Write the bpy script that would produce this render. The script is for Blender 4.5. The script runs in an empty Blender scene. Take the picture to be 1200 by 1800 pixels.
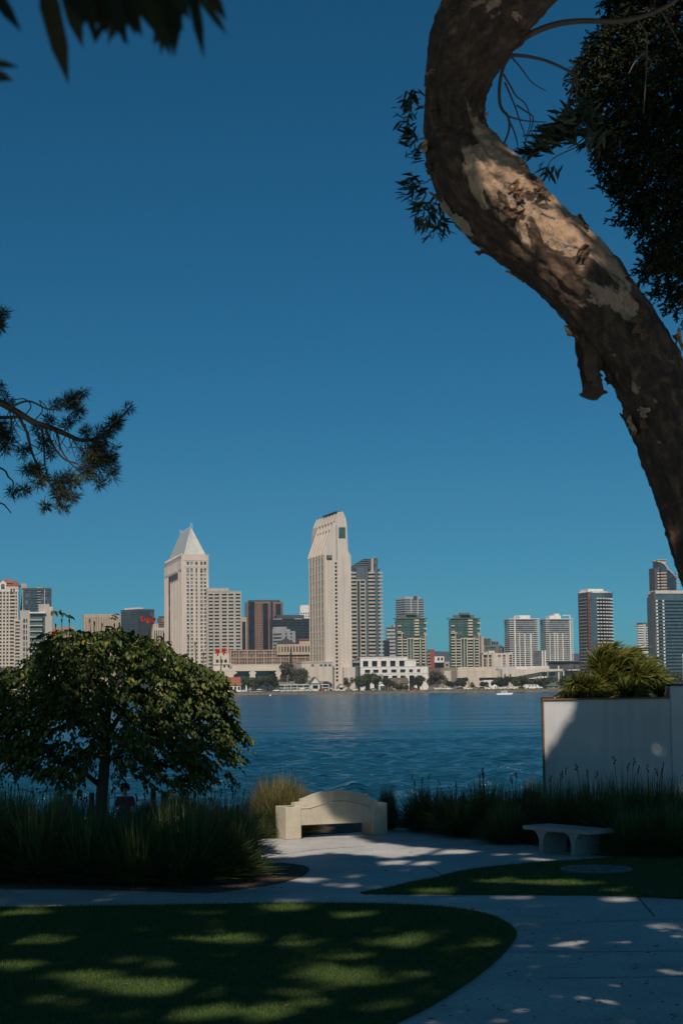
import bpy, math, random
import numpy as np
from mathutils import Vector, Matrix, noise
R = math.radians
rnd = random.Random(11)
rng = np.random.default_rng(5)
scene = bpy.context.scene
col = scene.collection

# ------------------------------------------------------------------ camera
F = 3300.0                       # focal length in photo pixels (1200 x 1800)
CH = 2.7
PITCH = math.atan(306 / F)
ROLL = R(-0.65)
CAM = Matrix.Translation((0, 0, CH)) @ Matrix.Rotation(math.pi / 2 + PITCH, 4, 'X') @ Matrix.Rotation(ROLL, 4, 'Z')
CAMI = CAM.inverted()
cd = bpy.data.cameras.new("camera")
cam = bpy.data.objects.new("camera", cd)
col.objects.link(cam)
cam.matrix_world = CAM
cd.sensor_fit = 'VERTICAL'
cd.sensor_height = 36
cd.lens = F / 1800 * 36
cd.clip_start = 0.1
cd.clip_end = 60000
cd.dof.use_dof = True
cd.dof.focus_distance = 45
cd.dof.aperture_fstop = 8.5
scene.camera = cam

def ray(px, py):
    return CAM.to_3x3() @ Vector(((px - 600) / F, (900 - py) / F, -1))
def at(px, py, y):
    r = ray(px, py)
    return Vector((0, 0, CH)) + r * (y / r.y)
def gnd(px, py, z=0.0):
    r = ray(px, py)
    return Vector((0, 0, CH)) + r * ((z - CH) / r.z)
def proj(v):
    c = CAMI @ Vector(v)
    return (600 + F * c.x / -c.z, 900 - F * c.y / -c.z)
CI = np.array(CAMI)
def projn(P):
    c = P @ CI[:3, :3].T + CI[:3, 3]
    w = np.where(c[:, 2] < -0.05, -c[:, 2], np.nan)
    return 600 + F * c[:, 0] / w, 900 - F * c[:, 1] / w

# ------------------------------------------------------------------ sun and sky
EL, AZ = R(42), R(-10)           # sun behind the viewer, a little to the left
S = Vector((math.sin(AZ) * math.cos(EL), -math.cos(AZ) * math.cos(EL), math.sin(EL)))
sd = bpy.data.lights.new("sun", 'SUN')
sd.energy = 4.85
sd.angle = R(0.55)
sd.color = (1.0, 0.90, 0.77)
so = bpy.data.objects.new("sun", sd)
col.objects.link(so)
so.rotation_euler = S.to_track_quat('Z', 'Y').to_euler()
so.location = (0, -20, 60)
w = bpy.data.worlds.new("World")
scene.world = w
w.use_nodes = True
nt = w.node_tree
bg = nt.nodes['Background']
sky = nt.nodes.new('ShaderNodeTexSky')
sky.sky_type = 'NISHITA'
sky.sun_disc = False
sky.sun_elevation = EL
sky.sun_rotation = math.atan2(S.x, S.y)
sky.altitude = 0
sky.air_density = 0.5
sky.dust_density = 0.5
sky.ozone_density = 1.5
tint = nt.nodes.new('ShaderNodeMix')
tint.data_type = 'RGBA'; tint.blend_type = 'MULTIPLY'
tint.inputs[0].default_value = 1.0
tint.inputs[7].default_value = (0.47, 0.955, 1.02, 1)
hs = nt.nodes.new('ShaderNodeHueSaturation')
hs.inputs['Saturation'].default_value = 1.15
nt.links.new(sky.outputs[0], tint.inputs[6])
nt.links.new(tint.outputs[2], hs.inputs['Color'])
nt.links.new(hs.outputs[0], bg.inputs['Color'])
bg.inputs['Strength'].default_value = 0.066
scene.view_settings.view_transform = 'Standard'
scene.view_settings.look = 'None'
scene.view_settings.exposure = -0.32
scene.view_settings.gamma = 1
scene.cycles.max_bounces = 8
scene.cycles.transparent_max_bounces = 8
scene.cycles.use_denoising = True

# ------------------------------------------------------------------ object helpers
def tag(o, label=None, cat=None, group=None, kind=None):
    if label: o['label'] = label
    if cat: o['category'] = cat
    if group: o['group'] = group
    if kind: o['kind'] = kind
    return o
def empty(name, loc=(0, 0, 0), rz=0.0):
    o = bpy.data.objects.new(name, None)
    o.empty_display_size = 0.3
    o.location = loc
    o.rotation_euler = (0, 0, rz)
    col.objects.link(o)
    return o
def children(o):
    return list(o.children)
def copy_tree(o, parent=None):
    c = o.copy()
    col.objects.link(c)
    c.parent = parent
    if parent: c.matrix_parent_inverse = Matrix()
    for ch in children(o):
        copy_tree(ch, c)
    return c

class MB:
    """collects vertices and faces, then links them as one mesh object"""
    def __init__(s):
        s.v = []; s.f = []; s.uv = None; s.arr = []
    def box(s, x0, x1, y0, y1, z0, z1):
        if x1 < x0: x0, x1 = x1, x0
        if y1 < y0: y0, y1 = y1, y0
        if z1 < z0: z0, z1 = z1, z0
        n = len(s.v)
        s.v += [(x0, y0, z0), (x1, y0, z0), (x1, y1, z0), (x0, y1, z0), (x0, y0, z1), (x1, y0, z1), (x1, y1, z1), (x0, y1, z1)]
        s.f += [(n, n+3, n+2, n+1), (n+4, n+5, n+6, n+7), (n, n+1, n+5, n+4), (n+1, n+2, n+6, n+5), (n+2, n+3, n+7, n+6), (n+3, n, n+4, n+7)]
        return s
    def prism(s, pts, a, b):
        """closed prism between polygon pts at a(pt) and b(pt)"""
        n = len(s.v); k = len(pts)
        s.v += [a(p) for p in pts] + [b(p) for p in pts]
        s.f.append(tuple(range(n + k - 1, n - 1, -1)))
        s.f.append(tuple(range(n + k, n + 2 * k)))
        for i in range(k):
            j = (i + 1) % k
            s.f.append((n + i, n + j, n + k + j, n + k + i))
        return s
    def face(s, pts):
        n = len(s.v); s.v += [tuple(p) for p in pts]
        s.f.append(tuple(range(n, n + len(pts))))
        return s
    def tube(s, pts, rad, n=8, cap=True):
        pts = [Vector(p) for p in pts]
        if not hasattr(rad, '__len__'): rad = [rad] * len(pts)
        b0 = len(s.v)
        up = None
        for i, p in enumerate(pts):
            t = (pts[min(i + 1, len(pts) - 1)] - pts[max(i - 1, 0)]).normalized()
            if up is None:
                up = Vector((0, 0, 1)) if abs(t.z) < .9 else Vector((1, 0, 0))
            sx = t.cross(up).normalized(); up = sx.cross(t).normalized()
            for k in range(n):
                an = 2 * math.pi * k / n
                s.v.append(tuple(p + (sx * math.cos(an) + up * math.sin(an)) * rad[i]))
        for i in range(len(pts) - 1):
            for k in range(n):
                a = b0 + i * n + k; b = b0 + i * n + (k + 1) % n
                s.f.append((a, b, b + n, a + n))
        if cap:
            s.f.append(tuple(b0 + k for k in range(n - 1, -1, -1)))
            e = b0 + (len(pts) - 1) * n
            s.f.append(tuple(e + k for k in range(n)))
        return s
    def cyl(s, x, y, z0, z1, r0, r1=None, n=12):
        return s.tube([(x, y, z0), (x, y, z1)], [r0, r0 if r1 is None else r1], n)
    def quads(s, V, nv, faces):
        """V: (N, nv, 3) blocks sharing the face pattern"""
        s.arr.append((np.asarray(V, dtype=np.float32), nv, faces))
        return s
    def build(s, name, m, parent=None, smooth=False, loc=None):
        me = bpy.data.meshes.new(name)
        if s.arr:
            vs = [np.asarray(s.v, dtype=np.float32).reshape(-1, 3)]
            li = []; ls = []; off = len(s.v)
            for f in s.f:
                ls.append(np.array([len(f)])); li.append(np.array(f))
            for V, nv, faces in s.arr:
                N = V.shape[0]
                base = off + np.arange(N)[:, None] * nv
                flat = np.concatenate([np.array(f) for f in faces])
                li.append((base + flat[None, :]).ravel())
                ls.append(np.tile(np.array([len(f) for f in faces]), N))
                vs.append(V.reshape(-1, 3)); off += N * nv
            V = np.concatenate(vs); L = np.concatenate(li).astype(np.int32); T = np.concatenate(ls).astype(np.int32)
            me.vertices.add(len(V)); me.vertices.foreach_set('co', V.ravel())
            me.loops.add(len(L)); me.loops.foreach_set('vertex_index', L)
            me.polygons.add(len(T))
            st = np.zeros(len(T), dtype=np.int32); st[1:] = np.cumsum(T)[:-1]
            me.polygons.foreach_set('loop_start', st)
            me.update(calc_edges=True)
        else:
            me.from_pydata([tuple(p) for p in s.v], [], s.f)
        if smooth:
            me.polygons.foreach_set('use_smooth', [True] * len(me.polygons))
        me.materials.append(m)
        me.update()
        o = bpy.data.objects.new(name, me)
        col.objects.link(o)
        if loc is not None: o.location = loc
        if parent: o.parent = parent
        return o

LEAF = [(0, 4, 5, 1), (0, 1, 3, 2)]
def leaf_verts(P, D, Nn, ln, wd, fold=.25, bend=.12):
    """P base, D direction, Nn normal -> (N,6,3)"""
    D = D / np.linalg.norm(D, axis=1, keepdims=True)
    Sd = np.cross(D, Nn); Sd /= np.linalg.norm(Sd, axis=1, keepdims=True) + 1e-9
    Nn = np.cross(Sd, D)
    ln = np.asarray(ln).reshape(-1, 1) * np.ones((len(P), 1)); wd = np.asarray(wd).reshape(-1, 1) * np.ones((len(P), 1))
    b = P
    t = P + D * ln - Nn * ln * bend
    l1 = P + D * ln * .32 + Sd * wd * .5 + Nn * wd * fold
    l2 = P + D * ln * .68 + Sd * wd * .42 + Nn * (wd * fold - ln * bend * .45)
    r1 = P + D * ln * .32 - Sd * wd * .5 + Nn * wd * fold
    r2 = P + D * ln * .68 - Sd * wd * .42 + Nn * (wd * fold - ln * bend * .45)
    return np.stack([b, t, l1, l2, r1, r2], axis=1)
def rand_dirs(n, r=rng):
    v = r.normal(size=(n, 3)); return v / np.linalg.norm(v, axis=1, keepdims=True)
def in_poly(x, y, poly):
    x = np.asarray(x); y = np.asarray(y)
    ins = np.zeros(x.shape, bool); n = len(poly); j = n - 1
    for i in range(n):
        xi, yi = poly[i]; xj, yj = poly[j]
        c = ((yi > y) != (yj > y))
        with np.errstate(all='ignore'):
            c &= x < (xj - xi) * (y - yi) / ((yj - yi) if yj != yi else 1e-9) + xi
        ins ^= c; j = i
    return ins

# ------------------------------------------------------------------ materials
def newmat(name):
    m = bpy.data.materials.new(name); m.use_nodes = True
    t = m.node_tree; b = t.nodes['Principled BSDF']
    return m, t, b
def nd(t, kind, **k):
    n = t.nodes.new(kind)
    for a, v in k.items():
        if a in n.inputs: n.inputs[a].default_value = v
        else: setattr(n, a, v)
    return n
def ramp(t, fac, stops):
    r = t.nodes.new('ShaderNodeValToRGB')
    e = r.color_ramp.elements
    while len(e) > 1: e.remove(e[-1])
    e[0].position = stops[0][0]; e[0].color = (*stops[0][1], 1)
    for p, c in stops[1:]:
        x = e.new(p); x.color = (*c, 1)
    t.links.new(fac, r.inputs[0])
    return r.outputs[0]
def sc(c, k): return tuple(min(1, a * k) for a in c)
def plain(name, c, rough=.7, var=.18, scale=.25, bump=0, bscale=20, spec=.3, metal=0):
    """one colour with soft worn patches of it"""
    m, t, b = newmat(name)
    tc = nd(t, 'ShaderNodeTexCoord')
    n = nd(t, 'ShaderNodeTexNoise', Scale=scale, Detail=6.0, Roughness=.65)
    t.links.new(tc.outputs['Object'], n.inputs['Vector'])
    base = ramp(t, n.outputs['Fac'], [(.3, sc(c, 1 - var)), (.7, sc(c, 1 + var * .6))])
    if scale <= .1 and var <= .12:              # rain streaks down the tall walls
        mp = nd(t, 'ShaderNodeMapping'); mp.inputs['Scale'].default_value = (.55, .55, .035)
        sn = nd(t, 'ShaderNodeTexNoise', Scale=1.0, Detail=4.0)
        t.links.new(tc.outputs['Object'], mp.inputs['Vector']); t.links.new(mp.outputs[0], sn.inputs['Vector'])
        mx = nd(t, 'ShaderNodeMix', data_type='RGBA', blend_type='MULTIPLY'); mx.inputs[0].default_value = .8
        t.links.new(base, mx.inputs[6]); t.links.new(ramp(t, sn.outputs['Fac'], [(.32, (.80, .79, .77)), (.6, (1, 1, 1))]), mx.inputs[7]); base = mx.outputs[2]
    t.links.new(base, b.inputs['Base Color'])
    b.inputs['Roughness'].default_value = rough
    b.inputs['Specular IOR Level'].default_value = spec
    b.inputs['Metallic'].default_value = metal
    if bump:
        n2 = nd(t, 'ShaderNodeTexNoise', Scale=bscale, Detail=5.0)
        t.links.new(tc.outputs['Object'], n2.inputs['Vector'])
        bp = nd(t, 'ShaderNodeBump', Strength=bump, Distance=.02)
        t.links.new(n2.outputs['Fac'], bp.inputs['Height'])
        t.links.new(bp.outputs[0], b.inputs['Normal'])
    return m
def glass(name, c, c2=None, cell=(2.6, 2.6, 3.4), blind=.18, rough=.12, blindc=(.42, .40, .36), spec=.5, bright=.5):
    """dark panes: each cell has its own tone and some have blinds drawn"""
    m, t, b = newmat(name)
    tc = nd(t, 'ShaderNodeTexCoord')
    dv = nd(t, 'ShaderNodeVectorMath', operation='DIVIDE'); dv.inputs[1].default_value = cell
    fl = nd(t, 'ShaderNodeVectorMath', operation='FLOOR')
    wn = nd(t, 'ShaderNodeTexWhiteNoise', noise_dimensions='3D')
    t.links.new(tc.outputs['Object'], dv.inputs[0]); t.links.new(dv.outputs[0], fl.inputs[0]); t.links.new(fl.outputs[0], wn.inputs['Vector'])
    c2 = c2 or sc(c, 2.0)
    bl = tuple(x * bright for x in blindc)
    st = [(0, c), (1 - blind - .02, c2)]
    if blind > 0: st += [(1 - blind, sc(bl, .55)), (1, bl)]
    t.links.new(ramp(t, wn.outputs['Value'], st), b.inputs['Base Color'])
    b.inputs['Roughness'].default_value = rough
    b.inputs['Specular IOR Level'].default_value = spec
    return m
def leafmat(name, stops, trans=.25, rough=.5, spec=.35):
    m, t, b = newmat(name)
    g = nd(t, 'ShaderNodeNewGeometry')
    c = ramp(t, g.outputs['Random Per Island'], stops)
    t.links.new(c, b.inputs['Base Color'])
    b.inputs['Roughness'].default_value = rough
    b.inputs['Specular IOR Level'].default_value = spec
    if trans:
        tr = nd(t, 'ShaderNodeBsdfTranslucent')
        t.links.new(c, tr.inputs['Color'])
        mx = nd(t, 'ShaderNodeMixShader'); mx.inputs[0].default_value = trans
        t.links.new(b.outputs[0], mx.inputs[1]); t.links.new(tr.outputs[0], mx.inputs[2])
        t.links.new(mx.outputs[0], t.nodes['Material Output'].inputs['Surface'])
    return m
M = {}
M['beige'] = plain('warm beige concrete', (.60, .515, .445), var=.08, scale=.06)
M['beige2'] = plain('sandstone concrete', (.54, .46, .385), var=.08, scale=.06)
M['tan'] = plain('tan wall', (.46, .36, .27), var=.1, scale=.06)
M['pinkbeige'] = plain('pink beige stone', (.60, .51, .45), var=.06, scale=.05)
M['greybeige'] = plain('grey beige concrete', (.43, .385, .34), var=.08, scale=.06)
M['brownbeige'] = plain('brown beige concrete', (.36, .28, .22), var=.1, scale=.06)
M['white'] = plain('white painted concrete', (.74, .70, .66), var=.05, scale=.05)
M['offwhite'] = plain('off white balcony concrete', (.62, .60, .57), var=.06, scale=.05)
M['palegrey'] = plain('pale grey wall', (.42, .42, .45), var=.06, scale=.05)
M['metalroof'] = plain('pale standing seam metal roof', (.52, .52, .49), var=.06, scale=.05, rough=.45)
M['redroof'] = plain('red clay tile roof', (.34, .10, .06), var=.25, scale=.6)
M['brownroof'] = plain('brown shingle roof', (.13, .10, .08), var=.25, scale=.6)
M['greyroof'] = plain('grey shingle roof', (.20, .18, .16), var=.25, scale=.6)
M['greenroof'] = plain('green copper roof', (.09, .13, .11), var=.2, scale=.4)
M['darkroof'] = plain('dark slate roof', (.06, .055, .055), var=.2, scale=.4)
M['brick'] = plain('brown brick', (.30, .16, .11), var=.12, scale=.2)
M['redbrick'] = plain('red brick', (.30, .075, .06), var=.12, scale=.2)
M['granite'] = plain('brown pink granite', (.24, .145, .115), var=.12, scale=.1)
M['cream'] = plain('cream balcony concrete', (.54, .48, .38), var=.06, scale=.06)
M['bluegrey'] = plain('blue grey facade panel', (.085, .12, .145), var=.1, scale=.06)
M['greygreen'] = plain('grey green facade panel', (.16, .17, .16), var=.1, scale=.06)
M['darkgrey'] = plain('dark grey panel', (.07, .07, .075), var=.15, scale=.1)
M['redtrim'] = plain('dull red trim', (.26, .09, .08), var=.1, scale=.1)
M['steel'] = plain('painted steel', (.5, .5, .5), var=.1, rough=.4)
M['glz'] = glass('window panes', (.012, .017, .022), (.035, .045, .055))
M['glz_hyatt'] = glass('green tinted panes', (.03, .045, .05), (.10, .14, .14), blind=.35, blindc=(.45, .50, .47), bright=.7)
M['glz_brown'] = glass('brown tinted panes', (.02, .016, .014), (.05, .042, .036), blind=.08)
M['glz_dark'] = glass('black panes', (.006, .008, .012), (.016, .022, .03), blind=.0, rough=.2)
M['glz_blue'] = glass('blue mirror panes', (.05, .095, .12), (.075, .13, .155), blind=.0, rough=.25)
M['glz_teal'] = glass('teal panes', (.02, .065, .06), (.06, .12, .105), blind=.06, rough=.15)
M['glz_navy'] = glass('dark blue panes', (.012, .02, .03), (.04, .06, .075), blind=.08)
M['glz_grey'] = glass('grey blue panes', (.05, .06, .068), (.11, .125, .135), blind=.1)
M['balglass'] = plain('green balcony glass', (.10, .125, .12), rough=.2, var=.2, scale=.3, spec=.5)
# ------------------------------------------------------------------ buildings across the bay
GZ = -.5
def cells(a, b, n, frac, edge=0.0):
    """n openings of the given share between a and b"""
    a += edge; b -= edge
    p = (b - a) / n
    return [(a + p * (i + .5 - frac / 2), a + p * (i + .5 + frac / 2)) for i in range(n)]
class Bld:
    def __init__(s, name, label, x0, xc, x1, yt, d, a=12, depth=30, group=None, cat='building', gz=GZ):
        p = at(xc, yt, d)
        s.a = R(a); s.s = d / F; s.yt = yt; s.xc = xc; s.d = d
        s.root = tag(empty(name, (p.x, d, gz), s.a), label, cat, group)
        s.H = p.z - gz
        s.X = p.x; s.sh = p.x * F / d - (xc - 600)
        s.mb = {}; s.n = 0
        s.W = s.U(x1)
        s.L = s.V(x0) if x0 < xc - .1 else depth
    def U(s, px):
        q = px - 600 + s.sh
        return (q * s.d - F * s.X) / (F * math.cos(s.a) - q * math.sin(s.a))
    def V(s, px):
        q = px - 600 + s.sh
        return (F * s.X - q * s.d) / (F * math.sin(s.a) + q * math.cos(s.a))
    def Z(s, py): return s.H - (py - s.yt) * s.s
    def get(s, part, m):
        k = (part, m)
        if part in ('roof_plant', 'pier', 'fin', 'penthouse', 'roof_slab', 'podium', 'balcony', 'stair_tower', 'panel', 'column', 'crown'):
            s.n += 1; k = (part, m, s.n)
        if k not in s.mb: s.mb[k] = MB()
        return s.mb[k]
    def box(s, part, m, *b):
        s.get(part, m).box(*b); return s
    def pbox(s, part, m, px0, px1, py0, py1, v0=0, v1=None):
        """box given by its pixel rectangle on the near face, v is the run back"""
        s.get(part, m).box(s.U(px0), s.U(px1), v0, s.L if v1 is None else v1, max(0, s.Z(py1)), s.Z(py0)); return s
    def one(s, name, m, *b, label=None):
        o = MB().box(*b).build(name, M[m], s.root)
        if label: o['label'] = label
        return o
    def pone(s, name, m, px0, px1, py0, py1, v0, v1, label=None):
        return s.one(name, m, s.U(px0), s.U(px1), v0, v1, max(0, s.Z(py1)), s.Z(py0), label=label)
    def core(s, m='glz', z1=None, z0=0, part='glazing'):
        return s.box(part, m, 0, s.W, 0, s.L, z0, s.H if z1 is None else z1)
    def grid(s, face, m, a, b, z0, z1, cols, rows, t=.5, part='facade'):
        mb = s.get(part, m)
        def put(u0, u1, za, zb):
            if u1 - u0 < .01 or zb - za < .01: return
            if face == 'R': mb.box(u0, u1, -t, 0, za, zb)
            else: mb.box(-t, 0, u0, u1, za, zb)
        u = a
        for c0, c1 in cols:
            put(u, c0, z0, z1)
            z = z0
            for r0, r1 in rows:
                put(c0, c1, z, r0); z = r1
            put(c0, c1, z, z1)
            u = c1
        put(u, b, z0, z1)
        return s
    def slabs(s, m, zs, h, out=.6, part='facade', u0=None, u1=None, v0=None, v1=None):
        mb = s.get(part, m)
        for z in zs:
            mb.box(-out if u0 is None else u0, s.W + out if u1 is None else u1, -out if v0 is None else v0, s.L + out if v1 is None else v1, z, z + h)
        return s
    def panes(s, m, rects, v=-.06, name='window', th=.05):
        """each window of the near face as a part of its own: (u0,u1,z0,z1)"""
        for k, (u0, u1, z0, z1) in enumerate(rects):
            s.one(name, m, u0, u1, v, v + th, z0, z1)
    def done(s):
        for k, mb in s.mb.items():
            mb.build(k[0], M[k[1]], s.root)
        return s.root
def levels(z0, z1, pitch): 
    n = max(1, int(round((z1 - z0) / pitch))); p = (z1 - z0) / n
    return [z0 + p * i for i in range(n)], p

# 1 pale tower with red brown roof at the left edge
b = Bld('apartment_tower', 'cream apartment tower with reddish hipped roof and arched gable window, at the left edge', -30, -30, 33, 1030, 1500, 6, depth=22)
b.core('glz_brown')
fl = 6.2 * b.s
rows = [(z + fl * .28, z + fl * .85) for z in levels(0, b.Z(1040), fl)[0]]
cs = [(b.U(x0), b.U(x1)) for x0, x1 in [(-26, -20), (-17, -13), (-11, -6), (-2, 4), (6.5, 10), (12.5, 16), (18.5, 27), (28.2, 30.5)]]
b.grid('R', 'beige2', -.5, b.W, 0, b.H, cs, rows, .6)
b.box('facade', 'white', -.7, b.W + .3, -.75, -.6, b.Z(1039.5), b.Z(1038))
b.pbox('wing', 'glz_brown', 26, 37, 1092, 1215, -2.5, 12)
mbw = b.get('wing', 'beige2')
for z in levels(0, b.Z(1092), fl)[0]: mbw.box(b.U(25.8), b.U(37.3), -3.0, 12, z - fl * .18, z + fl * .25)
for x in (26, 27.3, 36.2): mbw.box(b.U(x), b.U(x + 1.2), -3.05, -2.4, 0, b.Z(1090))
mbw.box(b.U(25.6), b.U(37.6), -3.1, 12.2, b.Z(1093), b.Z(1090.5))
rf = b.get('roof', 'redroof')
n = len(rf.v); zt, ze = b.Z(1015), b.H
rf.v += [(-1, -1.2, ze), (b.W + 1, -1.2, ze), (b.W + 1, b.L, ze), (-1, b.L, ze), (b.U(-18), b.L * .5, b.Z(1020)), (b.U(28), b.L * .5, b.Z(1020))]
rf.f += [(n, n+1, n+5, n+4), (n+1, n+2, n+5), (n+2, n+3, n+4, n+5), (n+3, n, n+4), (n+3, n+2, n+1, n)]
n = len(rf.v)
rf.v += [(b.U(1), 2, b.Z(1025)), (b.U(23), 2, b.Z(1025)), (b.U(23), 14, b.Z(1025)), (b.U(1), 14, b.Z(1025)), (b.U(12.5), 8, b.Z(1014.5))]
rf.f += [(n, n+1, n+4), (n+1, n+2, n+4), (n+2, n+3, n+4), (n+3, n, n+4)]
g = b.get('dormer', 'white')
g.prism([(b.U(0), b.Z(1037)), (b.U(12), b.Z(1037)), (b.U(12), b.Z(1026)), (b.U(6), b.Z(1021)), (b.U(0), b.Z(1026))], lambda p: (p[0], -1.0, p[1]), lambda p: (p[0], 7, p[1]))
g2 = b.get('arched_window', 'glz_brown')
g2.prism([(b.U(6) + 1.4 * math.cos(t), b.Z(1029) + 1.4 * math.sin(t)) for t in [math.pi * k / 8 for k in range(9)]] + [(b.U(6) - 1.4, b.Z(1035.5)), (b.U(6) + 1.4, b.Z(1035.5))],
         lambda p: (p[0], -1.15, p[1]), lambda p: (p[0], -.95, p[1]))
for x in (19.3, 24): b.pone('arched_window', 'glz_brown', x, x + 2.6, 1035, 1044.5, -.85, -.55)
b.done()

# 2 dark glass tower behind it
b = Bld('office_tower', 'dark blue glass tower behind the cream tower with the red roof', 33, 40, 91, 1036, 1800, 10)
b.core('glz_navy')
zs, p = levels(0, b.H, 4.6 * b.s)
b.slabs('bluegrey', zs, p * .16, .25)
for x in (40.0, 78.3): b.pbox('facade', 'palegrey', x, x + 1.1, 1037, 1215, -.7, 0)
b.pbox('parapet', 'darkgrey', 40, 91, 1033.5, 1036, .2, b.L - .2)
b.pbox('roof_plant', 'tan', 38, 47.5, 1025, 1033.5, 6, 16).pbox('roof_plant', 'tan', 65, 74, 1031.5, 1033.5, 5, 14)
for z in zs[-12:]: b.box('balcony', 'palegrey', b.U(66), b.U(73), -1.6, 0, z, z + .5)
b.done()

# 3 grey beige residential block with glass balconies
b = Bld('apartment_block', 'grey beige apartment block with a column of green glass balconies', 36, 36, 93, 1076, 1440, 8, depth=20)
b.pbox('left_wing', 'greybeige', 36, 53, 1073, 1215, 0, 20)
for k in range(10):
    y = 1079 + 10 * k
    for x in (41.5, 46.5): b.pone('window', 'glz', x, x + (3.2 if x < 45 else 2.2), y + 9, y + 15.5, -.12, .1)
b.pbox('glazing', 'glz_navy', 53.2, 79.5, 1079, 1215, .5, 18)
for k in range(14):
    y = 1081 + 9.95 * k
    if y > 1205: break
    b.box('balcony_slab', 'offwhite', b.U(53), b.U(75), -2.4, .5, b.Z(y + 9.6), b.Z(y + 8.4))
    b.one('balcony_rail', 'balglass', b.U(53.3), b.U(74.5), -2.3, -2.15, b.Z(y + 8.3), b.Z(y + 3.6))
    b.pone('window', 'glz_teal', 76, 79.6, y + 2, y + 6.5, -.3, .5)
b.pbox('roof_slab', 'white', 52.6, 80.5, 1076, 1078.4, -2.6, 19)
b.pbox('right_wing', 'greybeige', 79.7, 93, 1079, 1215, 0, 20)
b.pbox('stair_tower', 'greybeige', 68, 87, 1061.5, 1079, 5, 15).pbox('stair_tower', 'beige2', 87.1, 93, 1066, 1079, 5, 15)
b.done()

# 4, 5 low striped blocks
def finned(name, label, x0, xc, x1, yt, d, m, n, glz='glz_brown', a=9, nl=4, wf=.35, **k):
    b = Bld(name, label, x0, xc, x1, yt, d, a, **k)
    b.core(glz)
    top = b.H - 3 * b.s
    b.grid('R', m, -.6, b.W, 0, b.H, cells(0, b.W, n, wf), [(0, top)], .6)
    if x0 < xc: b.grid('L', m, 0, b.L, 0, b.H, cells(0, b.L, nl, wf), [(0, top)], .6)
    b.box('parapet', m, -.7, b.W + .1, -.7, b.L, b.H, b.H + .8)
    return b
finned('office_block', 'low brown striped office block rising just above the flowering tree', 94, 94, 132, 1103, 1560, 'brownbeige', 14).done()
b = finned('office_block', 'tan windowless looking block with fine vertical ribs beside the dark glass block', 147, 149, 212, 1081.5, 1600, 'tan', 22, wf=.22)
b.pbox('roof_plant', 'white', 172, 181, 1079, 1081, 8, 16)
b.done()
# 6 dark glass with pale penthouse
b = Bld('office_tower', 'dark glass office block with a pale flat penthouse, behind the red flowers', 213, 242, 271, 1070.5, 1680, 38)
b.core('glz_navy')
zs, p = levels(0, b.H, 4.2 * b.s)
b.slabs('darkgrey', zs, p * .3, .15)
b.box('parapet', 'darkgrey', -.2, b.W + .2, -.2, b.L + .2, b.H - 1.5, b.H)
b.box('penthouse', 'white', 2, b.W - 9, 4, b.L - 3, b.H, b.H + 1.6)
b.done()
# 7 small tan blocks
b = finned('office_block', 'small yellow tan block at the foot of the pyramid roofed tower', 268, 270, 293, 1105, 1560, 'beige2', 6, wf=.45)
b.pbox('roof_plant', 'tan', 270, 279, 1096.5, 1105, 2, 20)
b.done()
b = Bld('office_tower', 'small dark red banded tower peeking out left of the pyramid roofed tower', 279, 279, 296, 1083.5, 1750, 8)
b.core('glz_brown'); zs, p = levels(0, b.H, 4.4 * b.s)
b.slabs('granite', zs, p * .45, .2).done()

# 8 hotel tower with the pyramid roof
b = Bld('hotel_tower', 'pink beige hotel tower with steep pale metal pyramid roof and ridge finials', 293, 323.3, 366.5, 976, 1420, 12.5)
b.core('glz_hyatt')
fl = 6.62 * b.s
R0 = [b.Z(1004.5 + 6.62 * k) for k in range(1, 30)]
rows = sorted([(z - fl * .33, z + fl * .30) for z in R0 if z > 3])
rows += [(b.Z(1007), b.Z(999)), (b.Z(993), b.Z(987.5))]
cx = [(328, 332.2), (334.8, 339), (343.8, 346.8), (352, 356), (358.2, 362.4)]
b.grid('R', 'pinkbeige', -.5, b.W, 0, b.H, [(b.U(x0), b.U(x1)) for x0, x1 in cx], sorted(rows), .7)
for x0, x1 in cx:                       # panes set in the openings of the near face, the top twenty rows
    for (za, zb) in sorted(rows)[-20:]:
        b.one('window', 'glz_hyatt', b.U(x0) + .1, b.U(x1) - .1, -.25, -.15, za + .1, zb - .1)
b.box('facade', 'pinkbeige', -.8, b.W + .3, -1.0, -.7, b.Z(996.5), b.Z(995.2))
b.box('facade', 'pinkbeige', -.8, b.W + .3, -1.0, -.7, b.Z(985.5), b.Z(984))
o = MB().prism([(b.U(345.2) + 1.0 * math.cos(t), b.Z(990.2) + 1.0 * math.sin(t)) for t in [2 * math.pi * k / 16 for k in range(16)]], lambda p: (p[0], -1.0, p[1]), lambda p: (p[0], -.7, p[1])).build('round_window', M['darkgrey'], b.root)
# long side: tall fins with the big arched recess between them
nf = 11
for k in range(nf + 1):
    v = b.L * k / nf
    deep = 3 <= k <= 8
    b.box('fin', 'pinkbeige', -.75 if deep else -2.0, 0, v - .8, v + .8, 0, b.H - (0 if not deep else 8 * b.s))
b.box('side_wall', 'glz_brown', -1.2, -.02, 0, b.L * 2.5 / nf, 0, b.H - .1).box('end_wall', 'glz_brown', -1.2, -.02, b.L * 8.6 / nf, b.L, 0, b.H - .1)
if 0: b.grid('L', 'pinkbeige', 0, b.L * 2.5 / nf, 0, b.H, cells(0, b.L * 2.5 / nf, 3, .45), [(z - fl * .3, z + fl * .3) for z in sorted(R0) if z > 3], .5)
if 0: b.grid('L', 'pinkbeige', b.L * 8.6 / nf, b.L, 0, b.H, cells(b.L * 8.6 / nf, b.L, 3, .45), [(z - fl * .3, z + fl * .3) for z in sorted(R0) if z > 3], .5)
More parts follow.
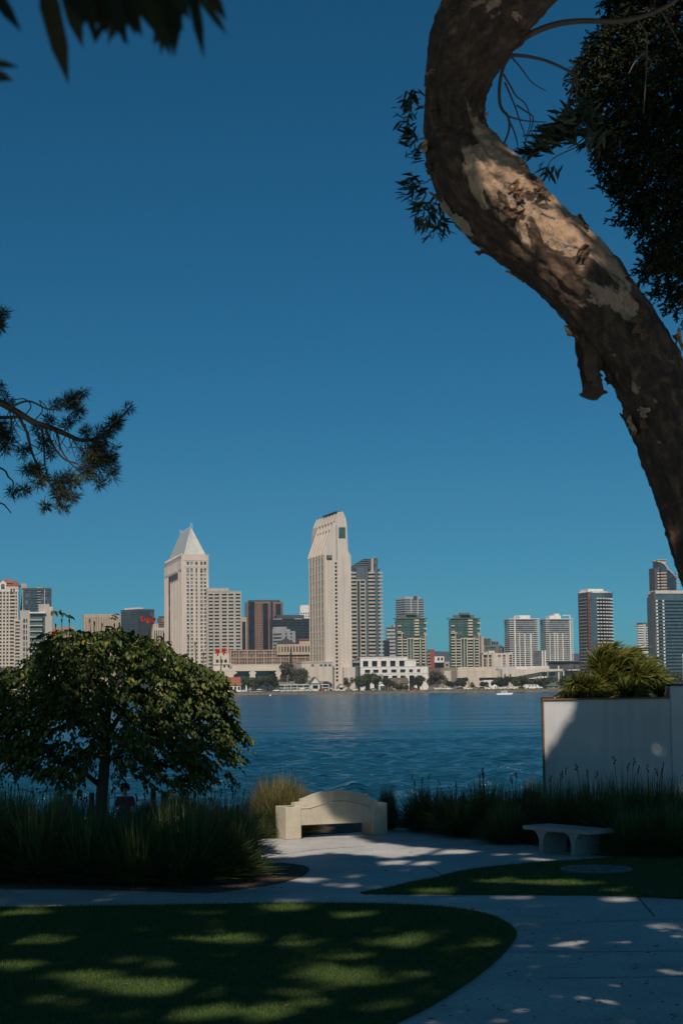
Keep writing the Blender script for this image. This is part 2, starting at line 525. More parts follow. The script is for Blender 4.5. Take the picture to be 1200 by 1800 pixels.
b.box('cornice', 'pinkbeige', -2.4, .2, b.L * .2, b.L * .74, b.Z(1004), b.Z(1000))
b.box('cornice', 'pinkbeige', -2.0, 0, -.4, b.L, b.Z(983), b.H)
for k in range(22): b.box('cornice', 'pinkbeige', -2.1, 0, b.L * (k + .2) / 22, b.L * (k + .6) / 22, b.Z(1000), b.Z(983))
b.box('parapet', 'pinkbeige', -.6, b.W, -.7, 1.5, b.H, b.H + .9)
b.box('parapet', 'pinkbeige', b.W - 2.0, b.W + .4, -.7, 4, b.H, b.Z(974))
for k in range(10): b.box('parapet', 'pinkbeige', -2.5, -.8, b.L * k / 10 + 1, b.L * k / 10 + 4, b.H, b.H + 1.6)
# attic windows under the roof eave
b.box('attic', 'pinkbeige', 1.2, b.W - 2.6, .6, b.L - 3, b.H, b.Z(973.8))
for x0 in (330, 339.5, 349.8): b.pone('attic_window', 'glz_dark', x0, x0 + 7.5, 977.2 - 2.6, 981 - 2.6, .3, .55)
zr = b.Z(926.5); ze = b.Z(975)
rm = MB(); u1, um = b.W - 2.0, b.U(339.5)
e0, e1 = 0.2, b.L - 1
r0, r1 = b.L * .10, b.L * .70
rm.v += [(.2, e0, ze), (u1, e0, ze), (u1, e1, ze), (.2, e1, ze), (um - .5, r0, zr), (um + .5, r0, zr), (um + .5, r1, zr), (um - .5, r1, zr)]
rm.f += [(0, 1, 5, 4), (1, 2, 6, 5), (2, 3, 7, 6), (3, 0, 4, 7), (4, 5, 6, 7), (3, 2, 1, 0)]
roof = rm.build('roof', M['metalroof'], b.root)
fm = MB()
for k in range(9):
    v = r0 + (r1 - r0) * k / 8
    h = 4.6 if k in (0, 8) else 2.0
    fm.box(um - .22, um + .22, v - .22, v + .22, zr, zr + h)
    if k in (0, 8): fm.box(um + .9, um + 1.2, v - .2, v + .2, zr - .5, zr + h * .8)
fm.box(um - .3, um + .3, r0, r1, zr, zr + .5)
fm.build('finial', M['steel'], roof)
sm = MB()
for k in range(1, 12):                  # seams of the near roof slope
    f = k / 12
    p0 = Vector((.2 + (u1 - .2) * f, e0, ze)); p1 = Vector((um - .5 + f, r0, zr))
    sm.tube([p0 + Vector((0, -.1, .05)), p1 + Vector((0, -.1, .05))], .12, 4)
sm.build('seam', M['metalroof'], roof)
b.done()

# 9 beige banded block
b = Bld('office_tower', 'beige block with rows of long dark window slots, right of the pyramid roofed tower', 364, 364, 424, 1040.5, 1405, 7)
b.core('glz_brown')
zz = [b.Z(1044 + 6.07 * k) for k in range(29)]
rows = [(z - 3.1 * b.s, z) for z in sorted(zz) if z > 4]
b.grid('R', 'greybeige', -.5, b.W, 0, b.H, [(b.U(x0), b.U(x1)) for x0, x1 in [(366.5, 374.5), (377, 385), (390, 398.5), (401.5, 410), (414, 422)]], rows, .9)
b.pbox('roof_plant', 'greybeige', 364, 402, 1033.5, 1040.5, 1.5, 20)
b.box('parapet', 'greybeige', -.6, b.W + .2, -1.1, b.L, b.H, b.H + .6)
b.done()
# 10 narrow slab
b = Bld('office_tower', 'narrow tan slab with one dark glass strip, between the beige and granite towers', 424, 424, 433.5, 1085, 1600, 8)
b.core('glz_dark')
b.grid('R', 'tan', -.4, b.W, 0, b.H, [(b.U(425.5), b.U(431.5))], [(0, b.Z(1093))], .6).done()
# 11 granite and dark glass tower
b = Bld('office_tower', 'brown granite tower striped with tall dark glass bays', 430, 432.5, 497, 1058, 1660, 8)
b.core('glz_dark')
rows = [(z + 1.1 * b.s, z + 3.1 * b.s) for z in levels(0, b.Z(1061), 4.1 * b.s)[0]]
def strip(x0, x1, cols, top=1058):
    b.grid('R', 'granite', b.U(x0), b.U(x1), 0, b.Z(top), [(b.U(c - .75), b.U(c + .75)) for c in cols], rows, 1.0)
strip(432.5, 436.3, [434.2]); strip(447.5, 461.6, [449.9, 453, 457, 460]); strip(471, 475.5, [473.3]); strip(479.5, 484.2, [481.8]); strip(493.5, 497, [495.4])
b.pbox('parapet', 'granite', 461.7, 470.9, 1058, 1061, -1.0, 0).pbox('parapet', 'granite', 484.3, 493.4, 1059, 1062, -1.0, 0)
b.pbox('crown', 'darkgrey', 438, 492, 1054.8, 1058, 1, b.L - 1)
b.done()
# 12 black glass slab and the white one behind it
b = Bld('office_tower', 'white upper storeys showing above the black glass slab', 526, 527.5, 552, 1066.5, 1800, 10)
b.core('glz_brown')
b.grid('R', 'white', -.4, b.W, 0, b.H, cells(0, b.W, 6, .5), [(b.Z(1080 + 5 * k), b.Z(1077 + 5 * k)) for k in range(20, -1, -1) if b.Z(1080 + 5 * k) > 0], .6)
b.pbox('roof_plant', 'white', 529, 552, 1063.5, 1066.5, 2, 14)
b.done()
b = Bld('office_tower', 'wide black glass slab between the granite tower and the slanted tower', 474, 476, 545, 1087.5, 1620, 8)
b.core('glz_dark')
zs, p = levels(0, b.H, 5 * b.s)
b.slabs('darkgrey', zs, p * .12, .08)
b.pbox('roof_plant', 'darkgrey', 487, 535, 1081, 1087.5, 3, 26)
b.pone('parapet_strip', 'palegrey', 480, 496, 1087.8, 1089, -.4, -.05); b.pone('parapet_strip', 'palegrey', 517, 531, 1087.6, 1088.8, -.4, -.05)
b.done()
# 13 grey white block with teal bands
b = Bld('apartment_block', 'pale grey stepped block with teal window bands in front of the black slab', 479, 496, 519, 1109, 1480, 40)
b.core('palegrey', part='walls')
for k in range(14):
    z = b.Z(1113 + 6.3 * k)
    if z > 2: b.one('window_band', 'glz_teal', -.15, .1, 1, b.L - 1, z - 3 * b.s, z)
for k in range(8):
    for x in (501.5, 510.5):
        z = b.Z(1112 + 6.3 * k)
        if z > 2: b.one('window', 'glz', b.U(x), b.U(x + 2.6), -.12, .1, z - 3.4 * b.s, z)
b.box('upper_storey', 'palegrey', 0, b.W * .62, 0.3, b.L, b.H, b.Z(1105.5)).box('upper_storey', 'palegrey', .5, b.W * .4, 1, b.L, b.Z(1105.5), b.Z(1101.5))
b.done()

# 14 brick hotel with dark hipped roof
b = Bld('hotel_block', 'long brown brick hotel with tan bands and a dark hipped roof pavilion', 400, 403, 548, 1142.5, 1400, 6, depth=26)
b.core('glz_hyatt')
cols = cells(b.U(406), b.U(546), 29, .62)
rows = [(b.Z(y + 4.4), b.Z(y)) for y in (1186, 1180, 1174, 1164.2, 1158.2, 1150.6, 1145)]
b.grid('R', 'brick', -.5, b.W, 0, b.H, cols, rows, .7)
for y in (1156.2, 1143.6): b.box('band', 'tan', -.6, b.W + .2, -.95, -.7, b.Z(y + .9), b.Z(y))
for k in range(10): b.box('band', 'tan', b.U(405 + 14.5 * k), b.U(406.4 + 14.5 * k), -.9, -.7, 0, b.H)
pv = b.get('pavilion', 'tan')
pv.box(b.U(486), b.U(548), -2.2, 22, b.Z(1152), b.Z(1133.5))
pv.box(b.U(526), b.U(546), 1, 18, b.Z(1133.5), b.Z(1126.5))
for k in range(11): b.pone('window', 'glz_brown', 489 + 5.2 * k, 491.4 + 5.2 * k, 1137.5, 1147, -2.35, -2.1)
rm = MB()
def hip(mb, x0, x1, y0, y1, ze, zr, over=.8, ridge=.0):
    x0 -= over; x1 += over; y0 -= over; y1 += over
    n = len(mb.v); cx = (x0 + x1) / 2; cy = (y0 + y1) / 2; h = (x1 - x0) * ridge / 2
    mb.v += [(x0, y0, ze), (x1, y0, ze), (x1, y1, ze), (x0, y1, ze), (cx - h - .05, cy, zr), (cx + h + .05, cy, zr)]
    mb.f += [(n, n+1, n+5, n+4), (n+1, n+2, n+5), (n+2, n+3, n+4, n+5), (n+3, n, n+4), (n+3, n+2, n+1, n)]
hip(rm, b.U(488), b.U(519), -1.5, 18, b.Z(1133.2), b.Z(1121.5))
rm.build('roof', M['darkroof'], b.root)
rm = MB(); hip(rm, b.U(526), b.U(546), 1, 18, b.Z(1126.4), b.Z(1124), ridge=.6); rm.build('roof', M['redroof'], b.root)
b.done()

# 15 terrace building with flared piers
b = Bld('terrace_building', 'beige terrace building with balustrade and flared piers framing dark glass', 372, 375, 513, 1168.5, 1335, 6, depth=24)
b.pbox('glazing', 'glz_navy', 376, 512, 1179, 1215, 3, 20)
b.pbox('deck', 'beige', 375, 505, 1176, 1180, -1, 24)
b.pbox('balustrade', 'beige', 404, 500, 1168.5, 1169.8, -1, -.5)
for k in range(30): b.pbox('balustrade', 'beige', 404 + 3.2 * k, 405.4 + 3.2 * k, 1169.8, 1176, -.95, -.55)
b.pbox('upper_wall', 'beige2', 376, 500, 1170, 1176, 6, 20)
for x0, x1, f in ((436, 451, 8), (482, 495, 8)):
    cx, hw = (x0 + x1) / 2, (x1 - x0) / 2 * .62
    b.get('pier', 'beige').prism([(b.U(cx - hw), 0), (b.U(cx + hw), 0), (b.U(cx + hw), b.Z(1186)), (b.U(cx + hw + 2), b.Z(1184)), (b.U(cx + hw - 1), b.Z(1180)), (b.U(cx - hw + 1), b.Z(1180)), (b.U(cx - hw - 2), b.Z(1184)), (b.U(cx - hw), b.Z(1186))],
                                 lambda p: (p[0], -.8, p[1]), lambda p: (p[0], 4, p[1]))
b.get('abutment', 'beige').prism([(b.U(375), 0), (b.U(404), 0), (b.U(411), b.Z(1186)), (b.U(417), b.Z(1183.5)), (b.U(413), b.Z(1180)), (b.U(375), b.Z(1180))], lambda p: (p[0], -.9, p[1]), lambda p: (p[0], 12, p[1]))
b.pbox('left_block', 'beige', 375, 403, 1149, 1176, .5, 18)
b.pbox('left_block', 'beige', 375, 406, 1166.5, 1168.2, -.2, 18)
for x in (380, 387, 394.3): b.pone('window', 'glz_dark', x, x + 4.6, 1159.5, 1165, .35, .6)
for x in (392.8, 400.5): b.pone('window', 'glz', x, x + 3.6, 1169.2, 1173.5, .35, .6)
for k in range(9): b.pone('mullion', 'bluegrey', 412 + 8.4 * k, 412.6 + 8.4 * k, 1184, 1214, 2.7, 3.0)
b.done()

# 16 the tall slanted tower
b = Bld('hotel_tower', 'tallest beige tower with slanted finned shoulder and one big dark window near its top', 543, 568, 615, 898, 1300, 14.5)
Wd, Ln = b.W, b.L
pr = [(b.U(x), b.Z(y)) for x, y in [(568, 972), (587.3, 919), (594.5, 900), (602, 899), (606.7, 911), (608.7, 924), (610, 968.5), (614.3, 977)]]
zb = 0
# right hand face: wall with the slit of small windows
wall = b.get('wall', 'beige')
ua, ub = b.U(586.6), b.U(590.4)
rows = []
y = 989
while y < 1196:
    rows.append((b.Z(y + 4.0), b.Z(y))); y += 6.62
rows = sorted(rows)
prof = [(0, zb), (Wd, zb), (Wd, b.Z(985))]
T = 1.2
b.grid('R', 'beige', 0, Wd, zb, b.Z(985), [(ua, ub)], rows, T, part='wall')
b.box('glazing', 'glz_dark', ua - .3, ub + .3, 0.0, 1.0, zb, b.Z(985.2))
for za, zc in rows: b.one('window', 'glz_dark', ua, ub, -.35, -.25, za, zc)
# body behind that wall, cut by the profile and run back along v
body = [(0, zb), (Wd, zb), (Wd, pr[-1][1])] + pr[::-1][1:]
wall.prism([(.02, zb), (Wd - .02, zb)] + [(Wd - .02, pr[-1][1])] + [(u, z) for u, z in pr[::-1][1:-1]] + [(.02, pr[0][1])], lambda p: (p[0], 1.0, p[1]), lambda p: (p[0], Ln, p[1]))
top = [(0, b.Z(985)), (Wd, b.Z(985)), (Wd, pr[-1][1])] + pr[::-1][1:]
wall.prism(top, lambda p: (p[0], -T, p[1]), lambda p: (p[0], 1.0, p[1]))
# far section carries the ridge further back
far = [(b.U(587), b.Z(990)), (Wd - 1, b.Z(990)), (Wd - 1, b.Z(975)), pr[-3], pr[-4], pr[3], pr[2], (b.U(588.5), b.Z(930)), (b.U(588), b.Z(930))]
wall.prism([(.02 + b.U(586), zb), (Wd - .5, zb), (Wd - .5, pr[-1][1] - 1)] + [(u - .02, z) for u, z in pr[::-1][2:6]] + [(b.U(587.5), b.Z(918)), (b.U(586), b.Z(930))], lambda p: (p[0], Ln, p[1]), lambda p: (p[0], Ln * 1.55, p[1]))
b.pone('window', 'glz_teal', 594, 605.8, 927, 946.8, -T - .06, -T + .2, label='big dark square window near the top')
b.pone('window', 'glz_brown', 572.3, 581.8, 976.3, 985.4, -T - .06, -T + .2, label='smaller dark square window on the shoulder')
b.pone('groove', 'darkgrey', 589.6, 590.5, 924, 985, -T - .05, -T + .1)
# slanted shoulder: fins on the slope
for k in range(8):
    v = Ln * (k / 5)
    if k <= 5:
        b.get('fin', 'beige').prism([(0, b.Z(976)), (-1.4, b.Z(976)), (-1.4, b.Z(974)), (pr[1][0] - 1.3, pr[1][1]), (pr[1][0], pr[1][1])], lambda p: (p[0], v - .9, p[1]), lambda p: (p[0], v + .4, p[1]))
    vv = Ln * 1.55 * k / 7.4
    b.get('fin', 'beige').prism([(b.U(588.4), b.Z(916)), (b.U(586.6), b.Z(916)), (b.U(593.6), b.Z(899.5)), (b.U(594.6), b.Z(899.5))], lambda p: (p[0], vv - .9, p[1]), lambda p: (p[0], vv + .9, p[1]))
    if k < 5:
        for yy in (919, 931):
            uu = (b.U(587.3) + (yy - 919) / 53 * (0 - b.U(587.3)))
            b.one('slope_window', 'glz_dark', uu - 1.0, uu + .5, v + 2, v + 5.6, b.Z(yy + 4), b.Z(yy))
b.box('roof_rail', 'darkgrey', b.U(592), b.U(600), 2, Ln, b.Z(899), b.Z(897.4))
# left hand face: deep grid of windows
b.box('glazing', 'glz_brown', -.05, .5, .2, Ln - .2, b.Z(1166), b.Z(976))
rows = [(b.Z(980 + 13 * k + 11.3), b.Z(980 + 13 * k + 1.5)) for k in range(14, -1, -1)]
cols = []
for k in range(5):
    a0 = Ln * k / 5
    cols += [(a0 + .9, a0 + Ln / 10 - .15), (a0 + Ln / 10 + .15, a0 + Ln / 5 - .9)]
b.grid('L', 'beige2', 0, Ln, b.Z(1172), b.Z(976), [(c0, c1) for c0, c1 in cols], rows, .22, part='window_grid')
for k in range(6): b.box('window_grid', 'beige', -.55, -.22, Ln * k / 5 - .5, Ln * k / 5 + .5, b.Z(1170), b.Z(976))
# podium
b.pbox('podium', 'beige', 524, 578, 1164, 1220, -6, 10)
b.pbox('podium', 'beige2', 523.5, 578.5, 1163.2, 1165.4, -6.4, 10.4)
for x in (540.5, 555.5, 563, 570.5): b.pone('window', 'glz_teal', x, x + 4.6, 1168, 1171.8, -6.15, -5.9)
b.pbox('podium', 'beige', 597, 616.5, 1173.5, 1220, -7, -1.3)
b.done()

# 17 dark residential tower with stepped crown
b = Bld('apartment_tower', 'dark grey apartment tower with pale balconies and curved stepped crown beside the slanted tower', 600, 606, 667, 1000, 1520, 9)
b.core('glz_navy')
zs, p = levels(0, b.Z(1002), 6.55 * b.s)
for z in zs:
    b.one('balcony', 'greybeige', b.U(610), b.U(625), -1.9, 0, z, z + 1.5)
    b.one('balcony', 'greybeige', b.U(646), b.U(657.5), -2.2, 0, z, z + 1.5)
    b.one('balcony', 'greybeige', b.U(663.5), b.U(671.8), -1.6, 5, z, z + 1.5)
    if z < b.Z(1022):
        b.one('balcony', 'greybeige', b.U(631.5), b.U(640), -1.7, 0, z, z + 1.4)
for x in (625.5, 631, 640.2): b.pbox('pier', 'greybeige', x, x + 1.3, 1020, 1215, -1.4, 0)
b.pbox('pier', 'greybeige', 614, 641.5, 1019, 1021.3, -1.5, 0)
for x in (641.6, 657.8): b.pbox('panel', 'bluegrey', x, x + (4 if x < 650 else 5.4), 996, 1215, -.9, 0)
b.pbox('panel', 'bluegrey', 625.6, 641, 997, 1019, -.7, 0)
for k in range(6):
    y = 999 - 3.2 * k
    x = 615 + 5.2 * k
    b.pbox('crown', 'greygreen', x, 655, y - 1.2, y, 0, 24 - k).pbox('crown', 'glz_grey', x + 2, 654, y, y + 2.1, 1, 22 - k)
b.get('crown', 'greybeige').prism([(b.U(652), b.Z(1005)), (b.U(656), b.Z(1005)), (b.U(656), b.Z(980.5)), (b.U(652), b.Z(982))], lambda p: (p[0], -1, p[1]), lambda p: (p[0], 22, p[1]))
b.pbox('crown', 'glz_grey', 656.2, 664.5, 981.5, 1000, 2, 20).pbox('crown', 'greygreen', 656, 665, 980, 981.5, 1.5, 21)
b.pbox('antenna', 'steel', 660, 660.5, 976, 980, 8, 8.3)
b.done()

# 18 white low building with square openings
b = Bld('hotel_wing', 'white low hotel wing with rows of deep square openings on the shore', 628, 632, 749, 1156, 1306, 8, depth=30)
b.pbox('core', 'glz_brown', 632, 720, 1158, 1220, 2.4, 26)
b.pbox('core', 'glz_brown', 720, 748, 1170, 1220, 2.4, 26)
x_op = [636.5, 652.2, 668.2, 684, 699.8]
cols = [(b.U(x), b.U(x + 9.6)) for x in x_op]
b.grid('R', 'white', 0, b.U(715), b.Z(1172), b.Z(1156.5), cols, [(b.Z(1172), b.Z(1162))], 2.6, part='wall')
b.pbox('wall', 'white', 715, 729, 1161, 1172, -2.6, 4)
cols2 = [(b.U(x), b.U(x + 9.5)) for x in (639.5, 654, 669.5, 685.5, 701)] + [(b.U(717), b.U(723.5)), (b.U(730.5), b.U(736.5))]
b.grid('R', 'white', 0, b.U(750), b.Z(1185.2), b.Z(1172.6), cols2, [(b.Z(1183), b.Z(1177.2))], 3.0, part='wall')
cols3 = [(b.U(x), b.U(x + 9)) for x in (640, 655.5, 671.5, 687, 701.5, 717, 730.5)]
b.grid('R', 'white', 0, b.U(750), 0, b.Z(1185.6), cols3, [(0, b.Z(1188))], 2.8, part='wall')
for c0, c1 in cols: b.one('window', 'glz_dark', c0, c1, -.9, -.7, b.Z(1171.6), b.Z(1162.4))
for c0, c1 in cols2: b.one('window', 'glz_navy', c0, c1, -1.1, -.9, b.Z(1183), b.Z(1177.2))
b.box('parapet', 'white', -.1, b.U(708), -2.9, 28, b.Z(1156.4), b.Z(1155))
b.pbox('parapet', 'white', 708.2, 729.5, 1160, 1161, -2.9, 28)
b.box('cornice', 'white', -.1, b.U(750.3), -3.3, 28, b.Z(1172.5), b.Z(1171.9))
b.pbox('side_wall', 'white', 737, 750, 1173, 1220, 0, 24)
b.pbox('link', 'glz_grey', 613, 631.5, 1165, 1220, 4, 20)
b.pbox('link', 'brownbeige', 613, 632, 1161, 1165, 2, 20)
b.done()

# 19 grey blue tower behind the green ones
b = Bld('apartment_tower', 'grey blue glass tower with flat cap behind the left green topped tower', 695, 711, 744, 1053, 1900, 24)
b.core('glz_grey'); zs, p = levels(0, b.H, 4.1 * b.s)
b.slabs('palegrey', zs, p * .3, .35)
for f in (.3, .65): b.box('pier', 'palegrey', b.W * f, b.W * f + 1.2, -.7, 0, 0, b.H)
b.box('cap', 'palegrey', 1, b.W - 3, 2, b.L - 2, b.H, b.Z(1048.3)).pbox('cap', 'darkgrey', 728, 733, 1047.6, 1053, .5, 8)
b.done()
# small white and grey blocks beside it
b = Bld('office_block', 'white banded office block tucked left of the left green topped tower', 678, 680, 700, 1103, 1640, 10)
b.core('glz'); zs, p = levels(0, b.H, 6.2 * b.s)
b.slabs('palegrey', zs, p * .55, .35).pbox('roof_plant', 'palegrey', 692, 698, 1098, 1103, 2, 12)
b.done()
b = Bld('office_block', 'small plain grey block at the foot of the dark apartment tower', 672, 674, 684, 1125.5, 1560, 10)
b.core('greybeige', part='walls')
b.grid('R', 'greybeige', -.3, b.W, 0, b.H - 2, [(b.U(680), b.U(683))], [(b.Z(1132 + 6 * k) - 1.4, b.Z(1132 + 6 * k)) for k in range(10, -1, -1)], .4).done()

# 20, 21 twin cream towers with green glass tops
def green_tower(label, x0, d):
    b = Bld('apartment_tower', label, x0 - 1, x0 + 1, x0 + 53, 1090, d, 8, group='twin green topped apartment towers')
    X = lambda q: x0 + q
    b.core('glz_teal', z1=b.Z(1091))
    zs, p = levels(0, b.Z(1120), 5.05 * b.s)
    zu = [b.Z(1091.5 + 5.05 * k) for k in range(6)]
    for z in zs:
        b.one('balcony', 'cream', b.U(X(2.5)), b.U(X(9.5)), -1.9, 0, z, z + .8)
        b.one('balcony', 'cream', b.U(X(12)), b.U(X(18.5)), -1.8, 0, z, z + .8)
        b.one('balcony', 'cream', b.U(X(31)), b.U(X(39.5)), -2.0, 0, z, z + .85)
        b.one('balcony', 'cream', b.U(X(44.5)), b.U(X(50)), -1.9, 0, z, z + .8)
    for q, y0 in ((9.6, 1113.5), (19, 1113.5), (24.3, 1123), (29.4, 1123), (41.6, 1123), (50.4, 1114)):
        b.pbox('pier', 'cream', X(q), X(q + 1.3), y0, 1215, -1.5, 0)
    b.pbox('pier', 'cream', X(2.2), X(20.8), 1112, 1113.8, -1.6, 0).pbox('pier', 'cream', X(20.9), X(44), 1121.5, 1123.4, -1.6, 0).pbox('pier', 'cream', X(48), X(53.2), 1112.5, 1114.2, -1.6, 0)
    for z in zu:
        b.one('balcony', 'cream', b.U(X(32)), b.U(X(40)), -2.2, 0, z - .3, z + .9)
        b.box('spandrel', 'greenroof', -.2, b.W + .2, -.25, b.L, z, z + .6)
    for z in zu[1::2]: b.one('balcony', 'cream', b.U(X(49)), b.U(X(54.5)), -1.2, 4, z, z + .9); b.one('balcony', 'cream', b.U(X(3)), b.U(X(9)), -1.2, 0, z - 2, z - 1.1)
    b.pbox('bay', 'glz_teal', X(13), X(27), 1090, 1121, -1.6, 0)
    for z in zu: b.box('bay', 'greenroof', b.U(X(12.8)), b.U(X(27.2)), -1.8, 0, z, z + .5)
    b.pbox('roof_slab', 'greenroof', X(-1.5), X(55.5), 1086.6, 1088, -1.2, b.L + 1)
    b.pbox('upper_storey', 'glz_teal', X(3), X(51), 1088, 1091, 1.0, b.L - 1)
    b.pbox('crown', 'greenroof', X(7.5), X(45), 1081, 1086.6, 2, b.L - 2).pbox('crown', 'greenroof', X(19), X(36), 1077.5, 1081, 4, b.L - 5)
    b.done()
green_tower('cream balcony tower with green glass top, just above the white hotel wing', 695, 1420)
green_tower('cream balcony tower with green glass top, above the long beige hall', 789, 1440)
# 22 small things between the green towers
b = Bld('brick_building', 'narrow dark red brick building with cream balconies', 752, 754, 763, 1142.5, 1500, 10)
b.core('redbrick', part='walls')
for k in range(6): b.one('balcony', 'cream', -1.6, .4, -1.0, 6, b.Z(1150 + 5.5 * k), b.Z(1148.6 + 5.5 * k))
b.pbox('parapet', 'brownroof', 754, 763.3, 1141.8, 1142.4, -.2, 12)
b.done()
b = Bld('office_block', 'small white block with two square windows beyond the red brick building', 761, 763, 780, 1154, 1650, 10)
b.core('white', part='walls')
for x in (768.3, 774.3): b.pone('window', 'glz', x, x + 3.6, 1156, 1161, -.15, .1)
b.done()
b = Bld('office_block', 'low dark glass pavilion in front of the small white block', 761, 763, 781, 1165, 1550, 10)
b.core('glz_dark'); b.pbox('roof_slab', 'palegrey', 762, 781, 1164, 1165, -.6, 20).done()
b = Bld('parking_structure', 'brown low parking structure between the two green topped towers', 750, 752, 800, 1174, 1400, 8)
b.core('brownroof', part='deck'); b.slabs('brownbeige', [0, 4, 8], 1.6, .4).done()
b = Bld('office_block', 'low tan wall block at the foot of the right green topped tower', 779, 781, 790, 1163, 1480, 10)
b.core('greybeige', part='walls'); b.pone('window', 'glz', 783, 787, 1167, 1171, -.15, .1); b.done()

# 24 stepped grey blocks and the cream hotel in front
b = Bld('apartment_block', 'stepped grey apartment block with teal glass, right of the right green topped tower', 843, 845, 882, 1131, 1600, 10)
b.pbox('walls', 'greybeige', 845, 850, 1118, 1215, 0, 20).pbox('walls', 'redtrim', 845, 849, 1117.4, 1118, 0, 19)
b.pbox('walls', 'greygreen', 850, 882, 1134, 1215, 0, 20)
b.pbox('walls', 'greygreen', 853, 864, 1122, 1134, 1, 18).pbox('walls', 'greygreen', 866, 876, 1127.5, 1134, 1, 18)
for k in range(4):
    b.pone('window', 'glz_teal', 853.5, 861, 1123.5 + 2.8 * k, 1125 + 2.8 * k, .7, 1.05)
for x in (867, 872): b.pone('window', 'glz', x, x + 3, 1129, 1132, .7, 1.05)
for k in range(6): b.pone('window', 'glz_teal', 852, 870, 1137 + 5 * k, 1140 + 5 * k, -.2, .1)
b.pbox('glazed_end', 'glz_navy', 876, 884.5, 1137, 1215, -1, 12)
for k in range(5): b.pbox('glazed_end', 'bluegrey', 876, 889, 1138 + 5 * k, 1138.7 + 5 * k, -1.4, 6)
b.done()
b = Bld('hotel_block', 'cream midrise hotel with dark recessed balconies, behind the long beige hall', 844, 846.5, 900, 1148, 1440, 8)
b.pbox('walls', 'beige', 864.5, 900, 1148, 1215, 0, 24)
b.pbox('walls', 'brownbeige', 847, 864.5, 1150, 1215, 2.2, 24)
for x in (846.5, 856.2, 863.2): b.pbox('walls', 'beige', x, x + 2.4, 1147.6, 1215, 0, 2.2)
b.pbox('walls', 'beige', 846.5, 865, 1147, 1151, .0, 24).pbox('roof_plant', 'beige', 859, 870, 1143.8, 1148, 2, 14)
for k in range(6):
    y = 1155 + 4.6 * k
    for x in (849.1, 858.8): b.pone('balcony', 'brownbeige', x, x + 4.3, y + 2.4, y + 4, .4, 2.2)
    for x in (882.7, 894): b.pone('window', 'glz_brown', x, x + 4.6, y - 3.5, y - .6, -.2, .1)
b.pone('hotel_sign', 'redtrim', 874, 879.4, 1151.7, 1153.8, -.4, -.05)
b.done()

# 25 two white towers and a narrow one
def white_tower(label, x0, x1, d, flip):
    b = Bld('apartment_tower', label, x0, x0, x1, 1089, d, 9, depth=22, group='pair of white balcony towers')
    b.core('glz_grey')
    n = 30
    zs, p = levels(0, b.H, 3.6 * b.s)
    w = x1 - x0
    b.slabs('offwhite', [z for z in zs if z < b.Z(1112)], p * .3, .5)
    b.slabs('palegrey', [z for z in zs if z >= b.Z(1112)], p * .24, .3)
    piers = (.12, .30, .50, .72, .74) if not flip else (.08, .28, .40, .62, .93)
    for i, f in enumerate(piers):
        x = x0 + w * f
        tall = (i == 0) if not flip else (i == 4)
        b.pbox('pier', 'white', x, x + (2.0 if tall else 1.3), 1082.5 if tall else 1114, 1215, -1.1, 0)
    for z in zs:
        b.one('balcony', 'offwhite', b.W - 2.5, b.W + 1.6, -1.3, 8, z, z + p * .38)
        b.one('balcony', 'offwhite', -1.6, 2.2, -1.3, 8, z, z + p * .38)
    b.box('roof_slab', 'offwhite', -1.8, b.W + 1.8, -1.6, b.L, b.H, b.H + .7)
    if not flip:
        b.pbox('penthouse', 'white', x0 + w * .36, x0 + w * .78, 1081.5, 1087.5, 3, 16)
        b.pbox('frame', 'white', x0 + w * .12, x0 + w * .36, 1082.3, 1083.6, -1.1, -.2)
    else:
        b.pbox('penthouse', 'white', x0 + w * .15, x0 + w * .62, 1082, 1087.5, 3, 16).pbox('penthouse', 'white', x0 + w * .38, x0 + w * .58, 1078.5, 1082, 4, 12)
        b.pbox('frame', 'white', x0 + w * .64, x0 + w * .95, 1081.3, 1082.6, -1.1, -.2)
    b.done()
white_tower('white balcony tower with open roof frame, left one of two near alike', 897, 943, 1560, False)
white_tower('white balcony tower with stepped penthouse, right one of two near alike', 960.5, 1002.5, 1600, True)
b = Bld('apartment_block', 'narrow white block with two piers, left of the stepped penthouse tower', 951, 951, 961, 1144, 1520, 8)
b.core('glz_grey'); zs, p = levels(0, b.H, 3 * b.s); b.slabs('palegrey', zs, p * .4, .2)
for x in (951, 956): b.pbox('pier', 'white', x, x + 2.2, 1143.5, 1215, -.8, 0)
b.done()

# 26 long beige hall on the shore
b = Bld('exhibition_hall', 'long low beige hall with blank walls along the shore', 797, 803, 976, 1172.5, 1318, 10, depth=60)
b.pbox('hall', 'beige2', 803, 873, 1178.5, 1220, 0, 58)
b.pbox('hall', 'beige2', 806, 872, 1172.5, 1178.5, 3, 55)
b.pbox('side_block', 'beige2', 779, 791, 1179, 1220, -2, 10)
b.pbox('hall', 'greybeige', 873, 881, 1178.5, 1220, 4, 50)
b.get('hall', 'beige2').prism([(b.U(880.5), 0), (b.U(951), 0), (b.U(951), b.Z(1182)), (b.U(930), b.Z(1184)), (b.U(930), b.Z(1177.5)), (b.U(880.5), b.Z(1177.5))], lambda p: (p[0], 0, p[1]), lambda p: (p[0], 48, p[1]))
b.get('canopy', 'beige').prism([(b.U(880), b.Z(1177.4)), (b.U(986), b.Z(1177.8)), (b.U(986), b.Z(1181.2)), (b.U(950), b.Z(1182)), (b.U(905), b.Z(1190)), (b.U(880), b.Z(1192))], lambda p: (p[0], -3, p[1]), lambda p: (p[0], -.1, p[1]))
b.pbox('terrace', 'palegrey', 874, 908, 1172, 1177.3, 6, 45).pbox('terrace', 'offwhite', 908, 970, 1172, 1177.3, 9, 45)
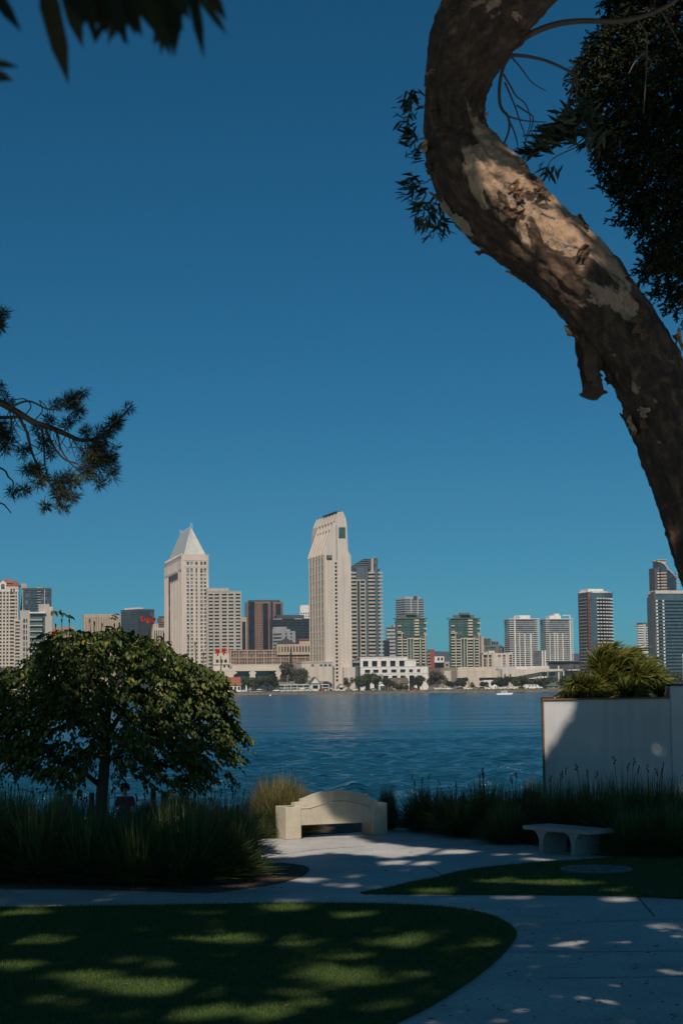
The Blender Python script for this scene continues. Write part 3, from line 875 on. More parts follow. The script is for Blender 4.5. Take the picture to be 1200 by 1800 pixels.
for x in (882.5, 892): b.get('niche', 'darkgrey').prism([(b.U(x), b.Z(1192)), (b.U(x + 3), b.Z(1192)), (b.U(x + 3), b.Z(1184.5)), (b.U(x), b.Z(1187))], lambda p: (p[0], -3.15, p[1]), lambda p: (p[0], -2.9, p[1]))
for x0, x1 in ((803, 821.5), (841, 873)): b.pone('dock_opening', 'glz_dark', x0, x1, 1191.5, 1197, -.2, .2)
b.pone('dock_opening', 'glz_dark', 922, 940, 1194.5, 1200, -.2, .2)
b.pbox('low_wall', 'white', 846, 868, 1196, 1220, -6, -1).pbox('low_wall', 'beige2', 821, 846, 1197, 1220, -6, -1)
for x in (952, 966): b.pone('window', 'glz_teal', x, x + 9, 1182.5, 1190, 2, 3)
b.pone('column', 'white', 978, 979.6, 1172, 1204, -2.4, -1.6); b.pone('column', 'white', 987.5, 989, 1181, 1200, -1, 0)
b.done()
# 27 low dark glass block
b = Bld('office_block', 'low dark glass block with flat overhanging roof under the stepped penthouse tower', 962, 964, 1019, 1164, 1420, 7)
b.core('glz_grey')
for k in range(16): b.pbox('mullion', 'darkgrey', 965 + 3.4 * k, 965.6 + 3.4 * k, 1165, 1215, -.4, 0)
b.box('roof_slab', 'darkgrey', -1.5, b.W + 1, -2, b.L, b.H, b.H + .8)
b.pbox('lower_wing', 'glz_navy', 985, 1040, 1179, 1215, -8, -2).pbox('lower_wing', 'white', 993, 1020, 1177.5, 1179, -9, -2).pbox('lower_wing', 'greybeige', 1018, 1030, 1170, 1215, -7, -1)
b.done()

# 28 blue tower with rows of pale balconies, curved right end
b = Bld('hotel_tower', 'blue glass hotel tower with rows of little pale balconies and rounded right end', 1016, 1033, 1086, 1041, 1350, 18)
outer = []
nseg = 14
rr = b.W * .30
pts = [(0, 0)]
for k in range(nseg + 1):                       # bowed near side
    f = k / nseg
    u = b.W * f
    v = 0 if f < .42 else 9.5 * ((f - .42) / .58) ** 2
    pts.append((u, v))
pts += [(b.W, b.L), (0, b.L)]
pts = pts[1:]
b.get('glazing', 'glz_blue').prism(pts, lambda p: (p[0], p[1], 0), lambda p: (p[0], p[1], b.H))
b.get('roof_cap', 'white').prism(pts[2:], lambda p: (p[0] + .1, p[1] - .3, b.Z(1042)), lambda p: (p[0] + .1, p[1] - .3, b.H + 1.0))
b.pbox('roof_cap', 'white', 1037, 1064, 1034.6, 1040, 4, 18)
rows28 = [b.Z(1052.8 + 5.93 * k) for k in range(24)]
def bow(u):
    f = u / b.W
    return 0 if f < .42 else 9.5 * ((f - .42) / .58) ** 2
xs28 = [1048.8, 1054, 1059.4, 1064.6, 1069.6, 1074.4, 1078.8, 1082.6]
for z in rows28:
    if z < 3: continue
    for k in range(1, nseg):
        f0 = .28 + .72 * (k - 1) / (nseg - 1); f1 = .28 + .72 * k / (nseg - 1)
        u0, u1 = b.W * f0, b.W * f1
        q = [(u0, bow(u0) - .12), (u1, bow(u1) - .12), (u1, bow(u1) + .3), (u0, bow(u0) + .3)]
        b.get('window_band', 'glz_dark').prism(q, lambda p: (p[0], p[1], z - 1.7), lambda p: (p[0], p[1], z - .15))
bal = None
cnt = 0
st = MB()
for z in rows28:
    if z < 3: continue
    for i, x in enumerate(xs28):
        u = b.U(x); wv = .95 - .06 * i
        bx = (u - wv * .62, u + wv * .62, bow(u) - 1.0, bow(u) + .3, z - .1, z + .75)
        if cnt < 99: b.one('balcony', 'white', *bx)
        else: st.box(*bx)
        cnt += 1
if st.v: tag(st.build('balcony', M['white'], b.root), kind='stuff')
rows_l = levels(0, b.H - 4, 5.93 * b.s)[0]
b.grid('L', 'darkgrey', 0, b.L, 0, b.H, cells(0, b.L, 4, .62), [(z + .5, z + 1.7) for z in rows_l], .5)
for z in rows_l: b.box('facade', 'greybeige', -.8, -.5, b.L * .15, b.L * .85, z + 1.8, z + 2.2)
b.pbox('red_strip', 'redtrim', 1032.6, 1035.4, 1044, 1215, -.5, .02)
for z in rows_l: b.one('window', 'glz_dark', b.U(1033.2), b.U(1034.8), -.62, -.4, z, z + 1.2)
b.done()

# 29 white block between the palms and the big blue slab
b = Bld('apartment_block', 'white balcony block squeezed between the palms and the blue banded slab', 1119, 1120, 1143, 1100, 1500, 8)
b.core('glz_grey'); zs, p = levels(0, b.H, 4.3 * b.s)
for z in zs: b.box('balcony', 'offwhite', -.6, b.U(1129), -1.4, 0, z, z + 1.1); b.box('balcony', 'offwhite', b.U(1134), b.W, -1.2, 0, z, z + 1.0)
b.pbox('pier', 'palegrey', 1129, 1133.5, 1097, 1215, -.8, 0).pbox('pier', 'white', 1138, 1140, 1099, 1215, -1.3, 0)
b.pbox('roof_slab', 'white', 1119.5, 1128, 1098.6, 1100, -1.6, 16).pbox('roof_plant', 'darkgrey', 1126, 1138, 1094.5, 1099.5, 2, 12)
b.pbox('lower_wing', 'white', 1119, 1140, 1145, 1215, -4, -1.5)
for k in range(6): b.pone('window', 'glz', 1121, 1138, 1148.5 + 5 * k, 1151 + 5 * k, -4.2, -3.9)
b.done()
# 30 big blue banded slab at the right edge
b = Bld('hotel_tower', 'big blue glass slab with dark window bands and cream roof edge', 1138, 1152, 1262, 1043.5, 1290, 14)
b.core('glz_blue')
for k in range(23):
    y = 1055.4 + 5.98 * k
    z = b.Z(y)
    if z < 6: break
    b.one('window_band', 'glz_dark', b.U(1154), b.W - 1, -.15, .1, z - 2.6 * b.s, z)
    for x in (1152.2, 1163.6): b.one('corner_light_stone', 'white', b.U(x) - .5, b.U(x) + .6, -.8, -.12, z - 2.7 * b.s, z + .3)
b.box('roof_edge', 'beige', -.4, b.W, -.5, b.L, b.H, b.Z(1037.8))
b.box('set_back_bay', 'glz_grey', -1.2, .05, 0, b.L * .42, 0, b.Z(1040)).box('set_back_bay', 'glz_blue', -1.0, .05, b.L * .42, b.L, 0, b.H - 2)
for k in range(14): b.box('set_back_bay', 'darkgrey', -1.35, -1.1, b.L * (.05 + .03 * k), b.L * (.06 + .03 * k), 0, b.Z(1041))
b.done()
# 31 dark tower with slanted oval top
b = Bld('hotel_tower', 'dark rounded tower with slanted oval glass top, rising behind the blue banded slab', 1150, 1156, 1194, 1000, 1600, 10)
def oval(u0, u1, n=20):
    cu, ru = (u0 + u1) / 2, (u1 - u0) / 2
    return [(cu + ru * math.cos(2 * math.pi * k / n), 12 + 11 * math.sin(2 * math.pi * k / n)) for k in range(n)]
ov = oval(b.U(1156), b.U(1194))
def cut(p):
    f = (p[0] - b.U(1156)) / (b.U(1194) - b.U(1156))
    g = (p[1] - 1) / 22
    ys = 985 if f < .3 else 985 + 28 * (f - .3) / .7
    return b.Z(ys + 8 * (1 - g) * min(1, f * 2))
b.get('shaft', 'glz_navy').prism(ov, lambda p: (p[0], p[1], 0), lambda p: (p[0], p[1], cut(p)))
rim = [(p[0], p[1], cut(p) + .1) for p in ov]
b.get('rim', 'beige').tube(rim + rim[:1], .55, 6, cap=False)
b.pbox('roof_plant', 'beige', 1160, 1174, 984, 989, 6, 18).pbox('roof_plant', 'tan', 1157, 1176, 982.6, 984, 5, 19)
zs, p = levels(b.Z(1045), b.Z(1003), 5.1 * b.s)
b.pbox('balcony_bay', 'darkgrey', 1150.5, 1159, 998, 1215, 2, 16)
for z in zs:
    b.one('balcony', 'tan', b.U(1160), b.U(1170), -.5, 3, z, z + 1.3)
    b.one('balcony', 'white', b.U(1155), b.U(1157.6), .4, 3, z, z + 1.0)
    b.one('balcony', 'palegrey', b.U(1191), b.U(1195.5), 4, 10, z, z + 1.0)
b.done()

# ------------------------------------------------------------------ the far shore: land, cottages, trees, cars
def sheet(name, pts, z, m, kind='structure', th=.03, parent=None):
    mb = MB(); mb.prism([(p[0], p[1]) for p in pts], lambda p: (p[0], p[1], z - th), lambda p: (p[0], p[1], z))
    o = mb.build(name, m, parent)
    o['kind'] = kind
    return o
WZ = -2.5
YS = 1250
M['rock'] = plain('seawall rock', (.16, .13, .10), var=.6, scale=.5, bump=.8, bscale=2)
M['farlawn'] = plain('far shore lawn', (.10, .115, .03), var=.3, scale=.06)
M['farland'] = plain('paved far shore', (.22, .20, .18), var=.2, scale=.02)
mb = MB()
n = 240; rows_ = [(YS - 2, WZ - 1.5), (YS + .3, WZ + .3), (YS + 1.6, WZ + .8), (YS + 3.2, WZ + 1.25), (YS + 4.6, WZ + 1.55), (YS + 8.5, WZ + 1.55)]
for i in range(n + 1):
    x = -420 + 840 * i / n
    for j, (y, z) in enumerate(rows_):
        k = .55 if 0 < j < 5 else 0
        mb.v.append((x, y + rnd.uniform(-k, k), z + rnd.uniform(-k, k) * .8))
for i in range(n):
    for j in range(len(rows_) - 1):
        a = i * len(rows_) + j; mb.f.append((a, a + len(rows_), a + len(rows_) + 1, a + 1))
tag(mb.build('seawall', M['rock']), 'low rocky seawall running along the far waterline', 'seawall')
mb = MB()
prof = [(YS + 7.5, WZ + 1.5), (YS + 14, WZ + 2.15), (YS + 30, -.52), (YS + 40, -.56)]
for x in (-430, 430):
    for y, z in prof: mb.v.append((x, y, z))
for j in range(3): mb.f.append((j, 4 + j, 5 + j, j + 1))
tag(mb.build('shore_lawn', M['farlawn']), kind='structure')
mb = MB(); mb.v = [(-2400, YS + 20, -.6), (2400, YS + 20, -.6), (2400, 2500, -.6), (-2400, 2500, -.6)]; mb.f = [(0, 1, 2, 3)]
tag(mb.build('far_ground', M['farland']), kind='structure')
M['hill'] = plain('hazy distant hill', (.10, .105, .13), var=.2, scale=.002)
mb = MB(); n = 160
for i in range(n + 1):
    x = -1400 + 2800 * i / n
    h = 41 + 14 * noise.noise(Vector((x * .0042, 3.1, 0))) + 4 * noise.noise(Vector((x * .024, 9, 0)))
    mb.v += [(x, 2150, 0), (x, 2280, max(12, h)), (x, 2420, 0)]
for i in range(n):
    a = i * 3; mb.f += [(a, a + 3, a + 4, a + 1), (a + 1, a + 4, a + 5, a + 2)]
tag(mb.build('hills', M['hill'], smooth=True), kind='structure')

def cottage(name, label, x0, x1, yr, ye, d, wallm, roofm, a=10, dep=9, ridge='x', gable_win=True, windows=4, chim=False, gz=-.45, porch=False, cat='building'):
    b = Bld(name, label, x0, x0, x1, ye, d, a, depth=dep, gz=gz, cat=cat)
    b.box('walls', wallm, 0, b.W, 0, dep, 0, b.H)
    rm = MB(); zr = b.Z(yr); o = .7
    if ridge == 'x':
        P = [(-o, b.H - .2), (dep + o, b.H - .2), (dep / 2, zr)]
        rm.prism(P, lambda p: (-o, p[0], p[1]), lambda p: (b.W + o, p[0], p[1]))
    elif ridge == 'y':
        P = [(-o, b.H - .2), (b.W + o, b.H - .2), (b.W / 2, zr)]
        rm.prism(P, lambda p: (p[0], -o, p[1]), lambda p: (p[0], dep + o, p[1]))
        if gable_win:
            gm = MB().prism([(o * .4, b.H), (b.W - o * .4, b.H), (b.W / 2, zr - .9)], lambda p: (p[0], -o - .08, p[1]), lambda p: (p[0], -o + .1, p[1])); gm.build('gable', M[wallm], b.root)
    else:
        hip(rm, 0, b.W, 0, dep, b.H, zr, .8, ridge if isinstance(ridge, float) else 0)
    r = rm.build('roof', M[roofm], b.root)
    if chim: MB().box(b.W * .85, b.W * .85 + 1.2, dep * .4, dep * .4 + 1.2, b.H, zr + 1.2).build('chimney', M['redtrim'], r)
    for k in range(windows):
        u = b.W * (k + .5) / windows
        b.one('window', 'glz_dark', u - b.W / windows * .28, u + b.W / windows * .28, -.12, .1, b.H * .3, b.H * .75)
    if porch:
        b.box('porch', wallm, 0, b.W, -3, -2.6, b.H * .45, b.H * .55)
        for k in range(9): b.box('porch', wallm, b.W * k / 8 - .2, b.W * k / 8 + .2, -3, -2.6, 0, b.H)
        b.box('porch', wallm, -.3, b.W + .3, -3.2, 0, b.H - .5, b.H)
    b.done()
    return b
cottage('shore_cottage', 'white cottage with red tiled roof by the far waterline, right of the flowering tree', 391, 423, 1190.5, 1204, 1285, 'white', 'redroof', dep=14, windows=5)
cottage('shore_pavilion', 'low white pavilion with flat hip roof, right of the red roofed cottage', 438, 460, 1210.5, 1213, 1275, 'offwhite', 'offwhite', dep=6, ridge=.5, windows=6)
cottage('shore_restaurant', 'two storey shore restaurant with white verandas and grey gabled roof', 488, 576, 1198, 1203.5, 1282, 'offwhite', 'greyroof', dep=10, windows=16, porch=True)
cottage('shore_house', 'grey roofed house with pale triangular gable above the veranda restaurant', 518, 565, 1189, 1201, 1290, 'greybeige', 'brownroof', dep=10, windows=5)
cottage('shore_house', 'small pale gabled house front beside the veranda restaurant', 546, 562, 1190, 1201, 1280.5, 'offwhite', 'brownroof', dep=10, ridge='y', windows=1)
cottage('shore_hut', 'small white gabled hut right of the veranda restaurant', 594, 605, 1202, 1208, 1279, 'white', 'greyroof', dep=6, ridge='y', windows=1)
cottage('shore_house', 'brown hip roofed house with a chimney in front of the white hotel wing', 688, 717, 1191.5, 1201, 1286, 'brownbeige', 'brownroof', dep=10, windows=4, chim=True)
cottage('park_hut', 'square tan hut with dark green pyramid roof near the rocky shore', 962, 982, 1199, 1206.3, 1276, 'tan', 'greenroof', dep=8, ridge=0.01, windows=2)
cottage('shore_house', 'white low house at the left edge behind the flowering tree', -6, 22, 1180, 1187, 1290, 'white', 'greyroof', dep=10, windows=4)
def cupola(label, x, yt, yb, wd, d):
    p = at(x, yt, d); s = d / F
    r = tag(empty('cupola_tower', (p.x, d, -.45)), label, 'tower')
    H = p.z + .45
    MB().cyl(0, 0, 0, H * .62, wd * s * .5, wd * s * .4, 10).cyl(0, 0, H * .66, H * .86, wd * s * .3, None, 10).build('shaft', M['white'], r)
    MB().cyl(0, 0, H * .60, H * .66, wd * s * .75, None, 12).build('gallery', M['offwhite'], r)
    MB().cyl(0, 0, H * .86, H, wd * s * .42, .1, 10).build('cap', M['greyroof'], r)
cupola('small white lighthouse shaped tower in front of the white hotel wing', 671, 1185, 1208, 7, 1281)
cupola('small pale cupola with tiered roof left of the round green tree', 627.5, 1196.5, 1208, 6, 1281)
cupola('slim white monument beside the red roofed cottage', 433, 1197.5, 1212, 3.4, 1277)
# tents
def tent(label, x, yt, wd, m, d=1274):
    p = at(x, yt, d); s = d / F; H = p.z + .42; h = wd * s / 2
    r = tag(empty('canopy_tent', (p.x, d, -.42)), label, 'tent')
    mb = MB(); hip(mb, -h, h, -h, h, H * .6, H, .1); mb.build('canopy', M[m], r)
    for a in (-1, 1):
        for c in (-1, 1): MB().box(a * h - .06, a * h + .06, c * h - .06, c * h + .06, 0, H * .6).build('leg', M['steel'], r)
M['blue'] = plain('blue canvas', (.05, .12, .30), var=.2)
tent('white pointed tent between the round green tree and the lighthouse tower', 670, 1200.5, 11, 'white')
tent('white low tent in front of the veranda restaurant', 531, 1209, 13, 'white', 1272)
tent('blue canopy tent just right of the veranda restaurant', 581, 1206, 9, 'blue')
tent('bigger blue canopy tent at the left end of the veranda restaurant', 503.5, 1210, 10, 'blue', 1271)
tent('blue canopy tent left of the round green tree', 637, 1204.5, 8, 'blue')
tent('blue canopy tent among parked cars below the right green topped tower', 798, 1206.5, 7, 'blue', 1272)
tent('white canopy tent by the dark shore trees under the long hall', 869, 1203, 9, 'white', 1272)

# cars parked along the far shore
M['carwhite'] = plain('white car paint', (.75, .75, .74), rough=.3, var=.03)
M['cargrey'] = plain('grey car paint', (.22, .23, .25), rough=.3, var=.03)
M['cardark'] = plain('dark car paint', (.03, .035, .045), rough=.3, var=.03)
M['carred'] = plain('red car paint', (.30, .03, .03), rough=.3, var=.03)
M['tyre'] = plain('tyre rubber', (.02, .02, .02), rough=.9)
cproto = {}
def make_car(pm):
    if pm in cproto: return cproto[pm], copy_tree(cproto[pm])
    r = empty('parked_car')
    MB().prism([(-2.2, .3), (2.2, .3), (2.25, .75), (1.5, .95), (.75, 1.5), (-1.1, 1.52), (-1.9, 1.0), (-2.25, .9)], lambda p: (p[0], -.85, p[1]), lambda p: (p[0], .85, p[1])).build('body', M[pm], r)
    MB().prism([(1.25, .98), (.7, 1.42), (-1.05, 1.44), (-1.6, 1.0)], lambda p: (p[0], -.88, p[1]), lambda p: (p[0], .88, p[1])).build('window', M['glz_dark'], r)
    wm = None
    for x in (-1.35, 1.35):
        for y in (-.8, .8):
            if wm is None:
                wm = MB().tube([(0, -.11, 0), (0, .11, 0)], .33, 10).build('wheel', M['tyre'], r); o = wm
            else:
                o = wm.copy(); col.objects.link(o); o.parent = r
            o.location = (x, y, .33)
    cproto[pm] = r
    return r, r
cars = [(757, 'cargrey', 'grey car under the brown shore tree at the hotel wing corner'), (766.5, 'carwhite', 'white car just right of the brown shore tree by the hotel wing'), (777.5, 'carwhite', 'white car between the brown shore tree and the blue tent'),
        (788, 'carwhite', 'white car just left of the blue tent on the far lawn'), (808, 'cardark', 'dark car just right of the blue tent on the far lawn'), (822.5, 'carwhite', 'white car right of the dark shore tree below the hall'),
        (836, 'cargrey', 'grey car below the small yellow tree'), (846, 'cardark', 'dark car below the small bush by the hall'), (859.5, 'carwhite', 'white car left of the white tent under the hall'),
        (880, 'carwhite', 'white car right of the white tent under the hall'), (891.5, 'carwhite', 'white car directly above the small boat'), (904, 'carwhite', 'white car a little right of the small boat'),
        (916, 'cardark', 'dark car beside the parked white van'), (947.5, 'carwhite', 'white car right of the parked white van'), (955.5, 'cardark', 'dark car touching the green roofed hut'),
        (592, 'carwhite', 'white car at the little gabled hut'), (613, 'cargrey', 'grey car right of the little gabled hut'), (623, 'carwhite', 'white car under the tiered cupola'),
        (646, 'cardark', 'dark car in the shade of the round green tree'), (656, 'cargrey', 'grey car at the right side of the round green tree'), (473, 'cardark', 'dark car between the pavilion and the veranda restaurant'),
        (486, 'carwhite', 'white car at the left end of the veranda restaurant'), (545, 'carwhite', 'white car in front of the veranda restaurant gable'), (565, 'carred', 'red car at the right end of the veranda restaurant'), (412, 'carwhite', 'white car in front of the red roofed cottage'),
        (428, 'carwhite', 'white car between the red roofed cottage and the white pavilion'), (728, 'carred', 'red car right of the brown hip roofed house')]
for k, (x, pm, lab) in enumerate(cars):
    c = make_car(pm)[1]
    c.location = (at(x, 1210, 1268).x, 1268 + (k % 3) * .9, -.42)
    c.rotation_euler = (0, 0, R([8, 172, 25, -12][k % 4]))
    tag(c, lab, 'car', 'cars parked along the far shore')
r = tag(empty('parked_van', (at(934.5, 1210, 1267).x, 1267, -.42), R(6)), 'long white van parked between the shore trees and the green roofed hut', 'van')
MB().prism([(-4.6, .4), (4.6, .4), (4.7, 1.5), (3.6, 2.6), (-4.5, 2.7), (-4.7, 1.2)], lambda p: (p[0], -1.1, p[1]), lambda p: (p[0], 1.1, p[1])).build('body', M['carwhite'], r)
for x in (-2.8, -.6, 1.6): MB().box(x, x + 1.5, -1.14, 1.14, 1.5, 2.2).build('window', M['glz_dark'], r)
for x in (-3, 3):
    for y in (-1.0, 1.0): MB().tube([(x, y - .15, .42), (x, y + .15, .42)], .42, 10).build('wheel', M['tyre'], r)
# boat and buoy
p = gnd(886, 1221, WZ)
r = tag(empty('motor_boat', (p.x, p.y, WZ), R(8)), 'small white motor boat on the water near the far shore', 'boat')
MB().prism([(-4.0, -.3), (3.2, -.3), (4.3, .9), (-4.1, .8)], lambda p: (p[0], -1.1, p[1]), lambda p: (p[0], 1.1, p[1])).build('hull', M['carwhite'], r)
MB().prism([(-1.6, .8), (1.4, .8), (.9, 1.8), (-1.5, 1.8)], lambda p: (p[0], -.8, p[1]), lambda p: (p[0], .8, p[1])).build('cabin', M['offwhite'], r)
MB().box(-1.9, 1.3, -.85, .85, 1.82, 1.95).build('cabin_roof', M['white'], r)
MB().box(-1.2, .7, -.83, .83, 1.1, 1.5).build('window', M['glz_dark'], r)
p = gnd(475, 1223.5, WZ)
r = tag(empty('buoy', (p.x, p.y, WZ)), 'tiny white mooring buoy off the veranda restaurant', 'buoy')
MB().tube([(0, 0, -.3), (0, 0, .1), (0, 0, .5), (0, 0, .8), (0, 0, 1.2)], [.3, .6, .55, .2, .12], 10).build('float', M['carwhite'], r)
# flagpole
p = at(1181, 1150, 1300)
r = tag(empty('flagpole', (p.x, 1262, -.42)), 'thin flagpole with a red and white flag in front of the blue banded slab', 'flagpole')
s_ = 1262 / F
H = at(1181, 1150, 1262).z + .42
MB().cyl(0, 0, 0, H, .12, .08, 8).build('pole', M['steel'], r)
fl_ = MB(); fw = MB()
for k in range(8):
    x0, x1 = .1 + k * .5, .1 + (k + 1) * .5
    y0, y1 = .3 * math.sin(k * .9), .3 * math.sin((k + 1) * .9)
    (fw if k < 3 else fl_).face([(x0, y0, H - 2.4), (x1, y1, H - 2.5), (x1, y1, H - .2 - k * .05), (x0, y0, H - .1 - k * .05)])
f = fl_.build('flag', M['carred'], r); fw.build('flag_field', M['carwhite'], f)

for lab, x, yt, d in (('thin pale lamp post at the left end of the veranda restaurant', 505, 1187, 1274), ('thin pale lamp post between the shore trees under the long hall', 859.5, 1195, 1273), ('thin pale lamp post right of the lighthouse shaped tower', 700.5, 1196, 1273), ('thin pale lamp post by the short palm below the red brick building', 776, 1196, 1273)):
    p = at(x, yt, d); H = p.z + .42
    r = tag(empty('lamp_post', (p.x, d, -.42)), lab, 'lamp post', 'lamp posts on the far shore')
    MB().cyl(0, 0, 0, H, .14, .09, 8).build('pole', M['offwhite'], r)
    MB().box(-.1, 1.3, -.1, .1, H - .15, H).build('lamp_head', M['offwhite'], r)
# ------------------------------------------------------------------ trees along the far shore
M['bark'] = plain('grey brown bark', (.10, .075, .055), var=.4, scale=3, bump=.5, bscale=12)
M['far_green'] = leafmat('far tree leaves', [(0, (.045, .06, .022)), (.5, (.075, .095, .034)), (1, (.13, .14, .05))])
M['far_dark'] = leafmat('far dark leaves', [(0, (.03, .038, .022)), (.6, (.06, .07, .036)), (1, (.10, .10, .05))])
M['far_brown'] = leafmat('far dry leaves', [(0, (.075, .066, .04)), (.6, (.12, .108, .066)), (1, (.17, .15, .09))])
M['far_yellow'] = leafmat('far yellow leaves', [(0, (.12, .09, .015)), (1, (.22, .17, .03))])
def far_tree(label, x, yt, yb, wd, m='far_green', d=1275, name='shore_tree', shape='round', seed=0):
    p = at(x, yt, d); s = d / F; gz = -.45
    H = p.z - gz; Rr = wd * s / 2
    r = tag(empty(name, (p.x, d, gz)), label, 'palm' if shape == 'palm' else 'tree')
    g = np.random.default_rng(100 + seed)
    if shape == 'palm':
        MB().cyl(0, 0, 0, H * .8, .3, .22, 8).build('trunk', M['bark'], r)
        mb = MB()
        for k in range(26):
            a = g.uniform(0, 6.28); up = g.uniform(-.5, .9); L = Rr * g.uniform(.8, 1.1)
            q = [Vector((math.cos(a) * L * t, math.sin(a) * L * t, H * .8 + (up * t - .9 * t * t) * L)) for t in (0, .35, .7, 1)]
            sd_ = Vector((-math.sin(a), math.cos(a), 0)) * .35
            for i in range(3): mb.face([q[i] - sd_, q[i + 1] - sd_ * .6, q[i + 1] + sd_ * .6, q[i] + sd_])
        mb.build('crown', M[m], r); return r
    zc0 = H * (.30 if shape == 'round' else .08)
    tm = MB()
    tm.tube([(0, 0, 0), (.2, 0, H * .3), (-.1, .1, H * .6)], [.45, .35, .2], 7)
    for k in range(3):
        a = g.uniform(0, 6.28); tm.tube([(.1, 0, H * .3), (math.cos(a) * Rr * .4, math.sin(a) * Rr * .4, H * .6)], [.22, .1], 6)
    tm.build('trunk', M['bark'], r)
    n = int(260 + 55 * wd)
    nc = 11
    if shape == 'cone':
        t = g.uniform(0, 1, n); a = g.uniform(0, 6.28, n); rr = Rr * (1 - t) * np.sqrt(g.uniform(.2, 1, n)) * 1.1
        P = np.stack([rr * np.cos(a), rr * np.sin(a), H * (.08 + .92 * t)], 1)
    else:
        cs_ = np.stack([g.uniform(-.72, .72, nc) * Rr, g.uniform(-.6, .6, nc) * Rr, g.uniform(.15, .78, nc) * (H - zc0) + zc0], 1)
        k = g.integers(0, nc, n)
        rad = np.array([Rr * .36, Rr * .36, (H - zc0) * .27])
        P = cs_[k] + rand_dirs(n, g) * rad * (g.uniform(.3, 1.0, (n, 1)) ** .5)
        P[:, 2] = np.clip(P[:, 2], zc0 * .7, H)
    sz = max(.5, min(1.0, Rr * .14))
    V = leaf_verts(P, rand_dirs(n, g), rand_dirs(n, g), sz * g.uniform(.8, 1.6, n), sz * g.uniform(.6, 1.0, n))
    MB().quads(V, 6, LEAF).build('crown', M[m], r)
    return r
ft = [
    ('left one of two dark green trees joined in front of the terrace building piers', 441, 1189.5, 1212, 34, 'far_green', 1276, 'round'),
    ('right one of two dark green trees joined in front of the terrace building piers', 470, 1188, 1212, 38, 'far_dark', 1278, 'round'),
    ('wide grey brown tree standing above the veranda restaurant roof', 516, 1166, 1200, 54, 'far_brown', 1292, 'round'),
    ('pale brown bare looking tree left of the veranda restaurant roof', 497, 1179, 1205, 24, 'far_brown', 1290, 'round'),
    ('dark pointed conifer in front of the brown brick hotel', 511, 1141, 1168, 13, 'far_dark', 1330, 'cone'),
    ('small dark tree at the foot of the slanted tower', 575, 1196.5, 1208, 20, 'far_dark', 1288, 'round'),
    ('small brown green tree at the foot of the beige podium block', 612, 1191, 1206, 18, 'far_brown', 1288, 'round'),
    ('large round bright green tree in front of the white hotel wing', 646, 1183, 1210, 48, 'far_green', 1277, 'round'),
    ('dark green tree left of the brown hip roofed house', 683, 1192, 1210, 26, 'far_dark', 1278, 'round'),
    ('low bush under the eave of the brown hip roofed house', 704, 1202, 1211, 26, 'far_green', 1275, 'bush'),
    ('airy tree before the right part of the white hotel wing', 736, 1188.5, 1212, 26, 'far_dark', 1279, 'round'),
    ('big brownish tree at the right corner of the white hotel wing', 766, 1179.5, 1212, 34, 'far_brown', 1281, 'round'),
    ('short palm between the two shore trees below the red brick building', 783, 1188, 1210, 14, 'far_green', 1276, 'palm'),
    ('low dark tree right of the short palm', 791, 1197, 1212, 22, 'far_dark', 1276, 'round'),
    ('dark round tree under the left end of the long beige hall', 811, 1191.5, 1213, 24, 'far_dark', 1276, 'round'),
    ('small yellow leaved tree under the long beige hall', 830.5, 1198.5, 1209, 10, 'far_yellow', 1275, 'round'),
    ('small dark bush tree under the long beige hall, right of the yellow one', 849, 1198.5, 1212, 18, 'far_dark', 1274, 'round'),
    ('ragged dark tree under the slanted canopy of the hall, left one', 881, 1190, 1212, 34, 'far_dark', 1276, 'round'),
    ('short palm among the dark trees under the slanted hall canopy', 870, 1190, 1208, 14, 'far_green', 1282, 'palm'),
    ('dark spreading tree under the slanted canopy of the hall, above the white van', 915, 1190, 1211, 36, 'far_green', 1276, 'round'),
    ('short palm above the dark spreading tree under the hall canopy', 917, 1187.5, 1206, 14, 'far_dark', 1283, 'palm'),
    ('broad low tree behind the green roofed hut', 953, 1189.5, 1206, 46, 'far_dark', 1284, 'bush'),
    ('broad low tree right of the white column behind the hut', 1003, 1187, 1208, 44, 'far_dark', 1284, 'bush'),
    ('broad low dark tree at the foot of the rounded blue tower', 1038, 1185.5, 1208, 46, 'far_green', 1282, 'bush'),
    ('brown dry tree at the foot of the blue banded slab', 1161, 1174, 1207, 30, 'far_brown', 1278, 'round'),
    ('bright green shore tree at the right edge under the flag', 1191, 1180, 1207, 30, 'far_green', 1277, 'bush'),
    ('brown tree above the shore at the left edge', 8, 1172, 1200, 46, 'far_brown', 1280, 'round'),
    ('small palm standing on the long hall roof line', 941.5, 1163, 1178, 9, 'far_brown', 1362, 'palm'),
    ('green shore tree seen left of the flowering tree crown', 60, 1186, 1208, 40, 'far_dark', 1282, 'round'),
]
for i, (lab, x, yt, yb, wd, m, d, sh) in enumerate(ft):
    far_tree(lab, x, yt, yb, wd, m, d, 'shore_palm' if sh == 'palm' else 'shore_tree', sh, i)

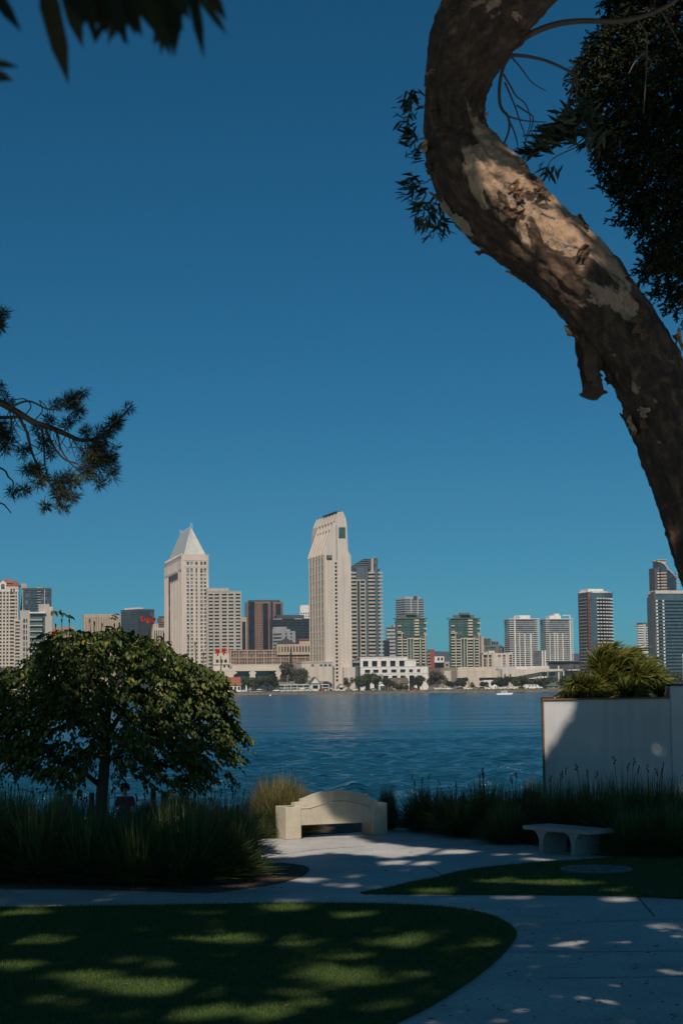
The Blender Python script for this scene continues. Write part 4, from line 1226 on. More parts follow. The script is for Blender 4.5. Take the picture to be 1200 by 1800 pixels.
# ------------------------------------------------------------------ water
m, t, bs = newmat('bay water')
bs.inputs['Base Color'].default_value = (.004, .030, .048, 1)
bs.inputs['Roughness'].default_value = .17
bs.inputs['IOR'].default_value = 1.33
tc = nd(t, 'ShaderNodeTexCoord')
mp = nd(t, 'ShaderNodeMapping'); mp.inputs['Scale'].default_value = (.42, 1.0, 1); mp.inputs['Rotation'].default_value = (0, 0, R(7))
t.links.new(tc.outputs['Object'], mp.inputs['Vector'])
prev = None
for sc_, di_, de_ in ((.028, 2.4, 3.0), (.10, .75, 3.0), (.42, .26, 4.0), (1.6, .10, 5.0)):
    nn_ = nd(t, 'ShaderNodeTexNoise', Scale=sc_, Detail=de_, Roughness=.6, Distortion=.7)
    t.links.new(mp.outputs[0], nn_.inputs['Vector'])
    bp = nd(t, 'ShaderNodeBump', Strength=1.0, Distance=di_ * 2.6)
    t.links.new(nn_.outputs['Fac'], bp.inputs['Height'])
    if prev: t.links.new(prev.outputs[0], bp.inputs['Normal'])
    prev = bp
t.links.new(prev.outputs[0], bs.inputs['Normal'])
n3 = nd(t, 'ShaderNodeTexNoise', Scale=.012, Detail=4.0); t.links.new(tc.outputs['Object'], n3.inputs['Vector'])
t.links.new(ramp(t, n3.outputs['Fac'], [(.35, (.007, .054, .098)), (.65, (.011, .076, .135))]), bs.inputs['Base Color'])
M['water'] = m
mb = MB()                     # wave mesh, rows further apart with distance
ny, nx = 640, 340
ys = 52 * (1275 / 52) ** (np.arange(ny) / (ny - 1))
gx = np.linspace(-1, 1, nx)
X = gx[None, :] * (ys[:, None] * .24 + 12); Y = np.repeat(ys[:, None], nx, 1)
Z = np.zeros_like(X)
wr = np.random.default_rng(3)
for k in range(60):
    L = 10 ** wr.uniform(-.22, .62); a = R(90 + 7) + wr.normal() * .45
    A = .062 * L ** .8 * wr.uniform(.4, 1)
    k_ = 2 * math.pi / L
    dy = np.gradient(ys)[:, None]
    fade = np.clip(1.6 - 2.2 * dy * 2 / L, 0, 1)        # waves finer than the mesh are left to the bump
    ph = k_ * (X * math.cos(a) + Y * math.sin(a)) + wr.uniform(0, 6.28) + 1.2 * np.sin(X * .13 / L ** .5 + k) 
    Z += A * fade * (1 - np.abs(np.sin(ph / 2)) * 1.6 + .3)
V = np.stack([X, Y, Z * .8 + WZ - .05], 2).reshape(-1, 3)
me = bpy.data.meshes.new('bay_water')
idx = np.arange(ny * nx).reshape(ny, nx)
Q = np.stack([idx[:-1, :-1], idx[:-1, 1:], idx[1:, 1:], idx[1:, :-1]], 2).reshape(-1, 4)
me.vertices.add(len(V)); me.vertices.foreach_set('co', V.astype(np.float32).ravel())
me.loops.add(Q.size); me.loops.foreach_set('vertex_index', Q.astype(np.int32).ravel())
me.polygons.add(len(Q)); me.polygons.foreach_set('loop_start', (np.arange(len(Q)) * 4).astype(np.int32))
me.polygons.foreach_set('use_smooth', [True] * len(Q))
me.update(calc_edges=True); me.materials.append(M['water'])
o = bpy.data.objects.new('water', me); col.objects.link(o); tag(o, kind='structure')
mb = MB()
mb.v = [(-2400, 40, WZ - 1.2), (2400, 40, WZ - 1.2), (2400, 1300, WZ - 1.2), (-2400, 1300, WZ - 1.2)]; mb.f = [(0, 1, 2, 3)]
tag(mb.build('water', M['water']), kind='structure')

# ------------------------------------------------------------------ near ground
def concrete(name, c, scale=1.0, speck=.9):
    m, t, b = newmat(name)
    tc = nd(t, 'ShaderNodeTexCoord')
    n1 = nd(t, 'ShaderNodeTexNoise', Scale=.7 * scale, Detail=7.0, Roughness=.7)
    n2 = nd(t, 'ShaderNodeTexNoise', Scale=26 * scale, Detail=3.0, Roughness=.7)
    for n in (n1, n2): t.links.new(tc.outputs['Object'], n.inputs['Vector'])
    c1 = ramp(t, n1.outputs['Fac'], [(.3, sc(c, .66)), (.7, sc(c, 1.12))])
    c2 = ramp(t, n2.outputs['Fac'], [(.33, (.45, .45, .45)), (.5, (1, 1, 1)), (.75, (1.0, 1.0, 1.0))])
    mx = nd(t, 'ShaderNodeMix', data_type='RGBA', blend_type='MULTIPLY'); mx.inputs[0].default_value = speck
    t.links.new(c1, mx.inputs[6]); t.links.new(c2, mx.inputs[7])
    t.links.new(mx.outputs[2], b.inputs['Base Color'])
    b.inputs['Roughness'].default_value = .55
    b.inputs['Specular IOR Level'].default_value = .35
    bp = nd(t, 'ShaderNodeBump', Strength=.5, Distance=.006)
    t.links.new(n2.outputs['Fac'], bp.inputs['Height']); t.links.new(bp.outputs[0], b.inputs['Normal'])
    return m
M['path'] = concrete('speckled concrete path', (.60, .585, .56))
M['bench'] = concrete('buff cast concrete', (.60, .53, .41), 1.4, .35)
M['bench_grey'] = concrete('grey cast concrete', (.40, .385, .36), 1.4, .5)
M['joint'] = plain('path joint filler', (.05, .05, .05))
m, t, b = newmat('bark mulch')
tc = nd(t, 'ShaderNodeTexCoord')
n1 = nd(t, 'ShaderNodeTexVoronoi', Scale=34.0); n2 = nd(t, 'ShaderNodeTexNoise', Scale=3.0, Detail=5.0)
for n in (n1, n2): t.links.new(tc.outputs['Object'], n.inputs['Vector'])
mx = nd(t, 'ShaderNodeMix', data_type='RGBA', blend_type='MULTIPLY'); mx.inputs[0].default_value = .6
t.links.new(ramp(t, n1.outputs['Color'], [(.1, (.07, .042, .026)), (.5, (.15, .09, .055)), (.9, (.27, .18, .115))]), mx.inputs[6])
t.links.new(ramp(t, n2.outputs['Fac'], [(.3, (.55, .55, .55)), (.7, (1, 1, 1))]), mx.inputs[7])
t.links.new(mx.outputs[2], b.inputs['Base Color']); b.inputs['Roughness'].default_value = .95
bp = nd(t, 'ShaderNodeBump', Strength=1.0, Distance=.03); t.links.new(n1.outputs['Distance'], bp.inputs['Height']); t.links.new(bp.outputs[0], b.inputs['Normal'])
M['mulch'] = m
M['turf'] = plain('turf soil and thatch', (.045, .078, .018), var=.5, scale=2.5, rough=.95, bump=.6, bscale=60)
M['soil'] = plain('dry bank earth', (.11, .085, .055), var=.4, scale=1.5, rough=.95, bump=.6, bscale=20)
# bank: one sheet that falls to a lower terrace and then to the water
mb = MB()
prof = [(-60, -.06), (36.5, -.06), (38.5, -.08), (42, -1.12), (50.5, -1.2), (56, -3.6), (60, -5)]
for x in np.linspace(-60, 60, 41):
    for y, z in prof: mb.v.append((x, y, z))
k = len(prof)
for i in range(40):
    for j in range(k - 1): a = i * k + j; mb.f.append((a, a + k, a + k + 1, a + 1))
tag(mb.build('ground', M['soil'], smooth=False), kind='structure')
sheet('path', [(-30, -12), (30, -12), (30, 38.2), (-30, 38.2)], 0.0, M['path'], th=.04)
def ground_poly(px, z=0.0): return [tuple(gnd(x, y, z))[:2] for x, y in px]
def smooth_poly(pts, n=6):
    """Catmull-Rom through an open list of points"""
    out = []
    P = [Vector((*p, 0)) for p in pts]
    for i in range(len(P) - 1):
        p0, p1, p2, p3 = P[max(i - 1, 0)], P[i], P[i + 1], P[min(i + 2, len(P) - 1)]
        for k in range(n):
            t_ = k / n
            q = .5 * ((2 * p1) + (-p0 + p2) * t_ + (2 * p0 - 5 * p1 + 4 * p2 - p3) * t_ ** 2 + (-p0 + 3 * p1 - 3 * p2 + p3) * t_ ** 3)
            out.append((q.x, q.y))
    out.append(tuple(pts[-1]))
    return out
LA = smooth_poly(ground_poly([(-60, 1598), (120, 1596), (250, 1594), (420, 1591), (560, 1590), (700, 1592), (800, 1599), (868, 1613), (905, 1637), (901, 1656), (872, 1689), (822, 1728), (760, 1768), (690, 1803), (600, 1850), (500, 1900)]))
LA += [(-2.2, 9.0), (-14, 9.0), (-14, LA[0][1])]
LBt = smooth_poly(ground_poly([(633, 1570.5), (680, 1563), (725, 1552), (765, 1545), (800, 1535), (850, 1527), (930, 1519), (1010, 1514), (1085, 1509)]))
LBb = smooth_poly(ground_poly([(1260, 1586), (1200, 1581), (1080, 1575.5), (950, 1574), (760, 1573), (660, 1572), (633, 1570.5)]))
e1 = gnd(1230, 1507); e2 = gnd(1500, 1507)
LB = LBt + [(e1.x, e1.y), (e2.x, e2.y), (e2.x + 2, LBb[0][1] - 1.0)] + LBb[:-1]
la = sheet('lawn', LA, .022, M['turf'], th=.05)
lb = sheet('lawn', LB, .022, M['turf'], th=.05)
ML = smooth_poly(ground_poly([(-80, 1563), (100, 1564), (250, 1567), (340, 1570), (385, 1569), (430, 1563), (480, 1555), (522, 1544), (543, 1531), (534, 1523), (500, 1518), (462, 1517), (448, 1500), (452, 1475), (470, 1470)]))
ML += [(-1.0, 35.2), (-1.0, 38.25), (-16, 38.25), (-16, ML[0][1])]
sheet('mulch_bed', ML, .012, M['mulch'], th=.05)
MBp = ground_poly([(500, 1469), (600, 1465), (705, 1455), (770, 1459), (850, 1468), (920, 1484), (1010, 1500), (1085, 1507), (1240, 1505), (1600, 1500)])
MBp += [(14, 38.25), (-1.05, 38.25)]
sheet('mulch_bed', MBp, .012, M['mulch'], th=.05)
# joints sawn into the path
def joint(px):
    mb = MB()
    P = [gnd(x, y, .0) for x, y in px]
    for a, c in zip(P[:-1], P[1:]):
        dv = (c - a).normalized(); n_ = Vector((-dv.y, dv.x, 0)) * .009
        mb.face([(*(a - n_)[:2], .004), (*(c - n_)[:2], .004), (*(c + n_)[:2], .004), (*(a + n_)[:2], .004)])
    o = mb.build('path_joint', M['joint']); o['kind'] = 'structure'
joint([(893, 1674), (1000, 1674), (1280, 1671)]); joint([(905, 1628), (1040, 1621), (1280, 1612)])
joint([(395, 1569.5), (480, 1569), (560, 1569.5), (633, 1571)]); joint([(752, 1524), (772, 1536), (778, 1541)])
joint([(450, 1508), (560, 1493), (640, 1488)]); joint([(1120, 1577), (1150, 1612)]); joint([(960, 1720), (1300, 1716)])
# a few fallen leaves on the path and the lawn edges
M['litter'] = leafmat('fallen leaves', [(0, (.09, .055, .025)), (.6, (.17, .11, .05)), (1, (.26, .19, .09))], trans=0)
gl = np.random.default_rng(66)
P_ = []
while len(P_) < 420:
    x_, y_ = gl.uniform(-60, 1260), gl.uniform(1470, 1800)
    q_ = gnd(x_, y_); 
    if gl.uniform() > (14 / q_.y) ** 1.2: continue
    P_.append((q_.x, q_.y, .028 if in_poly([q_.x], [q_.y], LA)[0] or in_poly([q_.x], [q_.y], LB)[0] else .008))
P_ = np.array(P_); n_ = len(P_)
a_ = gl.uniform(0, 6.28, n_); D_ = np.stack([np.cos(a_), np.sin(a_), gl.uniform(-.05, .2, n_)], 1)
tag(MB().quads(leaf_verts(P_ + np.array([0, 0, .004]), D_, np.tile([0, 0, 1.0], (n_, 1)) + rand_dirs(n_, gl) * .15, gl.uniform(.03, .075, n_), gl.uniform(.010, .022, n_)), 6, LEAF).build('leaf_litter', M['litter']), kind='stuff')

# grass blades of the two lawns
M['blade'] = leafmat('lawn grass', [(0, (.052, .115, .02)), (.5, (.10, .175, .032)), (.9, (.14, .205, .046)), (1, (.20, .18, .08))], trans=.35, rough=.6, spec=.2)
def blades(name, poly, n, seed, parent):
    g = np.random.default_rng(seed)
    pts = np.array(poly); x0, y0 = pts.min(0); x1, y1 = pts.max(0)
    y1 = min(y1, 40); y0 = max(y0, 12.5); x0 = max(x0, -7); x1 = min(x1, 9)
    P = np.zeros((0, 2))
    while len(P) < n:
        q = np.stack([g.uniform(x0, x1, n), g.uniform(y0, y1, n)], 1)
        q = q[in_poly(q[:, 0], q[:, 1], poly)]
        P = np.concatenate([P, q])
    P = P[:n]
    B = np.concatenate([P, np.full((n, 1), .018)], 1)
    a = g.uniform(0, 6.28, n); ln = g.uniform(.022, .055, n); w_ = g.uniform(.0035, .007, n); le = g.uniform(.2, .9, n)
    D = np.stack([np.cos(a) * le, np.sin(a) * le, np.ones(n)], 1); D /= np.linalg.norm(D, axis=1, keepdims=True)
    Sd = np.stack([-np.sin(a + g.normal(size=n) * .6), np.cos(a), np.zeros(n)], 1)
    V = np.stack([B - Sd * w_[:, None] * .5, B + Sd * w_[:, None] * .5, B + D * ln[:, None]], 1)
    o = MB().quads(V, 3, [(0, 1, 2)]).build(name, M['blade'])
    o['kind'] = 'stuff'
blades('grass', LA, 210000, 21, la)
blades('grass', LB, 70000, 22, lb)

# round cover in the lawn
c = gnd(1047, 1532.5)
r = tag(empty('manhole_cover', (c.x, c.y, .03)), 'round patterned metal manhole cover set in the lawn by the backless bench', 'manhole cover')
M['iron'] = plain('worn cast iron', (.20, .21, .22), var=.3, scale=6, rough=.5, metal=.3)
def ring(r0, r1, z, n=48, h=.02):
    mb = MB()
    for k in range(n):
        a0, a1 = 2 * math.pi * k / n, 2 * math.pi * (k + 1) / n
        q = [(r0 * math.cos(a0), r0 * math.sin(a0)), (r1 * math.cos(a0), r1 * math.sin(a0)), (r1 * math.cos(a1), r1 * math.sin(a1)), (r0 * math.cos(a1), r0 * math.sin(a1))]
        mb.face([(*p, z) for p in q]); mb.face([(*q[1], z - h), (*q[2], z - h), (*q[2], z), (*q[1], z)]); mb.face([(*q[3], z - h), (*q[0], z - h), (*q[0], z), (*q[3], z)])
    return mb
RC = .51
ring(RC * .9, RC, .022, h=.05).build('frame', M['iron'], r)
pl = MB(); pl.cyl(0, 0, -.02, .006, RC * .9, None, 40); pl.build('plate', M['darkgrey'], r)
rg = MB()
for r0, r1 in ((.0, .16), (.24, .30), (.52, .57), (.80, .84)):
    q = ring(RC * r0 + .001, RC * r1, .02); n0 = len(rg.v); rg.v += q.v; rg.f += [tuple(i + n0 for i in f) for f in q.f]
for rr, nn in ((.38, 10), (.47, 14), (.64, 22), (.73, 26)):
    for k in range(nn):
        a = 2 * math.pi * k / nn; x, y = RC * rr * math.cos(a), RC * rr * math.sin(a); rg.box(x - .016, x + .016, y - .016, y + .016, .004, .02)
rg.build('raised_pattern', M['iron'], r)

# ------------------------------------------------------------------ benches
# arched back bench seen from behind
A0 = gnd(503, 1476); A1 = gnd(681, 1467)
ax = (A1 - A0); BL = ax.length; rz = math.atan2(ax.y, ax.x)
r = tag(empty('garden_bench', (A0.x, A0.y, 0), rz), 'buff concrete bench with arched stepped back, half in sun facing the water', 'bench')
sB = A0.y / F
# back outline: x along the bench, z up
ztop = (at(503, 1417.5, A0.y).z)
def bx_(px, py):
    # place an outline pixel on the bench's own back plane
    rr = ray(px, py); n_ = Vector((ax.y, -ax.x, 0)); o_ = Vector((0, 0, CH))
    tt = (A0 - o_).dot(n_) / rr.dot(n_); q = o_ + rr * tt
    return ((q - A0).dot(ax.normalized()), q.z)
arc = [(518, 1418), (518, 1411), (532, 1409.5), (532, 1405), (540, 1402.5), (549, 1398.5), (558, 1395), (568, 1392), (580, 1389.8), (593, 1388.8), (606, 1389.2), (618, 1390.8), (630, 1393.2), (641, 1396.3), (651, 1399.8), (651, 1406), (663, 1407), (663, 1410.5)]
O = [bx_(*p) for p in arc]
zb_ = bx_(560, 1449)[1]
legw = .30; TH = .16; DEP = .46
z0t = O[0][1]
back = [(legw * .2, zb_), (BL - legw * .2, zb_), (BL - legw * .2, O[-1][1])] + O[::-1] + [(legw * .2, z0t)]
bm = MB().prism(back, lambda p: (p[0], .012, p[1]), lambda p: (p[0], TH, p[1])).build('backrest', M['bench'], r)
# raised moulding following the arch
inner = [bx_(x, y + 13) for x, y in arc[3:16]]
inner = [bx_(528, 1421), bx_(543, 1420.5)] + [bx_(x, y + 10) for x, y in ((545, 1410), (556, 1406.5), (568, 1402.5), (580, 1400), (593, 1399), (606, 1399.3), (618, 1401), (630, 1403.5), (641, 1407), (650, 1410))] + [bx_(652, 1419)]
MB().tube([(p[0], .008, p[1]) for p in inner], .011, 6).build('moulding', M['bench'], bm)
for u0, u1 in ((0, legw), (BL - legw, BL)):
    zt = z0t if u0 == 0 else O[-1][1] - .01
    zt = max(zt, .55)
    q = MB().box(u0, u1, 0, DEP, 0, zt)
    o = q.build('leg', M['bench'], r)
    bv = o.modifiers.new('bevel', 'BEVEL'); bv.width = .012; bv.segments = 2
o = MB().box(legw + .002, BL - legw - .002, TH + .002, DEP - .01, zb_ - .02, zb_ + .08).build('seat', M['bench'], r)

# low backless bench on the right
B0 = gnd(950.6, 1498.5); B1 = gnd(1006.5, 1504.3)
ax2 = (B1 - B0); gap = ax2.length; rz2 = math.atan2(ax2.y, ax2.x)
r = tag(empty('backless_bench', (B0.x, B0.y, 0), rz2), 'low backless grey concrete bench with curved leg brackets, in shade by the lawn', 'bench')
zt2 = at(1029, 1458.5, B1.y - .15).z
th2 = .068; wd2 = .50; ov1, ov2 = .42, .40
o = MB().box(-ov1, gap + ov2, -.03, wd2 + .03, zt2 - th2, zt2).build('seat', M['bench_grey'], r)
bv = o.modifiers.new('bevel', 'BEVEL'); bv.width = .01; bv.segments = 2
zl = zt2 - th2 - .001
for u in (0, gap):
    hw = .055; fl2 = .17; pts = []
    for k in range(9):
        a = math.pi / 2 * k / 8
        pts.append((u + hw * .85 + fl2 * (1 - math.sin(math.pi / 2 - a)), zl - .2 + .2 * math.sin(a)))
    left = [(2 * u - x, z) for x, z in pts[::-1]]
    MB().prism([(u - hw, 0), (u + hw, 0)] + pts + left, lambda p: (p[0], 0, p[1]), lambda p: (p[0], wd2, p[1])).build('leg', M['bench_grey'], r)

# ------------------------------------------------------------------ planter wall with palms
m, t, b = newmat('white stucco')
tc = nd(t, 'ShaderNodeTexCoord')
n1 = nd(t, 'ShaderNodeTexNoise', Scale=45.0, Detail=5.0, Roughness=.7); n2 = nd(t, 'ShaderNodeTexNoise', Scale=.8, Detail=5.0)
for n in (n1, n2): t.links.new(tc.outputs['Object'], n.inputs['Vector'])
mps = nd(t, 'ShaderNodeMapping'); mps.inputs['Scale'].default_value = (3.2, 3.2, .22)
n3 = nd(t, 'ShaderNodeTexNoise', Scale=1.0, Detail=6.0, Roughness=.65); t.links.new(tc.outputs['Object'], mps.inputs['Vector']); t.links.new(mps.outputs[0], n3.inputs['Vector'])
mxs = nd(t, 'ShaderNodeMix', data_type='RGBA', blend_type='MULTIPLY'); mxs.inputs[0].default_value = .7
t.links.new(ramp(t, n2.outputs['Fac'], [(.3, (.46, .46, .47)), (.7, (.56, .55, .55))]), mxs.inputs[6]); t.links.new(ramp(t, n3.outputs['Fac'], [(.3, (.74, .72, .69)), (.52, (1, 1, 1))]), mxs.inputs[7])
t.links.new(mxs.outputs[2], b.inputs['Base Color']); b.inputs['Roughness'].default_value = .9
bp = nd(t, 'ShaderNodeBump', Strength=.45, Distance=.012); t.links.new(n1.outputs['Fac'], bp.inputs['Height']); t.links.new(bp.outputs[0], b.inputs['Normal'])
M['stucco'] = m
M['cap'] = plain('rust brown wall cap', (.22, .12, .06), var=.4, scale=4, rough=.8)
YW = 37.0
wl = at(955, 1231, YW); wr_ = at(1177, 1231, YW); wtop = wl.z
xr = at(1400, 1231, YW).x
wb = -.1
r = tag(empty('planter_wall', (wl.x, YW, 0)), 'white stucco planter wall with brown cap, sunlit corner and a taller right section', 'wall')
X1 = wr_.x - wl.x; X2 = xr - wl.x
MB().box(0, X1, 0, .2, wb, wtop).prism([(0.0, .202), (.2, .202), (.52, 3.2), (.32, 3.2)], lambda p: (p[0], p[1], wb), lambda p: (p[0], p[1], wtop)).box(.521, X1, 3.0, 3.2, wb, wtop + .04).build('front_wall', M['stucco'], r)
zh = at(1190, 1206, YW).z
MB().box(X1 + .001, X2, -.02, 3.2, wb, zh).build('raised_wall', M['stucco'], r)
MB().box(-.04, X1 - .002, -.035, .235, wtop + .001, wtop + .035).prism([(-.03, .24), (.235, .24), (.55, 3.24), (.29, 3.24)], lambda p: (p[0], p[1], wtop + .001), lambda p: (p[0], p[1], wtop + .05)).box(.56, X1 - .002, 2.96, 3.24, wtop + .041, wtop + .09).box(-.03, -.002, -.02, .2, wb, wtop).build('cap', M['cap'], r)
MB().box(X1 + .002, X2, -.06, 3.24, zh + .001, zh + .05).build('cap', M['darkgrey'], r)
MB().prism([(.21, .202), (X1 - .002, .202), (X1 - .002, 2.998), (.51, 2.998)], lambda p: (p[0], p[1], wtop - .3), lambda p: (p[0], p[1], wtop - .12)).build('planting_soil', M['mulch'], r)
WX = wl.x
# ------------------------------------------------------------------ tufted grasses
M['tuft_green'] = leafmat('strappy green grass', [(0, (.055, .088, .026)), (.6, (.10, .14, .042)), (.92, (.15, .18, .06)), (1, (.27, .21, .10))], trans=.2, rough=.45)
M['tuft_olive'] = leafmat('dry tipped grass', [(0, (.07, .085, .022)), (.4, (.13, .14, .04)), (.7, (.22, .19, .075)), (1, (.36, .26, .15))], trans=.25, rough=.5)
M['seed'] = plain('dark seed heads', (.05, .035, .025), var=.3, scale=5)
def clump_mesh(h, rad, n, seed, m, heads=10, stiff=.5):
    g = np.random.default_rng(seed)
    a = g.uniform(0, 2 * np.pi, n)
    rb = rad * .45 * np.sqrt(g.uniform(0, 1, n))
    ab = g.uniform(0, 2 * np.pi, n)
    B = np.stack([rb * np.cos(ab), rb * np.sin(ab), np.zeros(n)], 1)
    a = np.where(g.uniform(size=n) < .75, ab + g.normal(size=n) * .5, a)
    L = h * g.uniform(.4, 1.02, n) if heads else h * g.uniform(.62, 1.06, n)
    out = rad * g.uniform(.1, 1.25, n)
    L = L * (1.06 - .55 * np.clip(out / rad, 0, 1.2) ** 2)
    D = np.stack([np.cos(a), np.sin(a), np.zeros(n)], 1)
    wv = g.uniform(.008, .017, n) * (1 if heads else .75)
    Sd = np.stack([-np.sin(a), np.cos(a), np.zeros(n)], 1); tw = g.normal(size=(n, 3)) * .4; Sd = Sd + tw; Sd /= np.linalg.norm(Sd, axis=1, keepdims=True)
    ts = [0, .35, .68, 1]
    droop = g.uniform(.0, .62, n) * np.clip(out / rad, 0, 1.1)
    cols_ = []
    for t_ in ts:
        c_ = B + D * (out * t_ ** 1.6)[:, None]
        c_[:, 2] += L * (t_ - droop * t_ ** 2.5)
        ww = wv * (1, 1.0, .75, .12)[ts.index(t_)]
        cols_ += [c_ - Sd * ww[:, None] * .5, c_ + Sd * ww[:, None] * .5]
    V = np.stack(cols_, 1)
    mb = MB().quads(V, 8, [(0, 1, 3, 2), (2, 3, 5, 4), (4, 5, 7, 6)])
    hd = MB()
    for k in range(heads):
        an = g.uniform(0, 6.28); o_ = rad * g.uniform(.1, .6); hh = h * g.uniform(.98, 1.2)
        p0 = Vector((o_ * .4 * math.cos(an), o_ * .4 * math.sin(an), h * .3)); p1 = Vector((o_ * math.cos(an), o_ * math.sin(an), hh))
        hd.tube([p0, (p0 + p1) / 2, p1], .003, 3, cap=False)
        for q in range(3):
            z_ = hh - .03 - .035 * q; f_ = z_ / hh
            c_ = p0.lerp(p1, (z_ - p0.z) / (p1.z - p0.z)) + Vector((g.normal() * .012, g.normal() * .012, 0))
            hd.tube([c_ - Vector((0, 0, .018)), c_, c_ + Vector((0, 0, .018))], [.002, .012, .002], 5, cap=False)
    return mb, hd
protos = {}
def tuft(label, px, py, top, width, kind='green', rot=0, group=None, y=None, z=0.0, dens=1.0, name='grass_clump'):
    """px,py = pixel of the foot, top = pixel of its tip"""
    p = gnd(px, py, z) if y is None else at(px, py, y)
    if y is not None: p.z = z
    h = at(px, top, p.y).z - z
    wd = width * p.y / F
    key = (kind, rot % 3)
    if key not in protos:
        n = {'green': 1900, 'olive': 4200}[kind]
        mb, hd = clump_mesh(1.0, .5, n, 300 + rot % 3 + (50 if kind == 'olive' else 0), M, heads=4 if kind == 'green' else 0)
        r = empty(name)
        mb.build('blades', M['tuft_' + kind], r)
        if hd.v: hd.build('seed_heads', M['seed'], r)
        protos[key] = r; first = True
        rr = r
    else:
        rr = copy_tree(protos[key])
        rr.name = name
    rr.location = p; rr.rotation_euler = (0, 0, rot * 1.37); rr.scale = (wd, wd, h)
    tag(rr, label, 'grass clump', group)
    return rr
GL = 'dark clumps of the left bed'
GR = 'clumps of the hedge on the right'
L_ = [
    ('large dark grass clump, nearest the lawn at the left edge', -20, 1545, 1378, 170), ('dark grass clump second along the left path edge', 75, 1548, 1384, 150),
    ('dark grass clump in the middle of the left path edge', 160, 1550, 1404, 140), ('dark grass clump under the flowering tree trunk, near the path', 245, 1553, 1412, 150),
    ('tall dark grass clump right of the flowering tree trunk, near the path', 325, 1553, 1385, 150), ('bushy grass clump with lit green side at the right tip of the left bed', 395, 1543, 1392, 130),
]
for i, (lab, x, y, tp, wd) in enumerate(L_): tuft(lab, x, y, tp, wd * 1.25, 'green', i, GL)
B_ = [('dark grass clump in the back row at the left edge', 20, 1505, 1372, 150), ('dark grass clump in the back row left of the tree trunk', 120, 1505, 1385, 130), ('grass clump in the back row right behind the tree trunk', 195, 1500, 1406, 110),
      ('grass clump in the back row in front of the seated person', 255, 1500, 1412, 100), ('grass clump in the back row under the crown tip of the flowering tree', 340, 1500, 1383, 120), ('grass clump in the back row ending at the plaza', 405, 1500, 1388, 100)]
for i, (lab, x, y, tp, wd) in enumerate(B_): tuft(lab, x, y, tp, wd * 1.2, 'green', i + 1, GL)
for i, (lab, x, y, tp, wd) in enumerate([('pale dry grass clump behind, left of the tree trunk', 110, 1470, 1392, 70), ('pale dry grass clump behind, beside the seated person', 262, 1470, 1402, 70), ('pale dry grass clump behind, right of the two wooden posts', 312, 1468, 1390, 80)]):
    tuft(lab, x, y, tp, wd, 'olive', i)
tuft('sunlit olive grass clump left of the arched bench, taller back part', 487, 1468, 1358, 128, 'olive', 1)
tuft('sunlit olive grass clump touching the left end of the arched bench', 520, 1469, 1378, 74, 'olive', 2)
tuft('sunlit green grass clump low in front, left of the arched bench', 463, 1473, 1412, 60, 'green', 2)
tuft('dark narrow grass clump just right of the arched bench', 681, 1458, 1381, 44, 'olive', 2)
Rr_ = [('first clump of the right hedge, beside the water gap', 745, 1459, 1372, 90), ('second clump of the right hedge from the water gap', 800, 1464, 1366, 95), ('third clump of the right hedge from the water gap', 855, 1468, 1365, 95),
       ('clump of the right hedge left of the lit one', 908, 1472, 1360, 90), ('tall clump of the right hedge just right of the lit one, before the wall corner', 985, 1478, 1362, 100),
       ('clump of the right hedge behind the backless bench', 1040, 1482, 1350, 105), ('clump of the right hedge right of the backless bench', 1095, 1488, 1356, 110), ('tall spiky clump of the right hedge near the right edge', 1150, 1490, 1346, 115), ('clump of the right hedge cut by the right edge', 1205, 1494, 1352, 115)]
for i, (lab, x, y, tp, wd) in enumerate(Rr_): tuft(lab, x, y, tp + (0, 12, -4, 10, -2, 8, -8, 4, 10)[i], wd * 1.2, 'green', i, GR)
Rf = [('low front clump of the right hedge, left of the backless bench', 820, 1470, 1400, 90), ('low front clump of the right hedge at the bench left end', 890, 1482, 1402, 80), ('low front clump hanging over right of the backless bench', 1120, 1504, 1410, 110), ('low front clump at the right edge by the lawn', 1185, 1505, 1405, 110)]
for i, (lab, x, y, tp, wd) in enumerate(Rf): tuft(lab, x, y, tp, wd * 1.2, 'green', i + 2, GR)
tuft('sunlit yellow green clump in the right hedge below the wall corner', 938, 1470, 1366, 60, 'olive', 0)

